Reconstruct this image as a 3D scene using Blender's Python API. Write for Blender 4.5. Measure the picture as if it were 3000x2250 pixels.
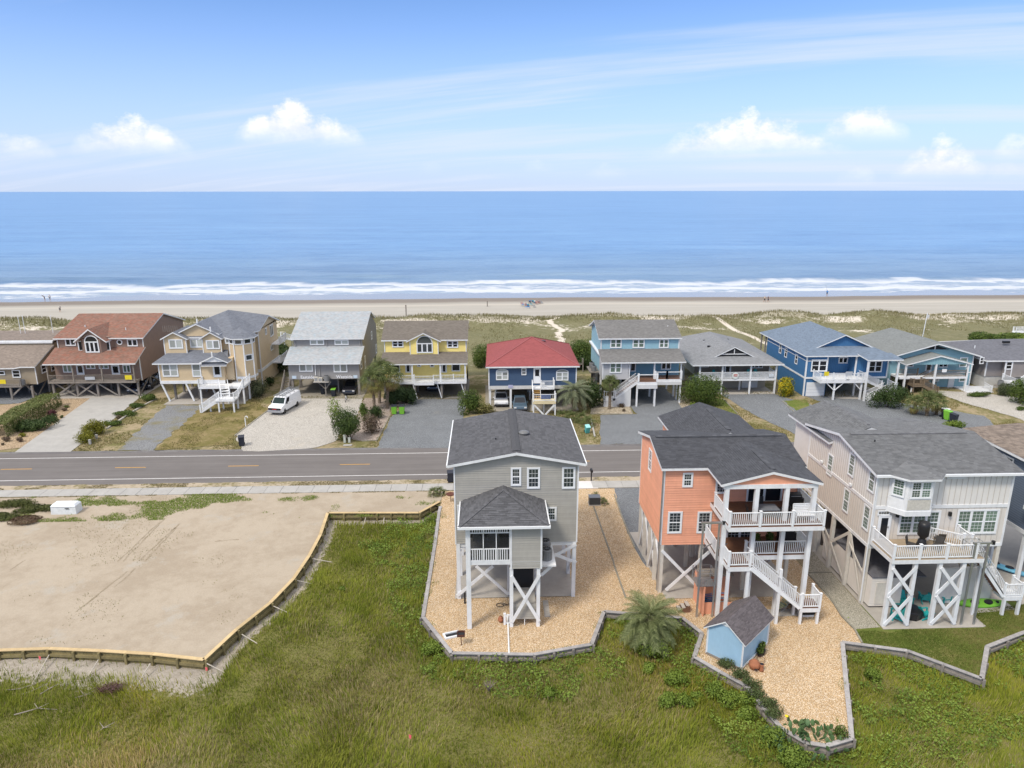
import bpy, bmesh, math, random
import numpy as np
from mathutils import Vector, Matrix
random.seed(7); RNG = np.random.default_rng(7)
for o in list(bpy.data.objects): bpy.data.objects.remove(o)
SC = bpy.context.scene
COL = SC.collection
R_ = math.radians
# ------------------------------------------------------------------ camera (drone, about 29 m up)
FPX, PITCH, YAW, ROLL, CH = 2083.0, R_(15.2), R_(2.0), R_(-0.075), 29.0
camd = bpy.data.cameras.new('camera'); cam = bpy.data.objects.new('camera', camd); COL.objects.link(cam)
camd.sensor_width = 36; camd.lens = 36*FPX/3000; camd.clip_end = 90000; camd.clip_start = .5
RM = Matrix.Rotation(-YAW, 3, 'Z') @ Matrix.Rotation(math.pi/2-PITCH, 3, 'X') @ Matrix.Rotation(ROLL, 3, 'Z')
cam.matrix_world = Matrix.Translation((0, 0, CH)) @ RM.to_4x4()
SC.camera = cam
# ------------------------------------------------------------------ sun, sky
SUN_EL, SUN_AZ = R_(53), R_(-136)          # azimuth from +Y (sea), negative = left of the view
sd = bpy.data.lights.new('sun', 'SUN'); sd.energy = 1.5; sd.angle = R_(12); sd.color = (1, .93, .82)
sun = bpy.data.objects.new('sun', sd); COL.objects.link(sun)
sdir = Vector((math.sin(SUN_AZ)*math.cos(SUN_EL), math.cos(SUN_AZ)*math.cos(SUN_EL), math.sin(SUN_EL)))
sun.rotation_euler = sdir.to_track_quat('Z', 'Y').to_euler(); sun.location = sdir*150
SC.view_settings.view_transform = 'Standard'; SC.view_settings.look = 'None'
SC.view_settings.exposure = 0.93; SC.view_settings.gamma = 1; SC.view_settings.use_curve_mapping = False
SC.render.engine = 'CYCLES'; SC.cycles.max_bounces = 5; SC.cycles.diffuse_bounces = 3
SC.cycles.glossy_bounces = 3; SC.cycles.transmission_bounces = 3; SC.cycles.transparent_max_bounces = 6
W = bpy.data.worlds.new('World'); SC.world = W; W.use_nodes = True
class NT:
    """tiny node builder: values, sockets or numbers may be passed for every input"""
    def __init__(s, t): s.t = t; s.n = t.nodes; s.l = t.links
    def put(s, sock, v):
        if hasattr(v, 'is_linked') or isinstance(v, bpy.types.NodeSocket): s.l.new(v, sock)
        elif v is not None:
            try: sock.default_value = v
            except Exception: sock.default_value = (*v, 1) if len(v) == 3 else v
    def node(s, ty, ins=None, **kw):
        n = s.n.new(ty)
        for k, v in kw.items(): setattr(n, k, v)
        for k, v in (ins or {}).items(): s.put(n.inputs[k], v)
        return n
    def m(s, op, a, b=None, c=None, clamp=False):
        n = s.n.new('ShaderNodeMath'); n.operation = op; n.use_clamp = clamp
        s.put(n.inputs[0], a)
        if b is not None: s.put(n.inputs[1], b)
        if c is not None: s.put(n.inputs[2], c)
        return n.outputs[0]
    def ss(s, x, a, b): # smoothstep
        n = s.n.new('ShaderNodeMapRange'); n.interpolation_type = 'SMOOTHSTEP'
        s.put(n.inputs[0], x); n.inputs[1].default_value = a; n.inputs[2].default_value = b
        return n.outputs[0]
    def mix(s, f, a, b, mode='MIX'):
        n = s.n.new('ShaderNodeMix'); n.data_type = 'RGBA'; n.blend_type = mode
        s.put(n.inputs[0], f); s.put(n.inputs[6], a); s.put(n.inputs[7], b)
        return n.outputs[2]
    def noise(s, v, scale, detail=4, rough=.55, dist=0, out=0):
        n = s.n.new('ShaderNodeTexNoise'); s.put(n.inputs['Vector'], v); n.inputs['Scale'].default_value = scale
        n.inputs['Detail'].default_value = detail; n.inputs['Roughness'].default_value = rough; n.inputs['Distortion'].default_value = dist
        return n.outputs[out]
    def comb(s, x, y, z=0.0):
        n = s.n.new('ShaderNodeCombineXYZ'); s.put(n.inputs[0], x); s.put(n.inputs[1], y); s.put(n.inputs[2], z); return n.outputs[0]
    def sep(s, v):
        n = s.n.new('ShaderNodeSeparateXYZ'); s.put(n.inputs[0], v); return n.outputs
    def mapv(s, v, sc=(1, 1, 1), loc=(0, 0, 0), rot=(0, 0, 0)):
        n = s.n.new('ShaderNodeMapping'); s.put(n.inputs[0], v); n.inputs[1].default_value = loc; n.inputs[2].default_value = rot; n.inputs[3].default_value = sc
        return n.outputs[0]
    def ramp(s, f, stops, interp='LINEAR'):
        n = s.n.new('ShaderNodeValToRGB'); s.put(n.inputs[0], f); r = n.color_ramp; r.interpolation = interp
        while len(r.elements) < len(stops): r.elements.new(.5)
        for e, (p, c) in zip(r.elements, stops): e.position = p; e.color = (*c, 1) if len(c) == 3 else c
        return n.outputs[0]
def make_world():
    T = NT(W.node_tree); T.n.clear()
    out = T.node('ShaderNodeOutputWorld'); bg = T.node('ShaderNodeBackground'); T.l.new(bg.outputs[0], out.inputs[0])
    sky = T.node('ShaderNodeTexSky', sky_type='NISHITA', sun_disc=False, sun_elevation=SUN_EL, sun_rotation=SUN_AZ,
                 altitude=10, air_density=.5, dust_density=0, ozone_density=3)
    bg.inputs[1].default_value = .119
    d = T.node('ShaderNodeTexCoord').outputs['Generated']
    x, y, z = T.sep(d)
    az = T.m('ARCTAN2', x, y); el = T.m('ARCSINE', z)
    zp = T.m('MAXIMUM', z, 0.0)
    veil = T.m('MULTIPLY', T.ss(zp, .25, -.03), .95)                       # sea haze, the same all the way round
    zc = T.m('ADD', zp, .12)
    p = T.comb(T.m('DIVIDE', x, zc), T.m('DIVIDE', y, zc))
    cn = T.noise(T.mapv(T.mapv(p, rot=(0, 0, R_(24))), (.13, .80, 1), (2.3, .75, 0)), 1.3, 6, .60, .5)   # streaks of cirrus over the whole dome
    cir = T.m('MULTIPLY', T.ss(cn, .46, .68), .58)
    cir = T.m('MAXIMUM', cir, T.m('MULTIPLY', T.ss(z, .32, .62), T.m('ADD', .50, T.m('MULTIPLY', cn, .5))))  # even thin cloud overhead, out of view, added to raise the ambient light
    # cumulus: heaps standing on flat bases, their height read along the azimuth (repeats round the horizon)
    def cel(px_, py_):
        v = Vector((math.sin(YAW), 0, 0)); s_ = 3000/2212
        v = Matrix.Rotation(-YAW, 3, 'Z') @ Matrix.Rotation(math.pi/2-PITCH, 3, 'X') @ Vector(((px_*s_-1500)/FPX, -(py_*s_-1125)/FPX, -1)); v.normalize()
        return math.atan2(v.x, v.y), math.asin(v.z)
    q = T.comb(az, T.m('MULTIPLY', el, 1.3))
    nz = T.noise(q, 17, 8, .64); nf = T.noise(q, 42, 5, .65)
    lump = T.m('ADD', T.m('MULTIPLY', nz, .72), T.m('MULTIPLY', nf, .28))
    t = T.m('PINGPONG', T.m('ADD', az, 4.0), 1.6); t = T.m('DIVIDE', t, 1.6)  # -.8 .. +.8 in view -> 0..1
    def layer(heaps):
        st = []
        for cx, w, base, hh in heaps:
            a0, e0 = cel(cx, base); a1, _ = cel(cx-w, base); a2, _ = cel(cx+w, base); _, e1 = cel(cx, base-hh)
            for a, h in ((a1, 0), (a0-(a0-a1)*.45, .75), (a0, 1), (a2-(a2-a0)*.5, .7), (a2, 0)):
                st.append(((a+.8)/1.6, (e0/.25, (e1-e0)*h/.25, 0)))
        st.sort(key=lambda k: k[0]); rp = T.ramp(t, st, 'LINEAR'); r = T.sep(rp)
        base = T.m('MULTIPLY', r[0], .25); h = T.m('MULTIPLY', r[1], .25)
        top = T.m('ADD', base, T.m('MULTIPLY', h, T.m('ADD', -.60, T.m('MULTIPLY', lump, 3.4))))
        body = T.m('MULTIPLY', T.m('DIVIDE', T.m('SUBTRACT', top, el), .019, clamp=True), T.ss(T.m('SUBTRACT', el, base), -.012, .022))
        return T.m('MULTIPLY', body, T.ss(h, .001, .008))
    c1 = layer([(35, 100, 325, 44), (285, 148, 322, 66), (635, 140, 302, 84), (1620, 240, 328, 74), (2030, 115, 374, 66)])
    c2 = layer([(930, 40, 362, 12), (1165, 45, 360, 16), (1310, 55, 374, 22), (1600, 60, 334, 18), (1850, 55, 386, 26), (2175, 60, 378, 28)])
    c4 = layer([(730, 70, 306, 46), (1860, 120, 296, 60), (2195, 60, 332, 42)])
    cum = T.m('MAXIMUM', T.m('MAXIMUM', c1, c4), T.m('MULTIPLY', c2, .7))
    cum = T.m('MULTIPLY', cum, T.m('ADD', .45, T.m('MULTIPLY', nf, .85), clamp=True))
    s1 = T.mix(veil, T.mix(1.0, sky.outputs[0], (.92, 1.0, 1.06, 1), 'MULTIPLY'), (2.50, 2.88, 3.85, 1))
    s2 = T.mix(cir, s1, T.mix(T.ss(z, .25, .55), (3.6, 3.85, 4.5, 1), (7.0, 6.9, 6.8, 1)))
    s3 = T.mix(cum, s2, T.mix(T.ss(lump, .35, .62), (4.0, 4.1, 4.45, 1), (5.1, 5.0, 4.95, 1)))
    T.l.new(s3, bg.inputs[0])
    try: W.cycles.sampling_method = 'MANUAL'; W.cycles.sample_map_resolution = 512
    except Exception: pass
make_world()
# ------------------------------------------------------------------ photo pixel -> place
REG = {'1': (0,850,3.318), '2': (400,850,3.318), '3': (800,850,3.318), '4': (1300,850,3.318), '5': (1700,850,3.318), '6': (2200,850,3.686), '7': (2500,900,3.686),
 'n1': (1200,1150,3.318), 'n2': (1200,1500,3.687), 'o1': (1800,1150,3.016), 'o2': (1800,1500,3.016), 't1': (2300,1150,3.016), 't2': (2350,1450,3.017),
 'L1': (0,1300,3.16), 'L2': (0,1800,3.16), 'f': (0,0,1.), 'd': (0,0,2212/3000), 'm': (1600,1850,2.765), 'c': (2200,1850,2.765), 'w': (600,1700,2.212)}
def ray(r, x, y):
    a, b, s = REG[r]
    return RM @ Vector(((a+x/s-1500)/FPX, -(b+y/s-1125)/FPX, -1))
def g(r, x, y, z=0.0):
    d = ray(r, x, y); t = (z-CH)/d.z; return Vector((d.x*t, d.y*t, z))
def atY(r, x, y, Y):
    d = ray(r, x, y); t = Y/d.y; return Vector((d.x*t, Y, CH+d.z*t))
def atX(r, x, y, X):
    d = ray(r, x, y); t = X/d.x; return Vector((X, d.y*t, CH+d.z*t))
# ------------------------------------------------------------------ object helpers
def root_off(p):
    v = Vector((0, 0, 0))
    while p: v += p.location; p = p.parent
    return v
def thing(name, label, cat, loc=(0, 0, 0), group=None, rz=0):
    o = bpy.data.objects.new(name, None); o.empty_display_size = .3; COL.objects.link(o); o.location = loc; o.rotation_euler.z = rz
    return tag(o, label, cat, group)
def tag(o, label=None, cat=None, group=None, kind=None):
    if label: o['label'] = label
    if cat: o['category'] = cat
    if group: o['group'] = group
    if kind: o['kind'] = kind
    return o
def link(name, me, parent=None):
    o = bpy.data.objects.new(name, me); COL.objects.link(o); o.parent = parent; return o
def copy_tree(o, parent=None):
    c = o.copy(); COL.objects.link(c); c.parent = parent
    for ch in list(o.children): copy_tree(ch, c)
    return c
class MB:
    def __init__(s): s.v = []; s.f = []; s.mi = []; s.cur = 0
    def m(s, i): s.cur = i; return s
    def add(s, vs, fs):
        b = len(s.v); s.v += [tuple(v) for v in vs]; s.f += [tuple(b+i for i in f) for f in fs]; s.mi += [s.cur]*len(fs); return s
    def box(s, x0, x1, y0, y1, z0, z1):
        return s.add([(x0,y0,z0),(x1,y0,z0),(x1,y1,z0),(x0,y1,z0),(x0,y0,z1),(x1,y0,z1),(x1,y1,z1),(x0,y1,z1)],
                     [(0,3,2,1),(4,5,6,7),(0,1,5,4),(1,2,6,5),(2,3,7,6),(3,0,4,7)])
    def cbox(s, c, sx, sy, sz): return s.box(c[0]-sx/2, c[0]+sx/2, c[1]-sy/2, c[1]+sy/2, c[2], c[2]+sz)
    def beam(s, p, q, w, h):
        """square bar from p to q, w wide (level), h deep"""
        p, q = Vector(p), Vector(q); d = (q-p).normalized(); up = Vector((0,0,1))
        if abs(d.z) > .98: a, b = Vector((1,0,0)), Vector((0,1,0))
        else: a = d.cross(up).normalized(); b = a.cross(d).normalized()
        a = a*w/2; b = b*h/2
        vs = [p-a-b, p+a-b, p+a+b, p-a+b, q-a-b, q+a-b, q+a+b, q-a+b]
        return s.add(vs, [(0,1,2,3),(7,6,5,4),(1,0,4,5),(2,1,5,6),(3,2,6,7),(0,3,7,4)])
    def tube(s, pts, rad, n=8, cap=True):
        rings = []; pts = [Vector(p) for p in pts]
        if not hasattr(rad, '__len__'): rad = [rad]*len(pts)
        for i, p in enumerate(pts):
            d = (pts[min(i+1, len(pts)-1)]-pts[max(i-1, 0)]).normalized()
            a = d.cross(Vector((0,0,1)) if abs(d.z) < .95 else Vector((1,0,0))).normalized(); b = d.cross(a)
            rings.append([p+(a*math.cos(2*math.pi*k/n)+b*math.sin(2*math.pi*k/n))*rad[i] for k in range(n)])
        vs = [v for r in rings for v in r]; fs = []
        for i in range(len(pts)-1):
            for k in range(n): fs.append((i*n+k, i*n+(k+1)%n, (i+1)*n+(k+1)%n, (i+1)*n+k))
        if cap: fs += [tuple(range(n)), tuple((len(pts)-1)*n+k for k in reversed(range(n)))]
        return s.add(vs, fs)
    def lathe(s, c, prof, n=14):
        vs = []; fs = []
        for r, z in prof: vs += [(c[0]+r*math.cos(2*math.pi*k/n), c[1]+r*math.sin(2*math.pi*k/n), c[2]+z) for k in range(n)]
        for i in range(len(prof)-1):
            for k in range(n): fs.append((i*n+k, i*n+(k+1)%n, (i+1)*n+(k+1)%n, (i+1)*n+k))
        fs += [tuple(reversed(range(n))), tuple((len(prof)-1)*n+k for k in range(n))]
        return s.add(vs, fs)
    def prism(s, poly, axis, a, b):
        """2-D outline pushed along an axis: 'y' takes (x,z), 'x' takes (y,z), 'z' takes (x,y)"""
        f = {'y': lambda p, t: (p[0], t, p[1]), 'x': lambda p, t: (t, p[0], p[1]), 'z': lambda p, t: (p[0], p[1], t)}[axis]
        n = len(poly); vs = [f(p, a) for p in poly]+[f(p, b) for p in poly]
        fs = [tuple(range(n)), tuple(reversed(range(n, 2*n)))]+[(i, i+n, (i+1)%n+n, (i+1)%n) for i in range(n)]
        return s.add(vs, fs)
    def mesh(s, name, mats, off=(0, 0, 0)):
        me = bpy.data.meshes.new(name); off = Vector(off)
        me.from_pydata([(v[0]-off[0], v[1]-off[1], v[2]-off[2]) for v in s.v], [], s.f)
        if not isinstance(mats, (list, tuple)): mats = [mats]
        for m in mats: me.materials.append(m)
        if len(mats) > 1: me.polygons.foreach_set('material_index', s.mi)
        return me
    def build(s, name, mats, parent=None, smooth=False, recalc=True):
        me = s.mesh(name, mats, root_off(parent))
        if recalc:
            bm = bmesh.new(); bm.from_mesh(me); bmesh.ops.recalc_face_normals(bm, faces=bm.faces); bm.to_mesh(me); bm.free()
        if smooth: me.shade_smooth()
        return link(name, me, parent)
def bevel(o, w, seg=2, ang=35):
    md = o.modifiers.new('bevel', 'BEVEL'); md.width = w; md.segments = seg; md.limit_method = 'ANGLE'; md.angle_limit = R_(ang); return o
# ------------------------------------------------------------------ materials
MATS = {}
def newmat(name):
    m = bpy.data.materials.new(name); m.use_nodes = True; T = NT(m.node_tree); b = T.n['Principled BSDF']; return m, T, b
def pm(name, col, rough=.6, var=.10, scale=3, bump=0, bscale=30, spec=.35, metal=0, sub=None, rnd=0):
    """painted / plain surface: colour with soft dirt variation, optional fine relief and per-object tone"""
    if name in MATS: return MATS[name]
    m, T, b = newmat(name); pos = T.node('ShaderNodeNewGeometry').outputs['Position']
    n1 = T.noise(pos, scale, 5, .6); n2 = T.noise(T.mapv(pos, (1, 1, .25)), scale*5, 3, .6)
    f = T.m('ADD', T.m('MULTIPLY', n1, .65), T.m('MULTIPLY', n2, .35))
    lo = [c*(1-var*1.6) for c in col]; hi = [min(1, c*(1+var)) for c in col]
    c = T.ramp(f, [(.28, lo), (.68, hi)])
    if rnd:
        r = T.node('ShaderNodeObjectInfo').outputs['Random']
        c = T.mix(1.0, c, T.ramp(r, [(0, (1-rnd,)*3), (1, (1+rnd,)*3)]), 'MULTIPLY')
    T.put(b.inputs['Base Color'], c); b.inputs['Roughness'].default_value = rough; b.inputs['Metallic'].default_value = metal
    b.inputs['Specular IOR Level'].default_value = spec
    if bump:
        bp = T.node('ShaderNodeBump', ins={'Strength': bump, 'Distance': .02, 'Height': T.noise(pos, bscale, 3)}); T.put(b.inputs['Normal'], bp.outputs[0])
    MATS[name] = m; return m
def siding(name, col, pitch=.16, vertical=False, groove=.5, var=.07):
    """distant siding: lap or groove lines as fine relief and a thin darker line along each joint"""
    if name in MATS: return MATS[name]
    m, T, b = newmat(name); ge = T.node('ShaderNodeNewGeometry'); pos = ge.outputs['Position']; x, y, z = T.sep(pos)
    t = T.m('ADD', x, y) if vertical else z
    fr = T.m('FRACT', T.m('DIVIDE', t, pitch))
    line = T.ss(fr, .0, .16) if vertical else T.ss(fr, .0, .22)
    n1 = T.noise(pos, 1.3, 5, .6); n2 = T.noise(T.mapv(pos, (1, 1, .15) if vertical else (.2, .2, 6)), 7, 3, .6)
    f = T.m('ADD', T.m('MULTIPLY', n1, .6), T.m('MULTIPLY', n2, .4))
    c = T.ramp(f, [(.25, [k*(1-var*1.6) for k in col]), (.7, [min(1, k*(1+var)) for k in col])])
    c = T.mix(line, [k*groove for k in col], c)
    T.put(b.inputs['Base Color'], c); b.inputs['Roughness'].default_value = .62; b.inputs['Specular IOR Level'].default_value = .3
    bp = T.node('ShaderNodeBump', ins={'Strength': .5, 'Distance': .02, 'Height': line if vertical else T.m('MULTIPLY', T.m('SUBTRACT', 1.0, fr), line)})
    T.put(b.inputs['Normal'], bp.outputs[0]); MATS[name] = m; return m
def shingle(name, col, var=.28, tab=.32, course=.16, tint=None):
    """asphalt shingle roof: broken tone tab by tab, fine mineral grain, faint streaks"""
    if name in MATS: return MATS[name]
    m, T, b = newmat(name); ge = T.node('ShaderNodeNewGeometry'); pos = ge.outputs['Position']; x, y, z = T.sep(pos)
    row = T.m('FLOOR', T.m('DIVIDE', T.m('ADD', z, T.m('MULTIPLY', T.m('ADD', x, y), .001)), course*.33))
    wn = T.node('ShaderNodeTexWhiteNoise', noise_dimensions='3D', ins={'Vector': T.comb(T.m('FLOOR', T.m('ADD', T.m('DIVIDE', x, tab), T.m('MULTIPLY', row, .37))), T.m('FLOOR', T.m('DIVIDE', y, tab)), row)}).outputs[0]
    big = T.noise(T.mapv(pos, (1, 1, .5)), .8, 5, .6); fine = T.noise(pos, 22, 3, .7)
    f = T.m('ADD', T.m('MULTIPLY', wn, .34), T.m('ADD', T.m('MULTIPLY', big, .34), T.m('MULTIPLY', fine, .32)))
    c = T.ramp(f, [(.22, [k*(1-var) for k in col]), (.78, [k*(1+var) for k in col])])
    if tint:
        t2 = T.ss(T.noise(pos, 1.6, 6, .7), .42, .66); c = T.mix(t2, c, T.mix(1.0, c, tint, 'MULTIPLY'))
    T.put(b.inputs['Base Color'], c); b.inputs['Roughness'].default_value = .88; b.inputs['Specular IOR Level'].default_value = .22
    bp = T.node('ShaderNodeBump', ins={'Strength': .35, 'Distance': .015, 'Height': fine}); T.put(b.inputs['Normal'], bp.outputs[0])
    MATS[name] = m; return m
def vcol(name, rough=.75, trans=0.0, spec=.25, up=0.0):
    """leaves, blades: colour comes from the piece's own colour attribute, a little tone per place"""
    if name in MATS: return MATS[name]
    m, T, b = newmat(name); a = T.node('ShaderNodeVertexColor', layer_name='Col').outputs[0]
    T.put(b.inputs['Base Color'], a); b.inputs['Roughness'].default_value = rough; b.inputs['Specular IOR Level'].default_value = spec
    if up:   # a sward scatters light like one soft surface
        vm = T.node('ShaderNodeVectorMath', operation='SCALE', ins={0: T.node('ShaderNodeNewGeometry').outputs['Normal'], 3: 1-up}); va = T.node('ShaderNodeVectorMath', operation='ADD', ins={0: vm.outputs[0], 1: (0, 0, up)}); vn = T.node('ShaderNodeVectorMath', operation='NORMALIZE', ins={0: va.outputs[0]}); T.l.new(vn.outputs[0], b.inputs['Normal'])
    if trans:
        tr = T.node('ShaderNodeBsdfTranslucent', ins={'Color': a}); mx = T.node('ShaderNodeMixShader', ins={0: trans, 1: b.outputs[0], 2: tr.outputs[0]})
        T.l.new(mx.outputs[0], T.n['Material Output'].inputs[0])
    MATS[name] = m; return m
def gravel(name, cols, scale=16, patch=(.85, 1.08), bump=.6, rough=.9, stain=None, joint=.72):
    if name in MATS: return MATS[name]
    m, T, b = newmat(name); pos = T.node('ShaderNodeNewGeometry').outputs['Position']
    vo = T.node('ShaderNodeTexVoronoi', ins={'Vector': pos, 'Scale': scale}); r = T.sep(vo.outputs['Color'])[0]
    c = T.ramp(r, [(i/max(1, len(cols)-1), k) for i, k in enumerate(cols)])
    edge = T.ss(vo.outputs['Distance'], .62, .28); c = T.mix(edge, [k*.55 for k in cols[0]], c)
    big = T.noise(pos, .45, 5, .6); md = T.noise(pos, 2.6, 5, .65)
    f = T.m('ADD', T.m('MULTIPLY', big, .6), T.m('MULTIPLY', md, .4))
    c = T.mix(1.0, c, T.ramp(f, [(.3, (patch[0],)*3), (.7, (patch[1],)*3)]), 'MULTIPLY')
    if stain:
        c = T.mix(T.m('MULTIPLY', T.ss(T.noise(pos, .33, 6, .65), stain[1], stain[1]+.2), stain[2]), c, stain[0])
    T.put(b.inputs['Base Color'], c); b.inputs['Roughness'].default_value = rough; b.inputs['Specular IOR Level'].default_value = .2
    bp = T.node('ShaderNodeBump', ins={'Strength': bump, 'Distance': .03, 'Height': vo.outputs['Distance']}); bp.invert = True
    T.put(b.inputs['Normal'], bp.outputs[0]); MATS[name] = m; return m
def earth(name, a, bcol, c3=None, s1=.35, s2=4, w=(.42, .58), fine=.25, stretch=(1, 1, 1), bump=.4, thr3=.6, rough=.95):
    """ground cover that shifts between two or three covers in ragged patches"""
    if name in MATS: return MATS[name]
    m, T, b = newmat(name); pos = T.node('ShaderNodeNewGeometry').outputs['Position']; p = T.mapv(pos, stretch)
    n1 = T.noise(p, s1, 7, .65); n2 = T.noise(p, s2, 5, .65); n3 = T.noise(pos, s2*7, 4, .7)
    f = T.ss(T.m('ADD', T.m('MULTIPLY', n1, .62), T.m('MULTIPLY', n2, .38)), *w)
    c = T.mix(f, a, bcol)
    if c3: c = T.mix(T.ss(T.noise(T.mapv(p, loc=(9, 4, 0)), s1*1.7, 8, .7), thr3, thr3+.12), c, c3)
    c = T.mix(1.0, c, T.ramp(n3, [(.25, (1-fine,)*3), (.75, (1+fine,)*3)]), 'MULTIPLY')
    T.put(b.inputs['Base Color'], c); b.inputs['Roughness'].default_value = rough; b.inputs['Specular IOR Level'].default_value = .15
    bp = T.node('ShaderNodeBump', ins={'Strength': bump, 'Distance': .05, 'Height': T.m('ADD', n2, n3)}); T.put(b.inputs['Normal'], bp.outputs[0])
    MATS[name] = m; return m
def glass(name, col=(.03, .04, .045), rough=.06, spec=.9):
    if name in MATS: return MATS[name]
    m, T, b = newmat(name); pos = T.node('ShaderNodeNewGeometry').outputs['Position']
    r = T.node('ShaderNodeObjectInfo').outputs['Random']
    T.put(b.inputs['Base Color'], T.mix(r, [k*.6 for k in col], [k*1.5 for k in col])); b.inputs['Roughness'].default_value = rough
    b.inputs['Specular IOR Level'].default_value = spec; b.inputs['IOR'].default_value = 1.5
    bp = T.node('ShaderNodeBump', ins={'Strength': .08, 'Distance': .02, 'Height': T.noise(pos, 2.2, 2)}); T.put(b.inputs['Normal'], bp.outputs[0])
    MATS[name] = m; return m
WHITE = pm('white_trim', (.75, .755, .76), .5, .10, 1.1)
WHITE2 = pm('white_vinyl', (.78, .79, .80), .38, .04, 2)
WOODG = pm('weathered_wood', (.24, .215, .19), .85, .22, 2.5, .3)
WOODGL = pm('weathered_grey_cap', (.36, .34, .33), .85, .2, 3, .3, rnd=.12)
PINE = pm('new_pine', (.55, .41, .22), .75, .14, 2, .25, rnd=.10)
PINED = pm('treated_pine', (.22, .18, .085), .8, .22, 2.5, .3, rnd=.14)
DECK = pm('brown_deck', (.17, .085, .05), .6, .15, 3, .2)
CONC = pm('concrete', (.40, .37, .33), .85, .10, .7, .2, 20)
CONCL = pm('concrete_light', (.385, .37, .345), .85, .10, .8, .2, 20, rnd=.04)
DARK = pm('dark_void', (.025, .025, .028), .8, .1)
BLACK = pm('black_plastic', (.018, .018, .02), .42, .1, 4)
METAL = pm('galvanised_metal', (.42, .43, .44), .38, .08, 3, metal=.75)
PVC = pm('white_pvc', (.78, .78, .76), .4, .05)
TEAL = pm('teal_plastic', (.02, .36, .36), .45, .08)
LIME = pm('lime_plastic', (.19, .47, .045), .42, .06)
RUST = pm('rusty_iron', (.12, .045, .03), .8, .25, 8, .3)
TERRA = pm('terracotta', (.36, .14, .07), .75, .18, 5, .2)
GLASS = glass('window_glass'); GLASSG = glass('window_glass_blind', (.12, .17, .135), .10, .6); GLASSC = glass('curtained_glass', (.36, .38, .36), .12, .5)
GLASSD = glass('dark_glass', (.012, .014, .018), .08, .45)
SCREEN = pm('dark_screen', (.035, .035, .038), .7, .15, 6)
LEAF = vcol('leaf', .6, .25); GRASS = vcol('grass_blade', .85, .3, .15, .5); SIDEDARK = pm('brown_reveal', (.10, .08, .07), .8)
# ------------------------------------------------------------------ vegetation helpers (numpy)
def np_mesh(name, V, F, C, mat, parent=None):
    """triangles or quads from arrays, with a colour per vertex"""
    me = bpy.data.meshes.new(name); n = len(V); k = F.shape[1]; off = np.array(root_off(parent))
    me.vertices.add(n); me.vertices.foreach_set('co', (V-off).astype(np.float32).ravel())
    me.loops.add(F.size); me.loops.foreach_set('vertex_index', F.astype(np.int32).ravel())
    me.polygons.add(len(F)); me.polygons.foreach_set('loop_start', np.arange(0, F.size, k, dtype=np.int32))
    me.update(calc_edges=True)
    ca = me.color_attributes.new('Col', 'FLOAT_COLOR', 'POINT'); ca.data.foreach_set('color', np.c_[C, np.ones(n)].astype(np.float32).ravel())
    me.materials.append(mat); return link(name, me, parent)
def vnoise(x, y, s, seed=0):
    """smooth value noise, -1..1"""
    x = x*s+seed*17.3; y = y*s+seed*5.7; xi = np.floor(x); yi = np.floor(y); fx = x-xi; fy = y-yi
    fx = fx*fx*(3-2*fx); fy = fy*fy*(3-2*fy)
    h = lambda a, b: np.modf(np.abs(np.sin(a*127.1+b*311.7+seed*74.7)*43758.5453))[0]*2-1
    return (h(xi, yi)*(1-fx)+h(xi+1, yi)*fx)*(1-fy)+(h(xi, yi+1)*(1-fx)+h(xi+1, yi+1)*fx)*fy
def fbm(x, y, s, seed=0, o=4): return sum(vnoise(x, y, s*2**i, seed+i)*.5**i for i in range(o))
def blades(name, P, hgt, wid, C, lean=.35, mat=None, parent=None, dirn=None):
    n = len(P); a = RNG.uniform(0, 2*np.pi, n); l = RNG.uniform(0, lean, n)*hgt
    if dirn is not None: la = dirn+RNG.normal(0, .6, n)
    else: la = RNG.uniform(0, 2*np.pi, n)
    w = np.stack([np.cos(a), np.sin(a), np.zeros(n)], 1)*(wid/2)[:, None]; L = np.stack([np.cos(la)*l, np.sin(la)*l, np.zeros(n)], 1)
    up = np.zeros((n, 3)); up[:, 2] = hgt
    V = np.stack([P-w, P+w, P+w*.7+up*.6+L*.35, P-w*.7+up*.6+L*.35, P+up*.97+L], 1).reshape(-1, 3)
    b = np.arange(n)[:, None]*5; F = np.concatenate([b+np.array([0, 1, 2]), b+np.array([0, 2, 3]), b+np.array([3, 2, 4])], 0)
    return np_mesh(name, V, F, np.repeat(C, 5, 0), mat or GRASS, parent)
def leafset(P, N, size, C, asp=.55):
    """one rhombic leaf per point, facing roughly N"""
    n = len(P); r = RNG.normal(0, 1, (n, 3)); N = N+r*.55; N /= np.linalg.norm(N, axis=1)[:, None]
    t = np.cross(N, RNG.normal(0, 1, (n, 3))); t /= np.linalg.norm(t, axis=1)[:, None]; b = np.cross(N, t)
    s = (size*RNG.uniform(.65, 1.3, n))[:, None]
    V = np.stack([P-t*s*.5, P+b*s*asp*.5, P+t*s*.5, P-b*s*asp*.5], 1).reshape(-1, 3)
    return V, (np.arange(n)[:, None]*4+np.array([0, 1, 2, 3])), np.repeat(C, 4, 0)
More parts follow.
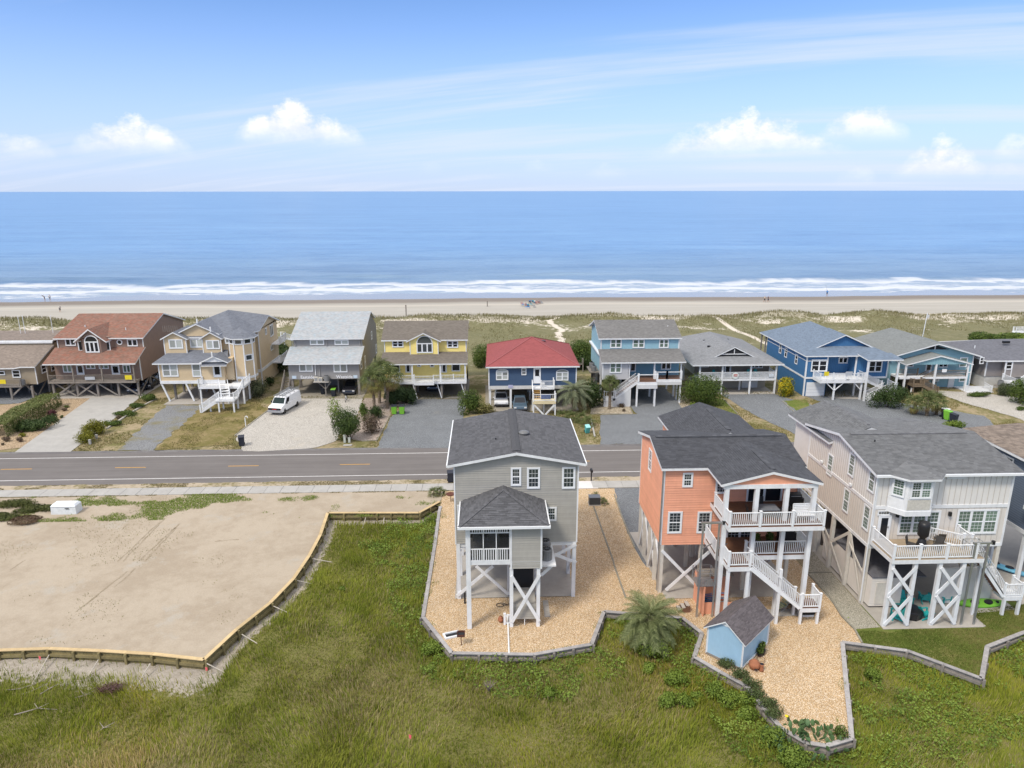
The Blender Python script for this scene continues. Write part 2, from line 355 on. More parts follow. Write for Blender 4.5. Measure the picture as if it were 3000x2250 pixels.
def crown_pts(c, r, n, lumps=9, seed=0, flat=.0, inner=.35):
    """points spread over a lumpy crown: most near the surface of a dozen overlapping lobes"""
    rg = np.random.default_rng(seed); c = np.array(c, float); r = np.array(r, float)
    d = rg.normal(0, 1, (lumps, 3)); d /= np.linalg.norm(d, axis=1)[:, None]; d[:, 2] = np.abs(d[:, 2])*(1-flat)-.15
    lc = d*rg.uniform(.35, .62, (lumps, 1)); lr = rg.uniform(.34, .56, lumps)
    k = rg.integers(0, lumps, n); q = rg.normal(0, 1, (n, 3)); q /= np.linalg.norm(q, axis=1)[:, None]
    rad = np.where(rg.random(n) < inner, rg.uniform(.3, 1, n), rg.uniform(.86, 1.06, n))
    p = lc[k]+q*(lr[k]*rad)[:, None]
    return c+p*r, q*.8+p*.5, p
def leafy(name, c, r, n, size, cols, mat=None, parent=None, lumps=9, seed=0, inner=.35, asp=.6, zmin=None):
    P, N, p = crown_pts(c, r, n, lumps, seed, inner=inner)
    if zmin is not None: P[:, 2] = np.maximum(P[:, 2], zmin+RNG.uniform(0, .12, n))
    cols = np.array(cols); k = RNG.random(n); cl = (fbm(P[:, 0], P[:, 1]+P[:, 2], 1.6, seed, 3)+1)/2
    t = np.clip(.55*k+.45*cl, 0, .999)*(len(cols)-1); i = t.astype(int); f = (t-i)[:, None]
    C = cols[i]*(1-f)+cols[np.minimum(i+1, len(cols)-1)]*f
    V, F, CC = leafset(P, N, np.full(n, size), C, asp)
    return np_mesh(name, V, F, CC, mat or LEAF, parent)
# ------------------------------------------------------------------ setting: ground, road, water
def sheet(name, pts, z, mat, kind='structure', parent=None):
    me = bpy.data.meshes.new(name); me.from_pydata([(p[0], p[1], z) for p in pts], [], [tuple(range(len(pts)))]); me.materials.append(mat)
    bm = bmesh.new(); bm.from_mesh(me); bmesh.ops.triangulate(bm, faces=bm.faces)
    for f in bm.faces:
        if f.normal.z < 0: f.normal_flip()
    bm.to_mesh(me); bm.free()
    o = link(name, me, parent)
    if parent is None: o['kind'] = kind
    return o
def rag(pts, amp=.25, step=.9, seed=1):
    """ragged outline: worn edges of gravel, sand and grass"""
    rg = random.Random(seed); out = []
    for i, p in enumerate(pts):
        q = pts[(i+1) % len(pts)]; d = math.hypot(q[0]-p[0], q[1]-p[1]); n = max(1, int(d/step)); nx, ny = -(q[1]-p[1])/max(d, .01), (q[0]-p[0])/max(d, .01)
        for k in range(n):
            t = k/n; j = 0 if k == 0 else rg.uniform(-amp, amp); out.append((p[0]+(q[0]-p[0])*t+nx*j, p[1]+(q[1]-p[1])*t+ny*j))
    return out
G2 = lambda r, *pts: [tuple(g(r, x, y)[:2]) for x, y in pts]
def marsh_mat():
    m, T, b = newmat('marsh_soil'); pos = T.node('ShaderNodeNewGeometry').outputs['Position']; sand = T.sep(T.node('ShaderNodeVertexColor', layer_name='Col').outputs[0])[0]
    n1 = T.noise(pos, .25, 6, .65); n2 = T.noise(pos, 2.2, 5, .65); n3 = T.noise(pos, 14, 3, .7)
    c = T.ramp(T.m('ADD', T.m('MULTIPLY', n1, .5), T.m('MULTIPLY', n2, .5)), [(.3, (.13, .14, .035)), (.5, (.18, .17, .06)), (.7, (.20, .165, .085))])
    f = T.ss(T.m('ADD', sand, T.m('MULTIPLY', T.m('SUBTRACT', n2, .5), 1.1)), .40, .60)
    c = T.mix(f, c, T.ramp(n2, [(.3, (.31, .27, .22)), (.7, (.43, .385, .33))]))
    c = T.mix(1.0, c, T.ramp(n3, [(.25, (.7,)*3), (.75, (1.25,)*3)]), 'MULTIPLY')
    T.put(b.inputs['Base Color'], c); b.inputs['Roughness'].default_value = .95; b.inputs['Specular IOR Level'].default_value = .1
    T.put(b.inputs['Normal'], T.node('ShaderNodeBump', ins={'Strength': .6, 'Distance': .08, 'Height': T.m('ADD', n2, n3)}).outputs[0]); return m
m_marsh = marsh_mat()
m_land = earth('coastal_grass_sand', (.34, .27, .17), (.155, .145, .055), (.20, .155, .075), .30, 2.2, (.40, .58), .3)
m_lotsand = earth('graded_sand', (.415, .35, .27), (.345, .283, .212), (.395, .35, .288), .16, 1.1, (.40, .62), .10, bump=.35, thr3=.56)
m_lawn = earth('lawn', (.115, .15, .03), (.21, .19, .07), None, .5, 3, (.45, .65), .22)
m_dry = earth('dry_lawn', (.155, .135, .045), (.26, .20, .10), (.10, .12, .03), .35, 2.5, (.42, .6), .28)
m_gold = gravel('golden_pebbles', [(.70, .47, .25), (.77, .57, .36), (.82, .67, .48), (.85, .79, .68)], 20, (.84, 1.06))
m_white = gravel('shell_gravel', [(.56, .52, .46), (.66, .62, .56), (.74, .70, .64)], 17, (.88, 1.05), .3, stain=((.48, .42, .33), .56, .5))
m_grey = gravel('blue_grey_gravel', [(.22, .232, .245), (.27, .284, .298), (.32, .332, .345)], 22, (.85, 1.12), .2, stain=((.24, .22, .19), .60, .5))
m_greym = gravel('mossy_grey_gravel', [(.26, .265, .27), (.32, .325, .33), (.38, .38, .38)], 22, (.85, 1.1), .2, stain=((.19, .165, .07), .47, .7))
m_pink = gravel('pinkish_gravel', [(.42, .33, .27), (.55, .46, .39), (.62, .54, .47)], 14)
m_peach = gravel('peach_gravel', [(.47, .34, .21), (.60, .45, .30), (.66, .53, .38)], 13)
m_path = gravel('shell_path', [(.42, .39, .30), (.54, .50, .41), (.60, .56, .48)], 20, (.85, 1.06), .3)
def road_mat():
    m, T, b = newmat('asphalt'); pos = T.node('ShaderNodeNewGeometry').outputs['Position']; x, y, z = T.sep(pos)
    n1 = T.noise(T.mapv(pos, (.05, 1, 1)), 1.6, 5, .55); n2 = T.noise(pos, 30, 3, .7); n3 = T.noise(pos, .5, 5, .6)
    f = T.m('ADD', T.m('MULTIPLY', n1, .6), T.m('ADD', T.m('MULTIPLY', n2, .18), T.m('MULTIPLY', n3, .22)))
    c = T.ramp(f, [(.3, (.118, .105, .098)), (.5, (.15, .135, .127)), (.7, (.185, .168, .158))])
    T.put(b.inputs['Base Color'], c); b.inputs['Roughness'].default_value = .85
    T.put(b.inputs['Normal'], T.node('ShaderNodeBump', ins={'Strength': .3, 'Distance': .01, 'Height': n2}).outputs[0]); return m
m_road = road_mat(); m_shoulder = earth('worn_asphalt_shoulder', (.20, .19, .185), (.15, .14, .14), None, .4, 3, fine=.15)
m_line = pm('white_road_paint', (.70, .68, .66), .7, .16, 3); m_yline = pm('yellow_road_paint', (.62, .33, .06), .7, .15, 3)
# marsh sheet, rolling on the near side and reaching far behind the drone
def grid(name, xs, ys, zf, mat, kind, parent=None, smooth=True):
    X, Y = np.meshgrid(np.array(xs, float), np.array(ys, float)); Z = zf(X, Y); V = np.stack([X, Y, Z], 2).reshape(-1, 3)
    a = np.arange(len(xs)-1); b = np.arange(len(ys)-1); A, B = np.meshgrid(a, b); i = (B*len(xs)+A).ravel(); F = np.stack([i, i+1, i+1+len(xs), i+len(xs)], 1)
    me = bpy.data.meshes.new(name); me.vertices.add(len(V)); me.vertices.foreach_set('co', V.astype(np.float32).ravel())
    me.loops.add(F.size); me.loops.foreach_set('vertex_index', F.astype(np.int32).ravel()); me.polygons.add(len(F)); me.polygons.foreach_set('loop_start', np.arange(0, F.size, 4, dtype=np.int32))
    me.update(calc_edges=True); me.materials.append(mat)
    if smooth: me.shade_smooth()
    o = link(name, me, parent)
    if kind: o['kind'] = kind
    return o
marsh_z = lambda x, y: -.62+.13*fbm(x, y, .16, 3, 3)
marsh_o = grid('marsh', [-600, -200, -90]+list(np.linspace(-60, 60, 200))+[90, 200, 600], [-600, -200, -40, 0]+list(np.linspace(20, 67, 90)), lambda x, y: marsh_z(x, y)-(np.abs(x) > 65)*.02, m_marsh, 'structure')
sheet('land', [(-420, 60.5), (-15, 61.5), (-4.4, 62.8), (-4.4, 47), (8, 46), (8, 45.6), (25, 45.6), (26.8, 42.2), (38, 43.5), (70, 44.6), (420, 50), (420, 126), (-420, 126)], -.035, m_land)
LOT = [(-80, 41.4)]+G2('L2', (0, 345), (455, 330), (930, 350), (1420, 380), (1890, 432))+G2('d', (511, 1363), (584, 1305), (634, 1253), (668, 1203), (692, 1158), (708, 1110), (815, 1110), (905, 1110), (949, 1086))+[(-4.35, 66.2), (-80, 66.2)]
sheet('sand_lot', LOT, 0, m_lotsand)
def pl_dist(x, y, pts):
    d = np.full(np.shape(x), 1e9)
    for p, q in zip(pts[:-1], pts[1:]):
        vx, vy = q[0]-p[0], q[1]-p[1]; L2 = vx*vx+vy*vy+1e-9; t = np.clip(((x-p[0])*vx+(y-p[1])*vy)/L2, 0, 1); d = np.minimum(d, np.hypot(x-p[0]-t*vx, y-p[1]-t*vy))
    return d
def in_poly(x, y, P):
    r = np.zeros(np.shape(x), bool)
    for (x0, y0), (x1, y1) in zip(P, P[1:]+P[:1]):
        c = ((y0 > y) != (y1 > y)) & (x < (x1-x0)*(y-y0)/(y1-y0+1e-12)+x0); r ^= c
    return r
def bank(x, y):
    """how sandy the bank below the new bulkhead is"""
    d = pl_dist(x, y, LOT[:-2]); w = np.where(x < -17, 3.6, 1.3)
    return np.clip(1.15-d/w, 0, 1)
_n = len(marsh_o.data.vertices); _c = np.zeros(_n*3, np.float32); marsh_o.data.vertices.foreach_get('co', _c); _c = _c.reshape(-1, 3)
_b = bank(_c[:, 0], _c[:, 1]); _a = marsh_o.data.color_attributes.new('Col', 'FLOAT_COLOR', 'POINT'); _a.data.foreach_set('color', np.stack([_b, _b, _b, np.ones(_n)], 1).astype(np.float32).ravel())
# wheel ruts pressed into the lot
m_rut = earth('rut_sand', (.29, .235, .165), (.36, .30, .225), None, .6, 6, (.42, .6), .2, bump=.6)
for a, b in (((1485, 720), (1092, 1090)), ((1530, 690), (1135, 1090)), ((1620, 775), (1292, 1085)), ((1665, 740), (1340, 1088)), ((1180, 740), (1130, 800)), ((240, 1075), (95, 1170)), ((2212, 885), (1990, 905)), ((1180, 1180), (700, 1560)), ((1260, 1150), (1060, 1330))):
    p, q = g('L1', *a), g('L1', *b); d = (q-p).normalized(); nr = Vector((-d.y, d.x, 0)); n = max(6, int((q-p).length/.5)); up_, dn = [], []
    for i in range(n+1): c = p.lerp(q, i/n)+nr*random.uniform(-.05, .05); w = random.uniform(.03, .10); up_.append((c+nr*w)[:2]); dn.append((c-nr*w)[:2])
    sheet('wheel_rut', up_+dn[::-1], .005, m_rut)
# road with lines, shoulders
sheet('road', [(-420, 68.95), (420, 68.95), (420, 78.5), (-420, 78.5)], 0, m_road)
sheet('road_shoulder', rag([(-200, 78.35), (200, 78.35), (200, 79.0), (-200, 79.0)], .12, 1.4), .004, m_shoulder)
for y in (70.45, 76.92): sheet('white_edge_line', [(-420, y-.06), (420, y-.06), (420, y+.06), (-420, y+.06)], .006, m_line)
for i in range(-14, 12):
    x = -52.75+12.13*i
    sheet('yellow_centre_dash', [(x, 73.62), (x+3.3, 73.62), (x+3.3, 73.75), (x, 73.75)], .006, m_yline)
# pavement, slab by slab
sw = sheet('pavement', [(-420, 66.2), (420, 66.2), (420, 67.95), (-420, 67.95)], -.01, pm('joint_dirt', (.16, .14, .11), .95))
slab0 = bevel(MB().box(-.775, .775, 66.22, 67.93, -.03, .055).build('slab', CONCL, sw), .02, 1)
slab0.location.x = -100.0
for i in range(1, 170):
    x = -100+1.567*i
    if abs(x-9.0) < 1.9: continue
    c = slab0.copy(); COL.objects.link(c); c.location.x = x; c.location.z = random.uniform(-.008, .008)
bevel(MB().box(6.2, 11.0, 66.15, 68.0, -.03, .05).build('driveway_apron', pm('fresh_concrete', (.66, .62, .60), .8, .06, 1), sw), .02, 1)
# verge
verge = earth('sandy_verge', (.42, .35, .26), (.20, .17, .08), (.16, .16, .06), .5, 3, (.45, .62), .3)
sheet('verge', rag([(-200, 68.0), (200, 68.0), (200, 69.1), (-200, 69.1)], .12, .8), .008, verge)
# yards on the marsh side
YARD1 = G2('n2', (320, 0), (275, 345), (145, 1140), (455, 1530), (1340, 1545), (1965, 1435), (2100, 1080))
ORB = G2('o2', (250, 912), (600, 940), (775, 1078), (705, 1285), (935, 1420), (1150, 1535))+G2('m', (1620, 440), (1765, 625), (1905, 790))+G2('c', (440, 905), (610, 932), (815, 872), (800, 700), (770, 420), (740, 92))
TANB = G2('c', (740, 92), (1270, 163), (1868, 388), (1912, 130), (2212, 12))+[(46, 41.3), (70, 43)]
sheet('pebble_yard', [(-4.6, 66.1)]+YARD1+ORB+[tuple(g('t2', 540, 1325)[:2]), tuple(g('t2', 475, 1190)[:2]), tuple(g('t2', 45, 690)[:2]), (25.0, 66.1)], 0.0, m_gold)
sheet('gravel_drive', rag([tuple(g('o1', 0, 842)[:2]), tuple(g('o1', 205, 842)[:2])]+[(26.2, 66.1), (26.2, 57), (12.5, 50.5), tuple(g('o1', 180, 1380)[:2]), tuple(g('o1', 60, 1080)[:2])], .1), .006, m_grey)
sheet('lawn', [tuple(g('t2', 470, 1185)[:2]), tuple(g('t2', 530, 1320)[:2])]+TANB[1:]+[(70, 44.6), (38.4, 44.6), (26.6, 44.6), (26.3, 42.0)], .004, m_lawn)
sheet('shell_path', G2('t2', (45, 690), (260, 690), (690, 1170), (460, 1188)), .012, m_path)
sheet('shell_path', G2('t2', (20, 640), (40, 440), (100, 470), (245, 660), (258, 684), (48, 684)), .010, m_path)
sheet('house_slab_grey', [(-2.6, 46.5), (6.25, 46.5), (6.25, 58), (-2.6, 58)], .05, CONC)
sheet('house_slab_orange', [tuple(g('o2', 455, 768)[:2]), (22.7, 45.9), (22.7, 44.3), (19.3, 44.3), (19.3, 43.4), (22.0, 43.4), (22.8, 44.2), (22.8, 56.5), (12.3, 56.5)], .03, CONC)
sheet('house_slab_tan', [(26.85, 41.6), (33.9, 41.6), (33.9, 43.2), (37.6, 43.6), (37.6, 57.5), (26.85, 57.5)], .03, CONC)
# sea side of the road: drives, beds, lawns (world metres, from the ground pixels)
sheet('dark_drive', rag([(-90, 96), (-66.5, 99.0), (-66.0, 104), (-66, 112), (-90, 112)], .15), .004, m_grey)
sheet('peach_bed', rag(G2('1', (590, 1035), (885, 1045), (560, 1310), (230, 1530), (0, 1555))+[(-75, 80.4), (-75, 96), (-66.5, 99)], .15), .006, m_peach)
sheet('concrete_drive', G2('1', (885, 1046), (1355, 1046), (1060, 1290), (685, 1572), (140, 1578)), .014, CONCL)
sheet('carport_floor_brown', [(-64, 101.2), (-50.6, 101.2), (-50.6, 118), (-64, 118)], .010, CONC)
sheet('beige_slab', [(-45.7, 97.5), (-34.5, 97.5), (-34.5, 107), (-45.7, 107)], .014, CONC)
sheet('mossy_drive', rag(G2('2', (290, 1118), (650, 1122), (420, 1330), (160, 1560), (-190, 1560)), .3, .7), .008, m_greym)
sheet('dry_lawn', rag(G2('2', (650, 1122), (1100, 1010), (1280, 1170), (985, 1380), (930, 1500), (180, 1560), (400, 1340)), .25), .004, m_dry)
sheet('shell_drive', rag(G2('2', (1510, 1050), (1275, 1175), (960, 1405), (1040, 1565))+G2('3', (0, 1560), (420, 1530), (600, 1470), (660, 1390), (830, 1200), (880, 1055)), .2, .8), .008, m_white)
sheet('duplex_floor', [(-29.3, 99.9), (-18.2, 99.4), (-18.2, 116), (-29.3, 116)], .012, pm('dirty_concrete', (.30, .27, .22), .9, .15, .8))
sheet('palm_bed', rag(G2('3', (890, 1050), (1170, 1050), (1330, 1110), (1150, 1140), (1135, 1225), (1005, 1462), (850, 1465), (700, 1440), (830, 1210)), .15), .010, m_pink)
sheet('asphalt_drive', rag(G2('3', (1370, 1060), (1890, 1058), (1850, 1230), (1740, 1535), (1010, 1535), (1150, 1230)), .12), .006, m_grey)
sheet('yellow_house_floor', [(-15, 99.0), (-2.9, 99.0), (-2.9, 110), (-15, 110)], .012, pm('dark_concrete', (.20, .19, .17), .9, .1))
sheet('navy_house_floor', [(-.4, 92.5), (12.4, 92.5), (12.4, 106), (-.4, 106)], .008, pm('dirty_concrete', (.30, .27, .22)))
sheet('grey_forecourt', rag([(13.2, 79.0), (31.5, 79.0), (29.6, 90.2), (27.2, 95.4), (26.9, 104), (19.7, 104), (19.7, 95.0), (20.0, 90.6), (15.0, 90.4)], .12), .007, m_grey)
bed = sheet('cream_pebble_bed', G2('5', (98, 1200), (508, 1204), (470, 1114), (220, 1098), (170, 1040), (120, 1080)), .012, gravel('cream_pebbles', [(.46, .38, .27), (.60, .52, .40), (.68, .60, .48)], 9))
sheet('cream_pebble_strip', G2('5', (950, 1090), (1028, 1212), (1140, 1192), (1010, 1010)), .012, MATS['cream_pebbles'])
sheet('green_lawn', rag(G2('5', (1130, 1195), (1530, 1205), (1385, 1055), (1100, 1060)), .15), .010, m_lawn)
sheet('hip_house_drive', rag([(34.3, 99.6), (42.2, 99.4), (47.5, 90), (50, 79.0), (38.5, 79.0), (35.5, 90)], .12), .007, m_grey)
sheet('hip_house_floor', [(32, 99.5), (42.4, 99.5), (42.4, 110), (32, 110)], .014, CONC)
sheet('green_strip', rag(G2('6', (350, 1195), (600, 1180), (690, 1360), (640, 1410)), .15), .010, m_lawn)
sheet('blue_house_drive', rag([(46.2, 98.4), (54.5, 97.2), (60.5, 92.5), (66, 88), (63, 79.0), (51.5, 79.0), (49.5, 89)], .15), .008, m_grey)
sheet('blue_house_floor', [(49.5, 97), (54.3, 96.2), (58, 100), (58, 112), (49.5, 112)], .014, CONC)
sheet('pale_gravel_court', rag([(66, 100.5), (70.5, 99.6), (76, 97.2), (82, 91), (88, 79.0), (70, 79.0), (69.5, 88), (67.5, 93)], .2), .008, m_white)
# ------------------------------------------------------------------ dunes, beach, sea
SEA_Z = -.75
def dune_z(x, y):
    t = np.clip((y-118)/34, 0, 1); ridge = np.exp(-((y-158.5+2.2*fbm(x, y*0, .045, 9, 3))/5.5)**2)
    z = .1+.55*t+.45*fbm(x, y, .085, 5, 4)*t+(.95+.5*fbm(x, y*.3, .07, 2, 3))*ridge
    down = np.clip((y-162)/6, 0, 1); z = z*(1-down)+down*(-.04-.0195*(y-170))
    return z*np.clip((y-112)/10, 0, 1)-.045*(1-np.clip((y-112)/10, 0, 1))
def dune_mat():
    m, T, b = newmat('dune_cover'); pos = T.node('ShaderNodeNewGeometry').outputs['Position']; x, y, z = T.sep(pos)
    n1 = T.noise(T.mapv(pos, (.55, 1, .5)), .13, 7, .65); n2 = T.noise(pos, 1.4, 5, .65); n3 = T.noise(pos, 9, 3, .7)
    seaward = T.m('MULTIPLY', T.ss(y, 136, 160), .20)
    bare = T.ss(T.m('ADD', T.m('ADD', n1, T.m('MULTIPLY', T.m('SUBTRACT', n2, .5), .35)), seaward), .645, .76)
    tops = T.m('MULTIPLY', T.ss(z, 1.15, 1.7), .55); bare = T.m('SUBTRACT', bare, tops, clamp=True)
    bare = T.m('MAXIMUM', bare, T.ss(y, 164.2, 165.8))
    path = T.ss(T.m('ABSOLUTE', T.m('SUBTRACT', x, T.m('ADD', 18.2, T.m('MULTIPLY', T.noise(T.comb(0.0, y), .16, 2), -7.0)))), .9, .45)
    path = T.m('MULTIPLY', path, T.ss(y, 126, 130)); bare = T.m('MAXIMUM', bare, path)
    p2 = T.ss(T.m('ABSOLUTE', T.m('SUBTRACT', x, T.m('ADD', 55.5, T.m('MULTIPLY', T.m('SUBTRACT', y, 120), -.12)))), .8, .4); bare = T.m('MAXIMUM', bare, p2)
    veg = T.ramp(T.m('ADD', T.m('MULTIPLY', n2, .5), T.m('MULTIPLY', T.noise(pos, .25, 4), .5)), [(.3, (.125, .122, .05)), (.5, (.165, .155, .072)), (.7, (.225, .20, .11))])
    veg = T.mix(1.0, veg, T.ramp(n3, [(.25, (.72,)*3), (.75, (1.25,)*3)]), 'MULTIPLY')
    sand = T.ramp(T.m('ADD', T.m('MULTIPLY', n2, .6), T.m('MULTIPLY', n1, .4)), [(.3, (.56, .49, .40)), (.7, (.66, .60, .51))])
    T.put(b.inputs['Base Color'], T.mix(bare, veg, sand)); b.inputs['Roughness'].default_value = .95
    T.put(b.inputs['Normal'], T.node('ShaderNodeBump', ins={'Strength': .6, 'Distance': .12, 'Height': T.m('ADD', n2, n3)}).outputs[0]); return m
grid('dunes', [-420, -300]+list(np.arange(-220, 221, 1.4))+[300, 420], list(np.arange(112, 171, .8)), dune_z, dune_mat(), 'structure')
def beach_mat():
    m, T, b = newmat('beach_sand'); pos = T.node('ShaderNodeNewGeometry').outputs['Position']; x, y, z = T.sep(pos)
    wob = T.m('MULTIPLY', T.m('SUBTRACT', T.noise(T.mapv(pos, (1, .05, 1)), .018, 3), .5), 9.0)
    n1 = T.noise(T.mapv(pos, (.06, 1, 1)), .5, 5, .6); n2 = T.noise(pos, 3, 4, .7)
    dry = T.ramp(T.m('ADD', T.m('MULTIPLY', n1, .65), T.m('MULTIPLY', n2, .35)), [(.3, (.345, .32, .275)), (.55, (.40, .375, .33)), (.72, (.47, .45, .405))])
    yw = T.m('ADD', y, wob); wet = T.ss(yw, 190.5, 197.0); film = T.ss(yw, 201.5, 203.2)
    bandl = T.m('MULTIPLY', T.ss(T.m('ABSOLUTE', T.m('SUBTRACT', yw, 188.5)), 2.4, .3), .5)
    c = T.mix(bandl, dry, (.52, .47, .40)); c = T.mix(wet, c, (.215, .18, .145)); c = T.mix(film, c, (.26, .26, .27))
    T.put(b.inputs['Base Color'], c); T.put(b.inputs['Roughness'], T.m('SUBTRACT', T.m('SUBTRACT', .95, T.m('MULTIPLY', wet, .35)), T.m('MULTIPLY', film, .40)))
    T.put(b.inputs['Specular IOR Level'], T.m('ADD', .15, T.m('MULTIPLY', film, .5)))
    T.put(b.inputs['Normal'], T.node('ShaderNodeBump', ins={'Strength': T.m('SUBTRACT', .35, T.m('MULTIPLY', film, .32)), 'Distance': .05, 'Height': n2}).outputs[0]); return m
grid('beach', list(np.linspace(-420, 420, 60)), list(np.linspace(167.5, 232, 44)), lambda x, y: -.10-.0195*(y-175)+.03*fbm(x, y, .05, 4, 2), beach_mat(), 'structure')
def sea_mat():
    m, T, b = newmat('sea_water'); pos = T.node('ShaderNodeNewGeometry').outputs['Position']; x, y, z = T.sep(pos)
    far = T.ss(y, 300, 1500); vfar = T.ss(y, 1500, 9000)
    st = T.mapv(pos, (.35, 1, 1))
    w1 = T.noise(st, .10, 5, .6, .3); w2 = T.noise(st, .6, 4, .6); w3 = T.noise(T.mapv(pos, (.05, .3, 1)), .02, 5, .6); w4 = T.noise(T.mapv(pos, (.12, 1, 1)), .035, 4, .55, .4)
    # foam: outer edge wanders, lacy inside, bright lines on the breaking crests
    wob = T.m('MULTIPLY', T.m('SUBTRACT', T.noise(T.mapv(pos, (1, .02, 1)), .022, 4, .6), .5), 52.0)
    ye = T.m('ADD', T.m('ADD', y, wob), T.m('MULTIPLY', T.m('SUBTRACT', T.noise(pos, .12, 5, .65), .5), 12.0))
    lace = T.m('ADD', T.m('MULTIPLY', T.noise(T.mapv(pos, (.4, 1, 1)), .42, 6, .68, .6), .6), T.m('MULTIPLY', T.noise(T.mapv(pos, (.22, 1, 1)), .11, 4, .6, .8), .4))
    zone = T.m('MULTIPLY', T.ss(ye, 246, 236), T.ss(T.m('ADD', y, T.m('MULTIPLY', wob, .25)), 204.5, 209.5))
    crest = T.m('MULTIPLY', T.ss(T.m('ABSOLUTE', T.m('SUBTRACT', ye, 239)), 6.5, .5), .34)
    crest2 = T.m('MULTIPLY', T.ss(T.m('ABSOLUTE', T.m('SUBTRACT', T.m('ADD', y, T.m('MULTIPLY', wob, -.5)), 221)), 4.0, .5), .22)
    foam = T.m('MULTIPLY', zone, T.ss(T.m('ADD', lace, T.m('ADD', crest, crest2)), .42, .60))
    foam = T.m('MAXIMUM', foam, T.m('MULTIPLY', zone, .30))
    deep = T.ramp(T.m('ADD', T.m('MULTIPLY', w3, .6), T.m('MULTIPLY', w4, .4)), [(.3, (.115, .245, .44)), (.7, (.165, .31, .52))])
    shal = T.ramp(w4, [(.3, (.125, .21, .32)), (.7, (.185, .275, .385))])
    c = T.mix(T.ss(y, 225, 420), shal, deep)
    rip = T.m('ADD', T.m('MULTIPLY', T.noise(T.mapv(pos, (.22, 1, 1)), .03, 12, .80, .3), .65), T.m('MULTIPLY', T.noise(T.mapv(pos, (.3, 1, 1)), .2, 5, .7), .35))
    c = T.mix(1.0, c, T.ramp(rip, [(.40, (.66, .74, .84)), (.50, (.97, .98, 1)), (.60, (1.18, 1.13, 1.08))]), 'MULTIPLY')  # light and dark of the ripples painted into the water colour
    c = T.mix(T.m('MULTIPLY', foam, .88), c, (.60, .62, .66))
    T.put(b.inputs['Base Color'], c)
    T.put(b.inputs['Roughness'], T.m('ADD', T.m('MULTIPLY', foam, .5), .30)); b.inputs['IOR'].default_value = 1.33
    T.put(b.inputs['Specular IOR Level'], T.m('SUBTRACT', .5, T.m('MULTIPLY', foam, .35)))
    hgt = T.m('ADD', T.m('MULTIPLY', w1, 1.6), T.m('ADD', T.m('MULTIPLY', w2, .35), T.m('MULTIPLY', foam, .12)))
    st2 = T.m('SUBTRACT', 1.0, T.m('MULTIPLY', far, .55))
    T.put(b.inputs['Normal'], T.node('ShaderNodeBump', ins={'Strength': st2, 'Distance': 1.0, 'Height': hgt}).outputs[0]); return m
def sea_z(x, y):
    sw_ = .10*fbm(x*.35, y, .09, 11, 3)+.22*vnoise(x*.16, y, .045, 21)
    crest = np.exp(-(((y-258+9*vnoise(x, y*0, .018, 31))/2.6)**2))*np.clip(vnoise(x, y*0, .03, 41)*1.6-.1, 0, 1)*1.15
    crest2 = np.exp(-(((y-240+8*vnoise(x, y*0, .02, 33))/2.0)**2))*np.clip(vnoise(x, y*0, .025, 43)*1.4+.2, 0, 1)*.45
    k = np.clip((y-202)/12, 0, 1)
    return SEA_Z+(sw_*np.clip((470-y)/120, 0, 1)+crest+crest2)*k
grid('sea', [-60000, -5000, -600]+list(np.arange(-300, 301, 2.2))+[600, 5000, 60000], list(np.arange(202, 300, .9))+list(np.arange(301, 480, 3))+[520, 700, 1500, 5000, 60000], sea_z, sea_mat(), 'structure')
# ------------------------------------------------------------------ building helpers
def PT(pl, c):
    return {'f': lambda a, d, z: (a, c-d, z), 'b': lambda a, d, z: (a, c+d, z), 'l': lambda a, d, z: (c-d, a, z), 'r': lambda a, d, z: (c+d, a, z)}[pl]
def pbox(mb, T, a0, a1, d0, d1, z0, z1):
    p, q = T(a0, d0, z0), T(a1, d1, z1); return mb.box(min(p[0], q[0]), max(p[0], q[0]), min(p[1], q[1]), max(p[1], q[1]), z0, z1)
def FR(r, x0, y0, x1, y1, Y):
    """pixel rectangle on a wall that faces the camera, at distance Y -> (x0,x1,z0,z1)"""
    ym, xm = (y0+y1)/2, (x0+x1)/2
    return atY(r, x0, ym, Y).x, atY(r, x1, ym, Y).x, atY(r, xm, y1, Y).z, atY(r, xm, y0, Y).z
def SR(r, x, y, X, w, h):
    """pixel centre on a side wall at X, with a real width and height -> (y0,y1,z0,z1)"""
    p = atX(r, x, y, X); return p.y-w/2, p.y+w/2, p.z-h/2, p.z+h/2
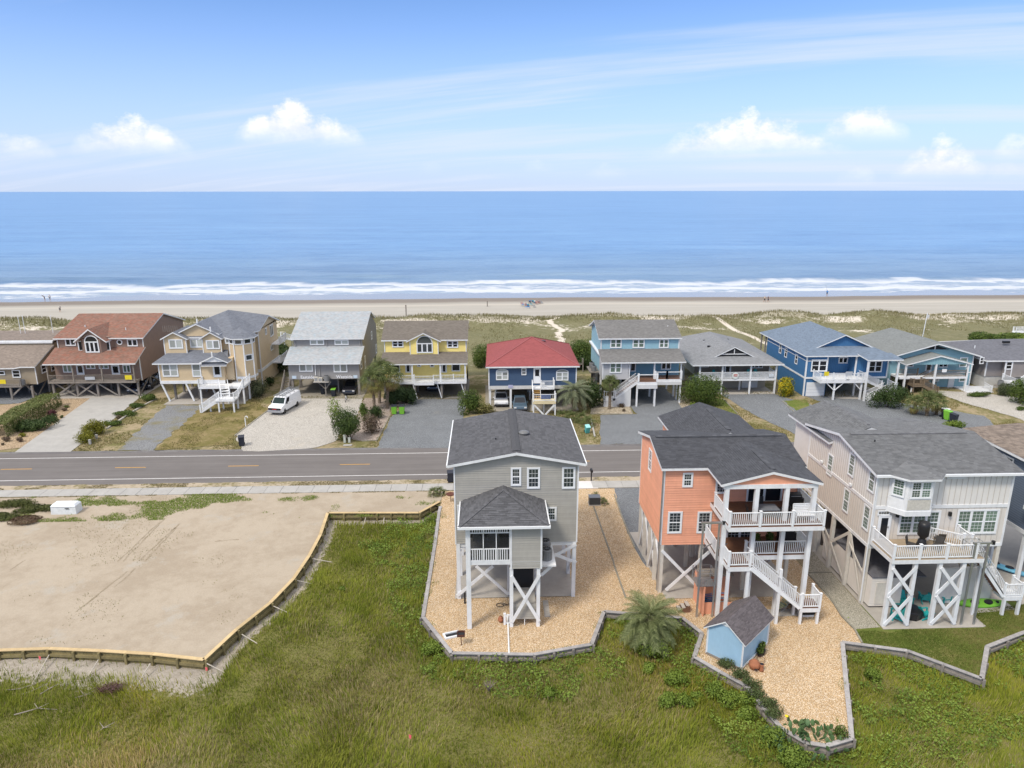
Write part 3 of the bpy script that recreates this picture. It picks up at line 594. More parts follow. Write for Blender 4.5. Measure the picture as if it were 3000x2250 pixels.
def win(par, pl, c, rect, units=1, cols=0, rows=0, sash=2, trim=.09, gl=None, mat=None, arch=False, name='window'):
    a0, a1, z0, z1 = rect; T = PT(pl, c); gl = gl or GLASS; mat = mat or WHITE2; m = MB(); t = trim
    pbox(m, T, a0, a1, 0, .055, z0, z0+t); pbox(m, T, a0, a1, 0, .055, z1-t, z1); pbox(m, T, a0, a0+t, 0, .052, z0+t, z1-t); pbox(m, T, a1-t, a1, 0, .052, z0+t, z1-t)
    w = (a1-a0-t*(units+1))/units; pan = []; gr = MB()
    for u in range(units):
        u0 = a0+t+u*(w+t)
        if u: pbox(m, T, u0-t, u0, 0, .050, z0+t, z1-t)
        hh = (z1-z0-2*t)/sash
        for k in range(sash):
            b0 = z0+t+k*hh; s = .035
            pbox(m, T, u0, u0+w, 0, .040-.01*k, b0, b0+s); pbox(m, T, u0, u0+w, 0, .040-.01*k, b0+hh-s, b0+hh)
            pbox(m, T, u0, u0+s, 0, .038-.01*k, b0+s, b0+hh-s); pbox(m, T, u0+w-s, u0+w, 0, .038-.01*k, b0+s, b0+hh-s)
            pan.append((u0+s, u0+w-s, b0+s, b0+hh-s))
            for i in range(1, cols): x = u0+s+(w-2*s)*i/cols; pbox(gr, T, x-.008, x+.008, .013, .018, b0+s, b0+hh-s)
            for j in range(1, rows): zz = b0+s+(hh-2*s)*j/rows; pbox(gr, T, u0+s, u0+w-s, .013, .021, zz-.008, zz+.008)
    if arch:
        n = 12; cx = (a0+a1)/2; ro = (a1-a0)/2
        for k in range(n):
            A, B = math.pi*k/n, math.pi*(k+1)/n
            pts = [(cx+r*math.cos(q), z1+r*arch*math.sin(q)) for r, q in ((ro, A), (ro, B), (ro-t, B), (ro-t, A))]
            vs = [T(p[0], .052, p[1]) for p in pts]+[T(p[0], 0, p[1]) for p in pts]; m.add(vs, [(0,1,2,3),(7,6,5,4),(0,4,5,1),(2,6,7,3)])
    o = m.build(name, mat, par)
    for p in pan: q = MB(); pbox(q, T, p[0], p[1], .004, .012, p[2], p[3]); q.build('pane', gl, o)
    if arch:
        pts = [T(cx+(ro-t)*math.cos(math.pi*k/n), .012, z1+(ro-t)*arch*math.sin(math.pi*k/n)) for k in range(n+1)]
        MB().add(pts, [tuple(range(n+1))]).build('fanlight', gl, o)
        if cols:
            for k in range(1, 5): q = math.pi*k/5; gr.beam(T(cx, .02, z1+.02), T(cx+(ro-t)*math.cos(q), .02, z1+(ro-t)*arch*math.sin(q)), .02, .02)
    if gr.v: gr.build('muntins', mat, o)
    return o
def door(par, pl, c, rect, glassy=.6, mat=None, gl=None, trim=.1):
    a0, a1, z0, z1 = rect; T = PT(pl, c); m = MB(); mat = mat or WHITE2
    pbox(m, T, a0, a0+trim, 0, .055, z0, z1); pbox(m, T, a1-trim, a1, 0, .055, z0, z1); pbox(m, T, a0+trim, a1-trim, 0, .053, z1-trim, z1)
    pbox(m, T, a0+trim, a1-trim, 0, .03, z0, z1-trim); o = m.build('door', mat, par)
    if glassy:
        h = (z1-z0-trim)*glassy; q = MB(); pbox(q, T, a0+trim+.12, a1-trim-.12, .03, .038, z1-trim-.12-h, z1-trim-.12); q.build('pane', gl or GLASSD, o)
    q = MB(); pbox(q, T, a1-trim-.1, a1-trim-.05, .03, .08, z0+.95, z0+1.08); q.build('handle', METAL, o); return o
def lap(wall, pl, c, a0, a1, z0, z1, mat, pitch=.18, clip=None, name='siding_board'):
    """clapboards one by one: each a long wedge, thicker at its lower edge"""
    T = PT(pl, c); off = root_off(wall); shared = None; n = int(round((z1-z0)/pitch)); p = (z1-z0)/n
    for i in range(n):
        z = z0+i*p; b0, b1 = (a0, a1) if clip is None else clip(z+p*.5)
        if b1-b0 < .2: continue
        if shared and clip is None:
            o = link(name, shared, wall); o.location.z = z-z0; continue
        m = MB(); sec = [(0, z), (.046, z), (.012, z+p), (0, z+p)]
        m.add([T(b0, d, q) for d, q in sec]+[T(b1, d, q) for d, q in sec], [(0,1,2,3),(7,6,5,4),(0,4,5,1),(1,5,6,2),(2,6,7,3),(3,7,4,0)])
        o = m.build(name, mat, wall); shared = o.data
def batten(wall, pl, c, a0, a1, zf0, zf1, mat, sp=.4):
    T = PT(pl, c); n = int((a1-a0)/sp)
    for i in range(1, n):
        a = a0+(a1-a0)*i/n; m = MB(); pbox(m, T, a-.022, a+.022, 0, .022, zf0(a) if callable(zf0) else zf0, zf1(a) if callable(zf1) else zf1); m.build('batten', mat, wall)
def roof(par, faces, sh, fas=None, t=.17, name='roof'):
    m = MB(); fas = fas or WHITE
    for f in faces:
        n = len(f); top = [tuple(p) for p in f]; bot = [(p[0], p[1], p[2]-t) for p in f]
        m.m(0).add(top, [tuple(range(n))]); m.m(1).add(bot, [tuple(reversed(range(n)))])
        m.m(1).add(top+bot, [(i, (i+1)%n, (i+1)%n+n, i+n) for i in range(n)])
    o = m.build(name, [sh, fas], par, recalc=False)
    bm = bmesh.new(); bm.from_mesh(o.data)
    for f in bm.faces:
        if f.material_index == 0 and f.normal.z < 0: f.normal_flip()
    bm.to_mesh(o.data); bm.free(); return o
def shingles(rf, face, mat, each=False, tab=.32, course=.155, cap=100000):
    """shingle tabs laid course by course over one roof plane; the first two points are the eave"""
    P = [Vector(p) for p in face]; u = (P[1]-P[0]).normalized(); nrm = (P[1]-P[0]).cross(P[-1]-P[0]).normalized()
    if nrm.z < 0: nrm = -nrm
    v = nrm.cross(u).normalized()
    if v.z < 0: v = -v
    uv = [((p-P[0]).dot(u), (p-P[0]).dot(v)) for p in P]
    def span(b):
        xs = []
        for i in range(len(uv)):
            (x0, y0), (x1, y1) = uv[i], uv[(i+1) % len(uv)]
            if (y0-b)*(y1-b) < 0: xs.append(x0+(x1-x0)*(b-y0)/(y1-y0))
        return (min(xs), max(xs)) if len(xs) > 1 else None
    vmax = max(q[1] for q in uv); rows = int(vmax/course); mb = MB(); shared = None; off = root_off(rf); cnt = 0
    for r in range(rows):
        s = span((r+.5)*course)
        if not s: continue
        a = s[0]-(r*.137 % 1)*tab
        while a < s[1]:
            b0, b1 = max(a, s[0])+.006, min(a+tab*random.choice((.72, 1, 1, 1.25)), s[1])-.006; nxt = b1+.006
            if b1-b0 > .05:
                lo, hi = .022+random.uniform(-.004, .004), .004; vs = []
                q0 = P[0]+v*(r*course-.012); q1 = P[0]+v*(r*course+course)
                pts = [q0+u*b0+nrm*lo, q0+u*b1+nrm*lo, q1+u*b1+nrm*hi, q1+u*b0+nrm*hi, q0+u*b0+nrm*.001, q0+u*b1+nrm*.001]
                if each and cnt < cap:
                    cnt += 1
                    MB().add(pts, [(0,1,2,3),(4,5,1,0)]).build('shingle', mat, rf, recalc=False)
                else: mb.add(pts, [(0,1,2,3),(4,5,1,0)])
            a = max(nxt, a+.05)
    if mb.v: tag(mb.build('shingles', mat, rf, recalc=False), kind='stuff')
RAIL_POSTS = set()
def railing(par, p0, p1, h=.95, sp=.125, each=True, posts=(1, 1), mat=None, bw=.038, name='railing', pw=.14, cap=True):
    p0, p1 = Vector(p0), Vector(p1); mat = mat or WHITE2; m = MB(); up = Vector((0, 0, 1)); d = p1-p0; L = math.hypot(d.x, d.y)
    m.beam(p0+up*h, p1+up*h, .085, .05); m.beam(p0+up*.12, p1+up*.12, .05, .07)
    for k, p in ((0, p0), (1, p1)):
        key = (round(p.x, 1), round(p.y, 1), round(p.z, 1))
        if posts[k] and key not in RAIL_POSTS:
            RAIL_POSTS.add(key)
            m.box(p.x-pw/2, p.x+pw/2, p.y-pw/2, p.y+pw/2, p.z-.05, p.z+h+.08)
            if cap: m.box(p.x-pw*.65, p.x+pw*.65, p.y-pw*.65, p.y+pw*.65, p.z+h+.08, p.z+h+.13)
    o = m.build(name, mat, par); n = max(1, int(L/sp)); off = root_off(par)
    if each:
        me = MB().box(-bw/2, bw/2, -bw/2, bw/2, .14, h-.02).mesh('baluster', mat)
        for i in range(1, n): b = link('baluster', me, o); b.location = p0+d*i/n-off
    else:
        q = MB()
        for i in range(1, n): c = p0+d*i/n; q.box(c.x-bw/2, c.x+bw/2, c.y-bw/2, c.y+bw/2, c.z+.14, c.z+h-.02)
        if q.v: tag(q.build('balusters', mat, o), kind='stuff')
    return o
def stairs(par, top, bot, width, mat=None, tread=None, rails=True, each=True, wdir=None, name='stairs', nosing=.04):
    """flight from top to bottom point (centre line), stringers, treads, a railing each side"""
    top, bot = Vector(top), Vector(bot); mat = mat or WHITE2; tread = tread or DECK; d = bot-top; hd = Vector((d.x, d.y, 0)); L = hd.length; hd.normalize()
    s = Vector((-hd.y, hd.x, 0))*(width/2); m = MB()
    for k in (-1, 1): m.beam(top+s*k-Vector((0, 0, .14)), bot+s*k-Vector((0, 0, .14))+Vector((0,0,.12)), .05, .28)
    o = m.build(name, mat, par); n = max(3, int(abs(d.z)/.185)); r = abs(d.z)/n
    for i in range(n):
        c = top+hd*(L*(i+.5)/n); c.z = top.z-r*(i+1)+.02; q = MB(); q.beam(c-s*.96, c+s*.96, L/n*1.02, .045)
        q.build('tread', tread, o)
    if rails:
        for k in (-1, 1): railing(par, top+s*k, bot+s*k, .92, each=each, posts=(0, 1), mat=mat)
    return o
def piece(par, name, mat, *boxes):
    """each box becomes a part of its own"""
    for b in boxes: MB().box(*b).build(name, mat, par)
def posts(par, spots, z0, z1, w, mat, name='piling'):
    for x, y in spots: MB().box(x-w/2, x+w/2, y-w/2, y+w/2, z0, z1).build(name, mat, par)
def brace(par, p, q, mat=None, w=.06, h=.22, name='brace'):
    return MB().beam(p, q, w, h).build(name, mat or WHITE, par)
def gable_x(par, x0, x1, y0, y1, z0, ze, zr, mat, name='wall', xm=None):
    xm = (x0+x1)/2 if xm is None else xm
    return MB().prism([(x0, z0), (x1, z0), (x1, ze), (xm, zr), (x0, ze)], 'y', y0, y1).build(name, mat, par)
def gable_y(par, x0, x1, y0, y1, z0, ze, zr, ym, mat, name='wall', ze2=None):
    return MB().prism([(y0, z0), (y1, z0), (y1, ze2 or ze), (ym, zr), (y0, ze)], 'x', x0, x1).build(name, mat, par)
def ridge_y(x0, x1, xm, y0, y1, ze, zr):   # ridge runs away from the camera
    return [[(x0, y1, ze), (x0, y0, ze), (xm, y0, zr), (xm, y1, zr)], [(x1, y0, ze), (x1, y1, ze), (xm, y1, zr), (xm, y0, zr)]]
def ridge_x(x0, x1, y0, ym, y1, ze, zr, ze2=None):   # ridge parallel to the road
    return [[(x0, y0, ze), (x1, y0, ze), (x1, ym, zr), (x0, ym, zr)], [(x1, y1, ze2 or ze), (x0, y1, ze2 or ze), (x0, ym, zr), (x1, ym, zr)]]
def ac_unit(loc, label, group='air conditioners', s=1.0, dark=True):
    t = thing('air_conditioner', label, 'air conditioner', loc, group); x, y, z = loc
    m = MB().lathe((x, y, z), [(.36*s, 0), (.38*s, .03), (.38*s, .74*s), (.36*s, .78*s), (.30*s, .79*s)], 20); m.build('casing', pm('ac_grey', (.20, .20, .20), .5, .1, 6), t)
    MB().lathe((x, y, z+.795*s), [(.29*s, 0), (.29*s, .006)], 20).build('fan_grille', BLACK, t)
    for k in range(4): a = k*math.pi/4; MB().beam((x-.3*s*math.cos(a), y-.3*s*math.sin(a), z+.815*s), (x+.3*s*math.cos(a), y+.3*s*math.sin(a), z+.815*s), .015, .015).build('guard_bar', METAL, t)
    for k in range(12):
        a = 2*math.pi*k/12; c = Vector((x+.385*s*math.cos(a), y+.385*s*math.sin(a), z)); MB().beam(c+Vector((0,0,.06)), c+Vector((0,0,.7*s)), .012, .012).build('louvre', METAL, t)
    return t
# ------------------------------------------------------------------ grey house in the middle
def grey_house():
    H = thing('beach_house', 'tall grey lap-sided house on white pilings, dark shingle roof, hipped rear porch', 'house', (1.9, 46.5, 0), 'houses on the marsh side')
    GS = pm('grey_siding', (.375, .355, .315), .6, .07, .9, rnd=.05); SH = shingle('charcoal_shingle', (.105, .105, .112)); SH2 = shingle('charcoal_tab', (.105, .105, .112), .4)
    x0, x1, y0, y1, xm = -2.43, 6.28, 46.5, 55.9, 1.92
    wall = MB().prism([(x0, 4.5), (x1, 4.5), (x1, 10.48), (xm, 11.33), (x0, 10.48)], 'y', y0, y1).build('wall', GS, H)
    top = lambda z: (x0+.03, x1-.03) if z < 10.45 else (x0+(z-10.45)/.85*(xm-x0)+.1, x1-(z-10.45)/.85*(x1-xm)-.1)
    lap(wall, 'f', y0, x0, x1, 4.52, 10.42, GS, .176); lap(wall, 'f', y0, x0, x1, 10.42, 11.25, GS, .166, lambda z: top(z))
    lap(wall, 'l', x0, y0, y1, 4.52, 10.42, GS, .176); lap(wall, 'r', x1, y0, y1, 4.52, 10.42, GS, .176)
    for x in (x0, x1): MB().box(x-.05, x+.05, y0-.06, y0+.07, 4.46, 10.4).build('corner_board', WHITE, H)
    fc = ridge_y(-2.86, 6.74, xm, 46.08, 56.2, 10.68, 11.56); rf = roof(H, fc, SH, t=.2)
    for f in fc: shingles(rf, [tuple(p) for p in f], SH)
    MB().add([(xm-.28, 46.35, 11.50), (xm-.28, 46.35, 11.60), (xm, 46.35, 11.66), (xm+.28, 46.35, 11.60), (xm+.28, 46.35, 11.50), (xm-.28, 56.1, 11.50), (xm-.28, 56.1, 11.60), (xm, 56.1, 11.66), (xm+.28, 56.1, 11.60), (xm+.28, 56.1, 11.50)], [(0,5,6,1),(1,6,7,2),(2,7,8,3),(3,8,9,4),(0,1,2,3,4),(9,8,7,6,5)]).build('ridge_vent', pm('vent_cap', (.075, .075, .08), .85, .2, 8), rf)
    p = g('n1', 1110, 405, 11.4); MB().lathe((p.x, p.y, 11.36), [(.20, 0), (.20, .12), (.42, .14), (.40, .22), (.2, .32), (.05, .34)], 16).build('roof_vent', pm('dark_grey_metal', (.16, .16, .16), .45), rf, True)
    p = g('n1', 838, 470, 11.2); MB().lathe((p.x, p.y, 11.0), [(.05, 0), (.05, .42)], 8).build('vent_pipe', BLACK, rf)
    for k in (0, 1):   # gutters
        x = (-2.9, 6.78)[k]; MB().box(x-.06, x+.06, 46.1, 56.2, 10.52, 10.68).build('gutter', WHITE2, rf)
    for r in ((983,725,1085,903), (1140,725,1268,930), (1480,720,1610,930)): win(H, 'f', y0-.045, FR('n1', *r, y0), 1, 3, 2, trim=.11)
    win(H, 'f', y0-.045, FR('n1', 1330, 1108, 1428, 1245, y0), 1, 3, 2, trim=.11); win(H, 'f', y0-.045, FR('n1', 463, 1088, 560, 1258, y0), 1, 3, 2, trim=.11)
    # porch
    py = 42.8
    piece(H, 'porch_floor', WHITE, (-1.5, 3.42, py, 46.46, 4.83, 5.1))
    cl = MB().box(1.45, 3.42, py+.02, 46.45, 4.5, 7.62).build('closet_wall', GS, H); lap(cl, 'f', py+.02, 1.5, 3.38, 4.52, 7.6, GS, .176)
    for a in (1.42, 3.44): MB().box(a-.06, a+.06, py-.03, py+.1, 4.47, 7.62).build('corner_board', WHITE, H)
    hips = [[(-2.0, 42.4, 7.82), (3.9, 42.4, 7.82), (.98, 45.7, 8.98)], [(-2.0, 46.48, 7.82), (-2.0, 42.4, 7.82), (.98, 45.7, 8.98), (.98, 46.48, 8.98)], [(3.9, 42.4, 7.82), (3.9, 46.48, 7.82), (.98, 46.48, 8.98), (.98, 45.7, 8.98)]]
    pr = roof(H, hips, SH, t=.16, name='porch_roof'); shingles(pr, hips[0], SH2, each=True, tab=.36, course=.17)
    for f in hips[1:]: shingles(pr, f, SH2, each=True, tab=.36, course=.17)
    for a, b in (((-2.0,42.4,7.85),(.98,45.7,9.01)), ((3.9,42.4,7.85),(.98,45.7,9.01))): MB().beam(a, b, .22, .03).build('hip_cap', SH2, pr)
    piece(pr, 'gutter', WHITE2, (-2.1, 4.0, 42.3, 42.41, 7.66, 7.83), (-2.1, -1.99, 42.41, 46.4, 7.66, 7.83), (3.89, 4.0, 42.41, 46.4, 7.66, 7.83))
    piece(H, 'beam', WHITE, (-1.6, 3.46, py-.04, py+.12, 7.5, 7.66))
    MB().box(-1.6, -1.29, py-.06, py+.25, 0, 7.5).build('porch_post', WHITE, H); MB().box(1.30, 1.40, py-.02, py+.1, 4.83, 7.5).build('porch_post', WHITE, H)
    x_a, x_b = -1.29, 1.30
    railing(H, (x_a, py+.02, 5.02), (x_b, py+.02, 5.02), .98, .145, posts=(0, 0), bw=.06)
    railing(H, (x_a, py+.02, 7.06), (x_b, py+.02, 7.06), .40, .145, posts=(0, 0), bw=.06, name='valance')
    for k in (1, 2): x = x_a+(x_b-x_a)*k/3; MB().box(x-.03, x+.03, py-.03, py+.03, 5.1, 7.5).build('mullion', WHITE, H)
    scr, T, b = newmat('insect_screen'); tr = T.node('ShaderNodeBsdfTransparent'); b.inputs['Base Color'].default_value = (.02, .02, .022, 1)
    mx = T.node('ShaderNodeMixShader', ins={0: .5, 1: tr.outputs[0], 2: b.outputs[0]}); T.l.new(mx.outputs[0], T.n['Material Output'].inputs[0])
    for k in range(3): xa = x_a+(x_b-x_a)*k/3; MB().box(xa+.03, xa+.83, py+.05, py+.055, 5.12, 7.5).build('screen', scr, H)
    piece(H, 'porch_back_wall', SIDEDARK, (-1.4, 1.4, 46.2, 46.42, 5.1, 7.6))
    piece(H, 'screen', scr, (-1.5, -1.495, 43.1, 46.3, 5.12, 7.5))
    # pilings, braces and what stands below
    W3 = .27
    posts(H, [(-2.28, 46.6), (6.13, 46.6), (-2.28, 49.8), (6.13, 49.8), (-2.28, 53), (6.13, 53), (-2.28, 55.8), (6.13, 55.8), (2, 49.8), (2, 53), (2, 55.8), (1.4, 46.9), (3.4, 46.9)], 0, 4.5, W3, WHITE)
    posts(H, [(1.44, 42.95), (3.27, 42.95)], 0, 4.5, .24, WHITE, 'porch_post')
    a = lambda x, y, Y: atY('n2', x, y, Y)
    brace(H, a(1100, 690, 42.78), a(1400, 1180, 42.78)); brace(H, a(1405, 680, 42.74), a(1105, 1190, 42.74))
    brace(H, a(515, 905, 46.42), a(900, 585, 46.42)); brace(H, a(720, 585, 46.36), a(1070, 890, 46.36)); brace(H, a(1435, 540, 46.42), a(1800, 350, 46.42)); brace(H, a(1560, 455, 46.36), a(1800, 545, 46.36))
    brace(H, (1.44, 43.0, 4.3), (1.44, 46.5, .4)); brace(H, (3.27, 43.0, 4.3), (3.27, 46.5, .4)); brace(H, (-2.28, 46.7, .4), (-2.28, 49.7, 4.2)); brace(H, (6.13, 46.7, 4.2), (6.13, 49.7, .4)); brace(H, (6.13, 49.9, .4), (6.13, 52.9, 4.2))
    piece(H, 'floor_beam', WHITE, (-2.4, 6.25, 49.65, 49.95, 4.2, 4.49), (-2.4, 6.25, 46.55, 46.8, 4.2, 4.49), (-2.4, 6.25, 52.85, 53.15, 4.2, 4.49))
    piece(H, 'ac_platform', WHITE, (3.46, 4.5, 43.3, 46.4, 4.32, 4.42)); brace(H, (3.5, 43.6, 3.5), (4.3, 43.6, 4.3))
    lb = MB().box(1.58, 3.13, 43.1, 45.2, .47, 1.62).build('lift_box', GS, H); lap(lb, 'f', 43.1, 1.58, 3.13, .48, 1.6, GS, .19)
    piece(H, 'lift_back', DARK, (1.58, 3.13, 46.1, 46.3, .5, 4.4)); piece(H, 'lift_leg', WHITE, (2.33, 2.38, 43.05, 43.1, 0, .47))
    stairs(H, (-.9, 50.6, 4.45), (3.2, 50.6, .9), 1.1); piece(H, 'landing', WHITE, (-2.4, -.9, 49.6, 51.6, 2.35, 2.5)); railing(H, (-2.4, 49.6, 2.5), (-.9, 49.6, 2.5)); 
    for k, (y, lb_) in enumerate(((44.2, 'round grey air conditioner nearest the camera beside the screened porch'), (45.45, 'round grey air conditioner set against the wall behind another'))): ac_unit((3.92, y, 4.42), lb_)
    for i, x in enumerate((-.75, .25)):
        c = thing('wicker_chair', ['white wicker chair on the screened porch, the left one', 'white wicker chair on the screened porch, the right one'][i], 'chair', (x, 44.5, 5.1), 'wicker chairs on the screened porch')
        MB().lathe((x, 44.5, 5.28), [(.28, 0), (.38, .18), (.40, .2)], 16).build('seat', WHITE, c); MB().lathe((x, 44.5, 5.1), [(.2, 0), (.24, .18)], 12).build('base', WHITE, c)
        MB().tube([(x+.42*math.cos(q), 44.72, 5.55+1.0*math.sin(q)) for q in np.linspace(0, math.pi, 15)], .035, 6).build('back_rim', WHITE, c)
        MB().add([(x+.4*math.cos(q), 44.74, 5.55+.97*math.sin(q)) for q in np.linspace(0, math.pi, 13)], [tuple(range(13))]).build('back_panel', pm('pale_cushion', (.55, .56, .58), .8), c)
grey_house()
# ------------------------------------------------------------------ orange house
def orange_house():
    H = thing('beach_house', 'orange house on white pilings with two white-railed decks facing the marsh', 'house', (12.6, 46.8, 0), 'houses on the marsh side')
    OR = pm('orange_siding', (.80, .37, .235), .6, .07, .9, rnd=.05); SH = shingle('blue_black_shingle', (.075, .077, .086)); SH2 = shingle('blue_black_tab', (.08, .082, .09), .4)
    x0, x1, y0, y1, ym, zb, ze, zr = 12.5, 22.3, 46.8, 54.2, 50.5, 3.95, 10.0, 10.95
    wall = gable_y(H, x0, x1, y0, y1, zb, ze-.03, zr-.12, ym, OR)
    lap(wall, 'f', y0, x0+.02, x1-.02, zb, ze-.1, OR, .185)
    top = lambda y: ze-.05+(zr-.12-ze)*(1-abs(y-ym)/3.7)
    lap(wall, 'l', x0, y0+.02, y1-.02, zb, ze-.1, OR, .185); lap(wall, 'l', x0, y0, y1, ze-.1, zr-.2, OR, .185, lambda z: (ym-3.6*(1-(z-ze+.1)/.85), ym+3.6*(1-(z-ze+.1)/.85)))
    for x, y in ((x0, y0), (x0, y1), (x1, y0)): MB().box(x-.05, x+.06, y-.06, y+.06, zb-.03, ze-.15).build('corner_board', WHITE, H)
    MB().lathe((x0-.12, y0-.12, .3), [(.05, 0), (.05, 9.5)], 8).build('downspout', METAL, H)
    gx0, gx1, gm, gy = 15.55, 22.25, 18.9, 43.35
    main = [[(12.2, 46.45, 10.08), (22.6, 46.45, 10.08), (22.6, ym, 11.1), (12.2, ym, 11.1)], [(22.6, 54.6, 10.08), (12.2, 54.6, 10.08), (12.2, ym, 11.1), (22.6, ym, 11.1)]]
    rf = roof(H, main, SH, t=.2); shingles(rf, main[0], SH); shingles(rf, main[1], SH)
    gfac = [[(gx0-.1, 49.8, 10.12), (gx0-.1, gy, 10.12), (gm, gy, 10.98), (gm, 49.8, 10.98)], [(gx1+.1, gy, 10.12), (gx1+.1, 49.8, 10.12), (gm, 49.8, 10.98), (gm, gy, 10.98)]]
    gr = roof(H, gfac, SH, t=.18, name='porch_roof')
    for f in gfac: shingles(gr, f, SH)
    bfac = [[(15.0, 59.5, 9.75), (15.0, 51.2, 9.75), (18.6, 51.2, 11.0), (18.6, 59.5, 11.0)], [(22.2, 51.2, 9.75), (22.2, 59.5, 9.75), (18.6, 59.5, 11.0), (18.6, 51.2, 11.0)]]
    br = roof(H, bfac, SH, t=.18, name='gable_roof')
    for f in bfac: shingles(br, f, SH)
    piece(H, 'wall', OR, (15.4, 21.8, 54.2, 59.1, 3.95, 9.6))
    sd_ = roof(H, [[(22.35, 53.3, 8.9), (24.2, 53.3, 8.9), (24.2, 57, 8.9), (22.35, 57, 9.3)], [(22.35, 50.2, 9.3), (24.2, 50.6, 8.8), (24.2, 53.3, 8.9), (22.35, 53.3, 9.3)]], SH, t=.15, name='lean_to_roof'); piece(H, 'wall', OR, (22.3, 23.8, 51, 56.6, 3.95, 8.6))
    for a, b in (((12.6, ym-.17, 11.09), (22.2, ym-.17, 11.09)), ((gm+.12, 43.8, 10.99), (gm+.12, 47.4, 10.99)), ((18.75, 52, 11.0), (18.75, 57.5, 11.0))): MB().beam(a, b, .34, .07).build('ridge_vent', SH2, rf)
    p = g('o1', 780, 425, 10.8); MB().lathe((p.x, p.y, 10.6), [(.05, 0), (.05, .35)], 8).build('vent_pipe', WHITE, rf)
    MB().prism([(gx0+.15, 10.0), (gx1-.15, 10.0), (gm, 10.82)], 'y', 43.55, 43.7).build('gable_wall', OR, H)
    piece(H, 'porch_beam', WHITE, (gx0+.15, gx1-.15, 43.5, 43.8, 9.72, 10.02), (gx0+.15, gx0+.4, 43.8, 46.8, 9.72, 10.0), (gx1-.4, gx1-.15, 43.8, 46.8, 9.72, 10.0))
    for c in ((600,705,692,833),): win(H, 'f', y0-.045, FR('o1', *c, y0), 1, 3, 2, trim=.11)
    for c in ((468,1048,595,1240), (728,1048,853,1238)): win(H, 'f', y0-.045, FR('o1', *c, y0), 1, 3, 3, trim=.11)
    win(H, 'f', y0-.045, FR('o1', 893, 705, 1000, 890, y0), 1, 3, 3, trim=.11)
    win(H, 'l', x0-.03, SR('o1', 322, 598, x0, .95, 1.75), 1, 3, 3, trim=.10)
    # upper deck, glass doors behind it
    slide = win(H, 'f', y0-.045, FR('o1', 1165, 795, 1480, 970, y0), 2, 0, 0, sash=1, trim=.1, gl=GLASSD, name='sliding_door')
    dy, dz = 42.7, 7.32
    piece(H, 'deck', WHITE, (15.95, 22.45, dy, 46.76, dz-.34, dz-.03)); piece(H, 'deck_boards', DECK, (15.97, 22.43, dy+.02, 46.77, dz-.03, dz))
    pts = [(16.0, 45.9, dz), (16.0, dy+.07, dz), (18.05, dy+.07, dz), (20.25, dy+.07, dz), (22.38, dy+.07, dz), (22.38, 46.6, dz)]
    for i in range(5): railing(H, pts[i], pts[i+1], 1.0, .13, posts=(i == 0, 1))
    # middle deck with its landing and the long flight
    mz = 4.5
    piece(H, 'deck', WHITE, (15.7, 22.3, 44.0, 46.76, mz-.36, mz-.03)); piece(H, 'deck_boards', DECK, (15.72, 22.28, 44.02, 46.77, mz-.03, mz))
    piece(H, 'landing', WHITE, (16.05, 17.65, 42.5, 43.98, mz-.36, mz-.03)); piece(H, 'deck_boards', DECK, (16.07, 17.63, 42.52, 43.99, mz-.03, mz))
    for a, b, q in (((17.75, 44.07, mz), (19.9, 44.07, mz), (1, 0)), ((19.9, 44.07, mz), (22.2, 44.07, mz), (0, 1)), ((22.23, 44.07, mz), (22.23, 46.6, mz), (0, 1)), ((15.76, 46.6, mz), (15.76, 44.1, mz), (1, 1)), ((16.1, 43.9, mz), (16.1, 42.57, mz), (1, 1)), ((16.1, 42.57, mz), (17.55, 42.57, mz), (0, 1))): railing(H, a, b, 1.0, .13, posts=q)
    low = (21.3, 42.95, 1.28)
    stairs(H, (17.65, 43.0, mz), low, 1.0); piece(H, 'landing', WHITE, (21.3, 22.7, 42.4, 43.7, .95, 1.25)); piece(H, 'deck_boards', DECK, (21.32, 22.68, 42.42, 43.68, 1.25, 1.28))
    for a, b in (((21.36, 42.45, 1.28), (22.64, 42.45, 1.28)), ((22.64, 42.45, 1.28), (22.64, 43.64, 1.28))): railing(H, a, b, 1.0, .13)
    stairs(H, (22.0, 43.7, 1.28), (22.0, 45.0, .05), 1.1, rails=False)
    posts(H, [(21.4, 42.5), (22.6, 42.5), (21.4, 43.6), (22.6, 43.6)], 0, 1.0, .16, WHITE, 'landing_post')
    posts(H, [(16.15, 42.65), (17.5, 42.65), (19.75, 42.6)], 0, 4.2, .2, WHITE, 'deck_post'); MB().box(19.65, 19.85, 42.5, 42.7, 0, 2.6)
    posts(H, [(15.95, 43.65), (18.0, 43.65), (20.05, 43.65), (21.95, 43.65)], 0, 9.75, .28, WHITE, 'column')
    # under the house
    posts(H, [(12.65, y) for y in (46.9, 48.7, 50.6, 52.4, 54.0)]+[(15.6, y) for y in (47, 50.5, 54)]+[(18.9, y) for y in (47, 50.5, 54)]+[(22.1, y) for y in (47, 50.5, 54, 58.8)]+[(16.5, 52), (17.1, 52.4), (17.7, 52.1), (15.2, 58.8)], 0, 3.96, .26, pm('cream_paint', (.62, .58, .51), .6))
    a = lambda x, y, Y: atY('o2', x, y, Y)
    brace(H, a(420, 340, 46.72), a(800, 730, 46.72)); brace(H, a(850, 340, 46.66), a(455, 690, 46.66))
    for k, (ya, yb) in enumerate(((47.0, 48.6), (48.8, 50.5), (50.7, 52.3), (52.5, 53.9))):
        brace(H, (12.65, ya, .3), (12.65, yb, 3.8)); brace(H, (12.59, ya, 3.8), (12.59, yb, .3)) if k % 2 else brace(H, (12.59, ya, 2.1), (12.59, yb, 3.4))
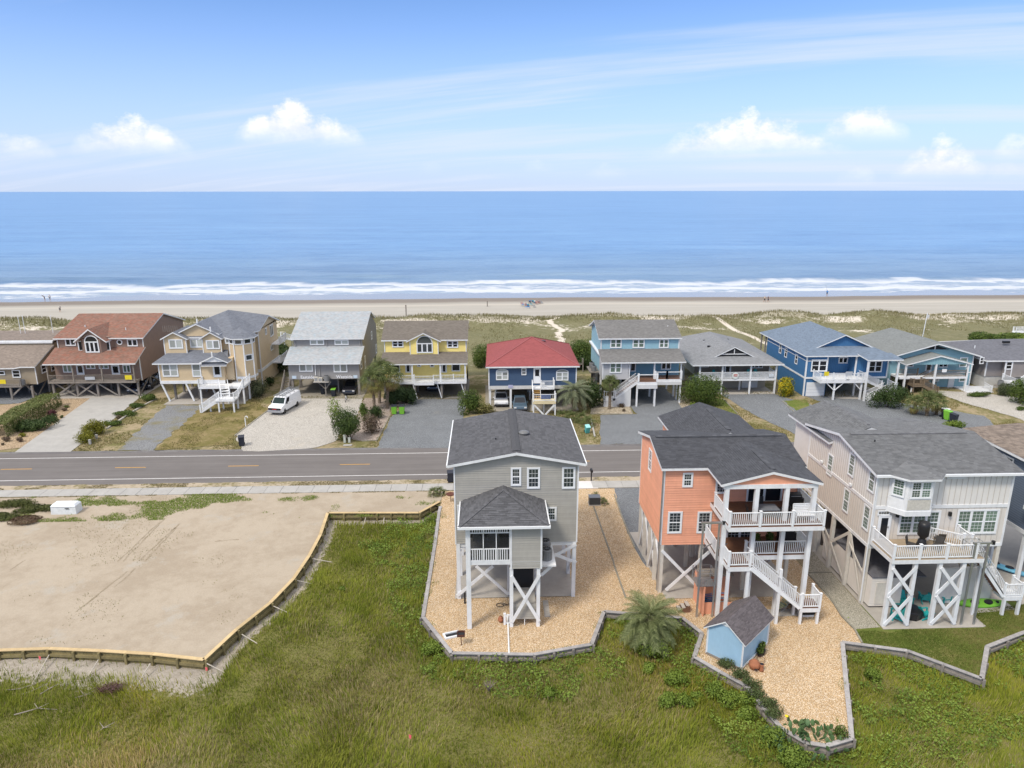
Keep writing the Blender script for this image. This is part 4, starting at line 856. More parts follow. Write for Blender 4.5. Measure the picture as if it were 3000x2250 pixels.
    brace(H, (19.0, 47, 3.6), (22, 47, .5)); brace(H, (22.1, 47.2, 3.6), (22.1, 50.3, .4)); brace(H, (22.1, 50.7, .4), (22.1, 53.8, 3.6))
    piece(H, 'floor_beam', WHITE, (12.5, 22.25, 50.35, 50.65, 3.7, 3.94), (12.55, 12.8, 46.9, 54, 3.72, 3.94))
    fd = win(H, 'f', y0-.045, FR('o1', 985, 1185, 1225, 1290, y0), 2, 3, 3, sash=1, trim=.1, name='french_door')
    # orange outdoor shower / dog-run box
    piece(H, 'shower_wall', OR, (14.95, 15.0, 43.6, 46.0, 0, 2.3), (15.0, 17.6, 45.95, 46.0, 0, 2.3), (15.02, 17.55, 43.9, 43.95, 0, .9)); piece(H, 'shower_roof', WOODG, (15.05, 17.5, 45.0, 46.0, 2.32, 2.4))
orange_house()
# ------------------------------------------------------------------ tan house
def tan_house():
    H = thing('beach_house', 'pale board-and-batten house with two-storey bay and a white deck above crossed braces', 'house', (27, 44.8, 0), 'houses on the marsh side')
    TP = pm('upper_tan_board', (.73, .70, .66), .6, .05, 1.2); TL = pm('lower_tan_board', (.68, .63, .57), .6, .05, 1.2); SH = shingle('grey_shingle', (.155, .157, .16)); SH2 = shingle('grey_ridge', (.15, .15, .155), .3); BT = pm('tan_batten', (.55, .515, .47), .65, .05)
    x0, x1, y0, y1, ym, zb, zm, ze, zr = 26.9, 36.5, 44.8, 55.3, 50.0, 4.5, 7.6, 10.2, 11.2
    w1 = MB().box(x0, x1, y0, y1, zb, zm).build('wall', TL, H); w2 = gable_y(H, x0, x1, y0, y1, zm, ze, zr-.1, ym, TP, 'wall')
    tz = lambda y: ze+(zr-.1-ze)*(1-abs(y-ym)/5.2)-.03
    batten(w1, 'l', x0, y0, y1, zb+.2, zm-.1, BT, .30); batten(w2, 'l', x0, y0, y1, zm+.12, tz, BT, .30); batten(w1, 'f', y0, x0, x1, zb+.3, zm-.1, BT, .40); batten(w2, 'f', y0, x0, x1, zm+.12, ze-.15, BT, .40)
    piece(H, 'band_board', WHITE, (x0-.045, x1+.04, y0-.05, y0-.001, zm-.12, zm+.12), (x0-.05, x0-.001, y0, y1, zm-.12, zm+.12), (x0-.048, x1+.04, y0-.048, y0-.001, zb-.05, zb+.22), (x0-.045, x0-.001, y0, y1, zb-.05, zb+.18))
    piece(H, 'corner_board', WHITE, (x0-.06, x0+.08, y0-.06, y0+.08, zb, ze-.1), (x1-.08, x1+.06, y0-.06, y0+.08, zb, ze-.1), (x0-.06, x0+.05, y1-.06, y1+.06, zb, ze-.1))
    MB().lathe((x0-.12, y0-.1, .3), [(.05, 0), (.05, 9.6)], 8).build('downspout', WHITE2, H)
    main = ridge_x(26.5, 36.95, 44.4, ym, 55.7, 10.22, 11.28); rf = roof(H, main, SH, t=.2)
    for f in main: shingles(rf, f, SH, tab=.34)
    rear = [[(26.6, 59.3, 9.9), (26.6, 51.5, 10.0), (29.8, 51.5, 11.15), (29.8, 59.3, 11.1)], [(33.2, 51.5, 10.2), (33.2, 59.3, 9.9), (29.8, 59.3, 11.1), (29.8, 51.5, 11.15)]]
    rr = roof(H, rear, SH, t=.18, name='gable_roof')
    for f in rear: shingles(rr, f, SH, tab=.34)
    low = [[(32, 58.6, 9.6), (37.5, 58.6, 9.6), (37.3, 54, 10.4), (32, 54, 10.4)]]; roof(H, low, SH, t=.15, name='gable_roof'); piece(H, 'wall', TP, (26.95, 36, 55.3, 58.3, zb, 9.5))
    for a, b in (((27.3, ym-.16, 11.27), (36.2, ym-.16, 11.27)), ((29.95, 52.3, 11.15), (29.95, 57.5, 11.12))): MB().beam(a, b, .3, .06).build('ridge_vent', SH2, rf)
    p = g('t1', 790, 450, 10.9); MB().lathe((p.x, p.y, 10.75), [(.1, 0), (.05, .08), (.05, .45)], 8).build('vent_pipe', BLACK, rf)
    piece(rf, 'gutter', WHITE2, (26.5, 28.1, 44.27, 44.39, 10.04, 10.2), (30.9, 36.95, 44.27, 44.39, 10.04, 10.2))
    # canted bay on the upper floor
    b = [(27.75, y0), (28.55, 43.85), (30.3, 43.85), (31.0, y0)]
    bay = MB().prism(b, 'z', zm+.1, ze-.02).build('bay', WHITE, H)
    MB().prism([(27.7, y0), (28.52, 43.8), (30.33, 43.8), (31.05, y0)], 'z', zm-.25, zm+.12).build('bay_skirt', WHITE, H)
    MB().prism([(28.62, 43.83), (30.22, 43.83), (30.22, 43.86), (28.62, 43.86)], 'z', zm+.2, zm+.95).build('shingle_panel', pm('cream_shakes', (.56, .53, .47), .8, .12, 8, .4), bay)
    bf = [[(28.3, 43.45, 10.2), (30.5, 43.45, 10.2), (29.45, 46.0, 10.62)], [(27.4, 44.45, 10.2), (28.3, 43.45, 10.2), (29.45, 46.0, 10.62)], [(30.5, 43.45, 10.2), (31.4, 44.45, 10.2), (29.45, 46.0, 10.62)]]
    bro = roof(H, bf, SH, t=.14, name='bay_roof')
    win(H, 'f', 43.84, (28.68, 30.18, 8.65, 9.95), 2, 3, 3, gl=GLASSG, trim=.1)
    cw = win(H, 'f', 0, (-.42, .42, 8.65, 9.95), 1, 3, 3, gl=GLASSG, trim=.09); ang = math.atan2(43.85-y0, 28.55-27.75)
    cw.location = Vector(((27.75+28.55)/2-.03, (y0+43.85)/2-.03, 0))-H.location+Vector((H.location.x*1, 0, 0))*0
    # that mesh was built about the origin: put it on the canted face
    for o_ in [cw]+list(cw.children):
        for v in o_.data.vertices: v.co += H.location
    for ch in cw.children: ch.location = (0, 0, 0)
    cw.rotation_euler.z = ang
    # windows
    A = lambda x0_, y0_, x1_, y1_, **k: win(H, 'f', y0-.03, FR('t1', x0_, y0_, x1_, y1_, y0), gl=GLASSG, trim=.12, **k)
    A(1000, 1042, 1360, 1250, units=3, cols=3, rows=3); A(1508, 1030, 1875, 1245, units=3, cols=3, rows=3); A(1432, 712, 1598, 758, units=1, cols=5, rows=1, sash=1)
    for x, y, hh in ((402, 640, 1.75), (594, 640, 1.75), (773, 775, 1.75), (545, 955, 1.85), (722, 1105, 1.85)): win(H, 'l', x0-.03, SR('t1', x, y, x0, .85, hh), 1, 3, 3, gl=GLASSG, trim=.1)
    door(H, 'f', y0-.03, FR('t1', 812, 1080, 925, 1300, y0), .85); win(H, 'f', y0-.03, FR('t1', 815, 1040, 925, 1082, y0), 1, 4, 2, sash=1, trim=.05)
    for x, y in ((985, 1080), (1448, 1070)): q = atY('t1', x, y, y0); MB().box(q.x-.08, q.x+.08, y0-.22, y0-.03, q.z-.12, q.z+.18).build('wall_lamp', BLACK, H)
    for x, y in ((335, 610), (590, 812)): q = atX('t1', x, y, x0); MB().box(x0-.18, x0-.05, q.y-.15, q.y+.15, q.z-.1, q.z+.08).build('flood_lamp', WHITE2, H)
    # deck
    dz, dy = 5.15, 41.85
    piece(H, 'deck', WHITE, (26.9, 33.2, dy, 44.74, dz-.32, dz-.04)); piece(H, 'deck_boards', pm('weathered_deck', (.36, .28, .19), .75, .15, 3), (26.92, 33.18, dy+.02, 44.75, dz-.04, dz))
    P_ = [(26.97, 44.6, dz), (26.97, dy+.07, dz), (28.75, dy+.07, dz), (30.6, dy+.07, dz), (32.6, dy+.07, dz)]
    for i in range(4): railing(H, P_[i], P_[i+1], .98, .125, posts=(i == 0, 1))
    railing(H, (33.1, 44.6, dz), (33.1, 43.2, dz), .98, .125); railing(H, (30.9, 44.55, dz), (32.6, 43.3, dz), .98, .125)
    stairs(H, (33.25, 43.5, dz), (36.0, 43.5, 1.5), 1.0); piece(H, 'landing', WHITE, (36.0, 37.3, 42.9, 44.0, 1.2, 1.5)); railing(H, (36.05, 42.95, 1.5), (37.25, 42.95, 1.5), .95, .125); railing(H, (37.25, 42.95, 1.5), (37.25, 43.95, 1.5), .95, .125)
    posts(H, [(36.1, 43.0), (37.2, 43.0), (34.3, 43.3)], 0, 1.3, .18, WHITE, 'stair_post'); posts(H, [(34.0, 43.1)], 0, 3.9, .16, WHITE, 'stair_post')
    for xa, xb in ((27.05, 28.65), (30.35, 31.98)):
        posts(H, [(xa, 42.05), (xb, 42.05)], 0, 4.84, .24, WHITE, 'deck_post')
        for z0_, z1_ in ((.15, 2.35), (2.45, 4.5)):
            brace(H, (xa, 41.92, z0_), (xb, 41.92, z1_)); brace(H, (xa, 41.86, z1_), (xb, 41.86, z0_))
    CR = pm('cream_paint', (.62, .58, .51))
    posts(H, [(26.95, y) for y in (44.9, 47.4, 50.0, 52.6, 55.1)]+[(36.4, y) for y in (44.9, 48, 52, 55)]+[(31.5, y) for y in (48, 52, 55)], 0, 4.5, .26, CR)
    for k, (ya, yb) in enumerate(((45.0, 47.3), (47.5, 49.9), (50.1, 52.5), (52.7, 55))):
        if k % 2 == 0: brace(H, (26.9, ya, .3), (26.9, yb, 4.3), CR); brace(H, (26.84, ya, 2.4), (26.84, yb, 3.6), CR, h=.16)
        else: brace(H, (26.9, ya, 4.3), (26.9, yb, 2.3), CR); brace(H, (26.84, ya, .4), (26.84, yb, 2.2), CR)
    # storage room under the house, its sided box and door
    st = MB().box(27.15, 29.4, 44.2, 51.5, .15, 2.45).build('storage_room', TL, H); lap(st, 'l', 27.15, 44.2, 51.5, .2, 2.4, TL, .2); lap(st, 'f', 44.2, 27.15, 29.4, .2, 2.4, TL, .2)
    piece(H, 'storage_roof', pm('dark_deck_boards', (.13, .13, .145), .7, .2, 4), (27.1, 31.0, 44.1, 51.6, 2.46, 2.54)); door(H, 'f', 44.16, (27.5, 28.7, .35, 2.1), 0, CR)
    piece(H, 'storage_wall', TP, (32.4, 36.2, 44.5, 44.7, .1, 2.9)); piece(H, 'under_floor_wall', SIDEDARK, (28, 36, 53.5, 53.7, 0, 4.4))
tan_house()
# ------------------------------------------------------------------ blue-grey house cut by the right edge of the picture
def fourth_house():
    H = thing('beach_house', 'slate blue house with brown shingle roof, cut off by the right edge', 'house', (39, 46.5, 0), 'houses on the marsh side')
    BL = siding('slate_blue_siding', (.13, .165, .225), .18); SH = shingle('brown_shingle', (.235, .19, .155), .3); SH2 = shingle('brown_tab', (.24, .195, .16), .4)
    gable_x(H, 39.9, 48.5, 46.8, 54.4, 4.3, 9.75, 10.1, BL)
    fc = ridge_y(39.5, 48.9, 44.2, 46.3, 54.9, 9.85, 10.25); rf = roof(H, fc, SH, t=.2); shingles(rf, fc[0], SH2, tab=.36)
    piece(H, 'corner_board', WHITE, (39.83, 39.95, 46.74, 46.88, 4.3, 9.6)); piece(H, 'band_board', WHITE, (39.84, 39.9, 46.8, 54.4, 4.2, 4.5), (39.85, 48.5, 46.74, 46.8, 4.2, 4.5))
    piece(H, 'deck', WHITE, (39.2, 47, 44.3, 46.7, 6.4, 6.7)); piece(H, 'deck_boards', DECK, (39.22, 47, 44.32, 46.7, 6.7, 6.74)); railing(H, (39.28, 46.6, 6.74), (39.28, 44.4, 6.74)); railing(H, (39.28, 44.4, 6.74), (43, 44.4, 6.74))
    posts(H, [(39.3, 44.5), (43, 44.5)], 0, 6.4, .26, WHITE, 'deck_post'); posts(H, [(40.1, y) for y in (47, 50, 54)]+[(43, 47)], 0, 4.3, .26, WHITE)
    win(H, 'l', 39.87, (49.2, 50.4, 7.9, 9.3), 1, 3, 2); win(H, 'f', 46.76, (41, 42.2, 7.8, 9.2), 1, 3, 2)
    sheet('house_slab_blue', [(38.4, 44.2), (50, 44.2), (50, 58), (38.4, 58)], .03, CONC)
fourth_house()
# ------------------------------------------------------------------ row of houses on the sea side
SEAROW = 'houses on the sea side'
def brown_duplex():
    H = thing('beach_house', 'brown duplex with rusty brown roof and arched window dormer', 'house', (-57, 102, 0), SEAROW)
    S = siding('brown_siding', (.275, .19, .15), .17); SH = shingle('rusty_shingle', (.22, .13, .098), .3, tint=(1.15, .86, .80, 1)); WD = pm('old_deck_wood', (.27, .235, .20), .85, .2, 2)
    x0, x1 = -63.3, -50.95
    gable_y(H, x0, x1, 105, 119.5, 2.1, 8.2, 10.35, 112.2, S); MB().prism([(103.2, 2.1), (105.0, 2.1), (105.0, 6.6), (103.2, 5.8)], 'x', x0, x1).build('wall', S, H)
    up = ridge_x(x0-.35, x1+.3, 104.5, 112.2, 119.9, 8.22, 10.62); rf = roof(H, up, SH)
    lo = [[(x0-.5, 101.3, 5.12), (x1+.25, 101.3, 5.12), (x1+.25, 105, 6.78), (x0-.5, 105, 6.78)]]; roof(H, lo, SH, name='porch_roof')
    # dormer
    cx = -57.75; dy = 103.7
    MB().prism([(-58.95, dy), (-56.45, dy), (-55.2, 105), (-60.2, 105)], 'z', 6.0, 8.4).build('dormer_wall', S, H); MB().prism([(-59.2, 8.3), (-56.2, 8.3), (cx, 9.55)], 'y', dy, dy+.1).build('dormer_gable', S, H)
    roof(H, [[(-60.1, 107, 7.95), (-60.1, 103.3, 7.95), (cx, 103.3, 9.8), (cx, 109.5, 9.8)], [(-55.4, 103.3, 7.95), (-55.4, 107, 7.95), (cx, 109.5, 9.8), (cx, 103.3, 9.8)]], SH, name='dormer_roof', t=.2)
    win(H, 'f', dy-.03, (-58.7, -56.7, 6.25, 7.9), 3, 0, 0, 1, .14, GLASSD, arch=.9)
    for a, b in ((-60.05, -59.2), (-56.3, -55.4)): win(H, 'f', 104.3, (a, b, 6.35, 7.9), 1, 0, 0, 1, .1, GLASSD)
    for r in ((635, 470, 737, 540), (1238, 475, 1338, 545)): win(H, 'f', 104.97, FR('1', *r, 105), 2, 0, 0, 1, .12, GLASSD)
    for x, y in ((795, 503), (1163, 505)):
        p = atY('1', x, y, 105); w_ = MB().lathe((0, 0, 0), [(.42, 0), (.42, .06), (.27, .06), (.27, .02)], 20).build('round_window', WHITE2, H); w_.rotation_euler.x = math.pi/2
        for v in w_.data.vertices: v.co += H.location
        w_.location = Vector((p.x, 104.99, p.z))-H.location
        d = MB().lathe((0, 0, 0), [(.28, .02), (.28, .03)], 16).build('pane', GLASSD, w_)
        for v in d.data.vertices: v.co += H.location+w_.location
    fw = 103.18
    for r in ((612, 722, 700, 800), (836, 722, 928, 765), (962, 722, 1058, 765), (1195, 725, 1270, 802)): win(H, 'f', fw, FR('1', *r, 103.2), 2, 0, 0, 1, .1, GLASSG)
    for r in ((745, 722, 818, 822), (1085, 725, 1165, 822)): door(H, 'f', fw, FR('1', *r, 103.2), .7)
    piece(H, 'deck', WD, (x0-.3, x1-.2, 101.6, 103.2, 2.15, 2.42)); 
    xs = [x0-.2, -59.9, -55.8, x1-.3]
    for i in range(3): railing(H, (xs[i], 101.65, 2.42), (xs[i+1], 101.65, 2.42), .95, .16, False, mat=WD, cap=False)
    posts(H, [(x, 101.7) for x in xs], 2.3, 5.0, .16, WD, 'porch_post'); posts(H, [(x, y) for x in (x0, -59.9, -57, -54, x1-.2) for y in (102.2, 106, 111, 117)], 0, 2.3, .28, WOODG)
    for xa, xb in ((-63, -60.2), (-60, -57.2), (-57, -54.2), (-53.8, -51.2)): brace(H, (xa, 102.1, 2.1), (xb, 102.1, .15), WOODG); 
    for xa, xb in ((-63, -60.2), (-60, -57.2)): brace(H, (xa, 102.0, .15), (xb, 102.0, 2.1), WOODG)
    brace(H, (-51.1, 102.4, .2), (-51.1, 105.8, 2.1), WOODG); brace(H, (-51.1, 106, 2.1), (-51.1, 109.6, .2), WOODG)
    piece(H, 'corner_board', WHITE, (x1-.05, x1+.05, 104.9, 105.05, 6.7, 8.1), (x0-.05, x0+.05, 104.9, 105.05, 6.7, 8.1), (x1-.05, x1+.06, 103.12, 103.25, 2.1, 5.7))
    q = atY('1', 1249, 848, 101.55); MB().box(q.x-.48, q.x+.48, 101.50, 101.55, q.z-.32, q.z+.32).build('notice_board', pm('yellow_sign', (.75, .60, .03), .5), H)
    q = atY('1', 875, 858, 101.55); MB().box(q.x-.7, q.x+.7, 101.5, 101.55, q.z-.2, q.z+.25).build('notice_board', pm('grey_sign', (.45, .47, .5), .5), H)
    for x, y in ((828, 350), (1222, 375)): q = g('1', x, y, 9.4); MB().lathe((q.x, q.y, q.z-.2), [(.07, 0), (.07, .35)], 8).build('vent_pipe', WHITE, rf)
brown_duplex()
def far_left_house():
    H = thing('beach_house', 'tan low house with brown-grey roof cut off by the left edge', 'house', (-70, 102, 0), SEAROW)
    S = siding('olive_tan_siding', (.34, .28, .20), .17); SH = shingle('taupe_shingle', (.22, .18, .15), .28)
    MB().prism([(102, 2.0), (116, 2.0), (116, 7.0), (107.5, 7.0), (106.9, 6.55), (102, 4.6)], 'x', -80, -65.35).build('wall', S, H)
    roof(H, [[(-80.4, 101.5, 4.55), (-68.0, 101.5, 4.55), (-67.2, 101.6, 4.7), (-65.1, 101.6, 4.7), (-65.1, 106.9, 6.8), (-80.4, 106.9, 6.8)]], SH); piece(H, 'parapet', WHITE, (-80.3, -65.2, 106.8, 107.0, 7.05, 7.35)); roof(H, [[(-80.3, 106.9, 7.5), (-65.1, 106.9, 7.5), (-65.1, 116, 7.3), (-80.3, 116, 7.3)]], SH, name='flat_roof')
    piece(H, 'band_wall', S, (-80.2, -65.4, 106.95, 107.2, 6.3, 7.1))
    piece(H, 'deck', WOODG, (-80, -66.9, 100.8, 101.98, 1.85, 2.1)); railing(H, (-76, 100.85, 2.1), (-67, 100.85, 2.1), .95, .16, False, mat=WOODG, cap=False)
    win(H, 'f', 101.97, FR('1', 120, 775, 200, 850, 102), 1, 0, 0, 2, .1, GLASSD); win(H, 'f', 101.97, FR('1', -40, 785, 50, 825, 102), 1, 0, 0, 1, .1, GLASSD)
    for x, y in ((432, 760), (525, 742)): win(H, 'r', -65.33, (lambda p: (p.y-.75, p.y+.75, p.z-.65, p.z+.65))(atX('1', x, y, -65.3)), 1, 0, 0, 2, .14, GLASSD)
    posts(H, [(x, y) for x in (-76, -72, -68.6, -65.6) for y in (101, 105, 110, 115)], 0, 2.0, .26, WOODG); brace(H, (-68.5, 101, .6), (-67, 101, 1.9), WOODG); brace(H, (-65.7, 102.4, .3), (-65.7, 104.6, 1.9), WOODG); brace(H, (-67.2, 102.1, 1.9), (-65.8, 102.1, .4), WOODG)
    q = atY('1', 22, 890, 100.8); MB().box(q.x-.5, q.x+.5, 100.74, 100.79, q.z-.3, q.z+.3).build('notice_board', MATS['yellow_sign'], H); piece(H, 'corner_board', WHITE, (-65.4, -65.3, 101.95, 102.08, 2, 4.5))
    q = atY('1', 215, 885, 101.3); ac_unit((q.x, 101.3, 2.1), 'grey air conditioner on the tan house deck at the left edge')
    piece(H, 'wire_post', WHITE, *[(x-.03, x+.03, 113, 113.06, 7.3, 10.2) for x in (-73.6, -72.9, -68.6)])
far_left_house()
def beige_house():
    H = thing('beach_house', 'cream house with many gables, corner turret and white zigzag stair', 'house', (-41, 99, 0), SEAROW)
    S = siding('cream_siding', (.64, .50, .32), .16); SH = shingle('slate_shingle', (.155, .165, .19), .25)
    # front block, upper block, rear wing, turret
    piece(H, 'wall', S, (-46.35, -37.3, 99, 108, 3.05, 5.75)); piece(H, 'wall', S, (-45.9, -36.5, 101.6, 110, 5.7, 8.8)); piece(H, 'wall', S, (-43.5, -34.6, 106.7, 116.5, .0, 8.75)); piece(H, 'skirt', WHITE, (-46.4, -37.3, 98.93, 99.02, 2.65, 3.1), (-46.42, -46.33, 99, 108, 2.65, 3.1))
    roof(H, [[(-47.0, 98.5, 5.72), (-36.6, 98.5, 5.72), (-37.4, 101.7, 7.0), (-45.4, 101.7, 7.0)], [(-47.0, 108, 5.72), (-47.0, 98.5, 5.72), (-45.4, 101.7, 7.0), (-45.4, 108, 7.0)]], SH, name='skirt_roof')
    def bump(xa, xb, y, z0, ze, zr, dep=2.2):
        xm = (xa+xb)/2; gable_x(H, xa, xb, y, y+dep, z0, ze, zr, S); roof(H, ridge_y(xa-.35, xb+.35, xm, y-.35, y+dep+3, ze+.02, zr+.18), SH, t=.16, name='gable_roof')
        piece(H, 'corner_board', WHITE, (xa-.05, xa+.07, y-.05, y+.06, z0, ze), (xb-.07, xb+.05, y-.05, y+.06, z0, ze))
    bump(-46.05, -42.95, 100.9, 5.8, 8.75, 9.6); bump(-40.65, -38.05, 100.9, 6.2, 8.75, 9.55); bump(-44.3, -38.7, 101.7, 8.7, 9.3, 10.6)
    roof(H, [[(-46.2, 101.4, 8.85), (-36.0, 101.4, 8.85), (-39.8, 108.8, 11.4)], [(-46.2, 116, 8.85), (-46.2, 101.4, 8.85), (-39.8, 108.8, 11.4), (-39.8, 110, 11.4)], [(-36.0, 101.4, 8.85), (-34.2, 106.4, 8.85), (-34.2, 111.5, 10.3), (-39.8, 110, 11.4), (-39.8, 108.8, 11.4)], [(-34.2, 116.9, 8.6), (-46.2, 116.9, 8.6), (-39.8, 110, 11.4), (-34.2, 111.5, 10.3)]], SH)
    MB().prism([(106.7, 8.7), (116.4, 8.5), (111.5, 10.2)], 'x', -34.75, -34.6).build('gable_wall', S, H)
    tc = (-35.3, 101.6); R = 1.75; ring = [(tc[0]+R*math.cos(a), tc[1]+R*math.sin(a)) for a in [math.pi/8+k*math.pi/4 for k in range(8)]]
    MB().prism(ring, 'z', 2.6, 9.0).build('turret_wall', S, H); MB().prism([(tc[0]+(p[0]-tc[0])*1.03, tc[1]+(p[1]-tc[1])*1.03) for p in ring], 'z', 3.0, 3.35).build('turret_band', WHITE, H)
    big = [(tc[0]+(p[0]-tc[0])*1.3, tc[1]+(p[1]-tc[1])*1.3, 8.95) for p in ring]; roof(H, [[big[i], big[(i+1) % 8], (tc[0]-.4, tc[1]+1, 10.1)] for i in range(8)], SH, t=.14, name='turret_roof')
    for i in (4, 5, 6, 7):
        p, q = ring[i], ring[(i+1) % 8]; cx, cy = (p[0]+q[0])/2, (p[1]+q[1])/2; a = math.atan2(q[1]-p[1], q[0]-p[0])
        for z0_, z1_ in ((8.0, 8.8),)+(((5.6, 6.5),) if i == 6 else ()):
            o = win(H, 'f', 0, (-.55, .55, z0_, z1_), 1, 0, 0, 1, .1, GLASS)
            for ob in [o]+list(o.children):
                for v in ob.data.vertices: v.co += H.location
            o.location = Vector((cx, cy, 0))-H.location; o.rotation_euler.z = a
    for x, y in ring[4:]: MB().box(x-.07, x+.07, y-.07, y+.07, 2.6, 8.9).build('corner_board', WHITE, H)
    A = lambda r, Y, **k: win(H, 'f', Y-.03, FR('2', *r, Y), trim=.13, gl=GLASSC, **k)
    A((250, 715, 405, 840), 99, units=2); A((540, 715, 628, 842), 99, units=1); A((315, 478, 452, 568), 100.9, units=2, sash=1); A((520, 470, 655, 558), 101.6, units=2, sash=1); A((678, 485, 810, 572), 100.9, units=2, sash=1); A((860, 470, 915, 520), 101.0, units=1, sash=1)
    door(H, 'f', 98.97, FR('2', 745, 728, 825, 845, 99), .7); win(H, 'r', -37.27, (99.6, 101.2, 3.9, 5.5), 2, 0, 0, 2, .1)
    for x, y, w, h in ((1310, 390, 1.7, 1.9), (1255, 400, .8, 1.1), (1315, 557, 1.5, .9)): p = atX('2', x, y, -34.6); win(H, 'r', -34.58, (p.y-w/2, p.y+w/2, p.z-h/2, p.z+h/2), 2 if w > 1 else 1, 0, 0, 1, .14)
    piece(H, 'band_board', WHITE, (-34.65, -34.54, 106.7, 116.5, 2.3, 2.75), (-38, -34.55, 106.63, 106.71, 2.3, 2.75)); piece(H, 'corner_board', WHITE, (-34.66, -34.53, 106.6, 106.8, 0, 8.7), (-46.42, -46.28, 98.93, 99.08, 3.1, 5.6), (-45.97, -45.85, 101.5, 101.7, 6.9, 8.6))
    # entry porch roof with its own little gable, deck, stair
    roof(H, ridge_y(-40.2, -36.3, -38.25, 97.9, 101.7, 5.95, 6.85), SH, t=.16, name='entry_roof'); MB().prism([(-39.9, 5.95), (-36.6, 5.95), (-38.25, 6.7)], 'y', 98.1, 98.3).build('entry_gable', WHITE, H); roof(H, [[(-40.0, 97.8, 5.5), (-36.5, 97.8, 5.5), (-36.5, 98.4, 5.8), (-40.0, 98.4, 5.8)]], SH, t=.1, name='entry_eyebrow')
    piece(H, 'wall', S, (-37.3, -36.2, 99.6, 102, 3.0, 6.2))
    piece(H, 'deck', WHITE, (-40.5, -36.5, 97.3, 98.95, 2.3, 2.62), (-36.5, -34.2, 97.3, 100.3, 2.3, 2.62)); railing(H, (-40.45, 97.35, 2.62), (-37.6, 97.35, 2.62), .95, .2, False); railing(H, (-40.45, 98.9, 2.62), (-40.45, 97.4, 2.62), .95, .2, False); railing(H, (-34.25, 97.35, 2.62), (-34.25, 100.2, 2.62), .95, .2, False)
    stairs(H, (-37.0, 97.3, 2.62), (-36.0, 95.0, 1.75), 1.1, each=False, tread=WHITE); piece(H, 'landing', WHITE, (-36.9, -34.3, 93.4, 95.1, 1.55, 1.75)); railing(H, (-36.3, 93.45, 1.75), (-34.35, 93.45, 1.75), .95, .2, False); railing(H, (-34.35, 93.45, 1.75), (-34.35, 95.4, 1.75), .95, .2, False); railing(H, (-34.35, 95.4, 1.75), (-34.3, 97.3, 2.62), .95, .2, False)
    stairs(H, (-36.6, 94.2, 1.75), (-39.0, 93.9, .1), 1.1, each=False, tread=WHITE)
    posts(H, [(-36.5, 93.6), (-34.5, 93.6), (-34.5, 95.2), (-36.5, 95.2), (-37.8, 94)], 0, 1.6, .18, WHITE, 'stair_post'); posts(H, [(-40.3, 97.5), (-36.6, 97.5), (-34.4, 97.6), (-34.4, 100)], 0, 2.4, .2, WHITE, 'deck_post')
    for x in (-45.4, -42.0, -38.6): brace(H, (x-.9, 99.1, 2.7), (x, 99.1, .05), WHITE, .2, .22, 'raked_post'); posts(H, [(x+.35, 100.3), (x, 104), (x, 107)], 0, 2.8, .28, WOODG)
    piece(H, 'balcony', WHITE, (-34.5, -33.2, 112.5, 116.5, 5.3, 5.5), (-34.5, -33.2, 112.5, 116.5, 2.3, 2.5)); railing(H, (-33.25, 112.6, 5.5), (-33.25, 116.4, 5.5), .95, .2, False); railing(H, (-33.25, 112.6, 2.5), (-33.25, 116.4, 2.5), .95, .2, False)
    for x, y, z in ((-41.5, 102, 10.7), (-39.35, 101, 9.7), (-38.25, 97.7, 6.8)): MB().box(x-.08, x+.08, y-.1, y+.06, z, z+.7).build('finial', WHITE, H)
    piece(H, 'roof_rail', WOODG, *[(x, x+.06, 106, 106.05, 8.8, 9.7) for x in np.linspace(-48.3, -46.2, 8)])
beige_house()
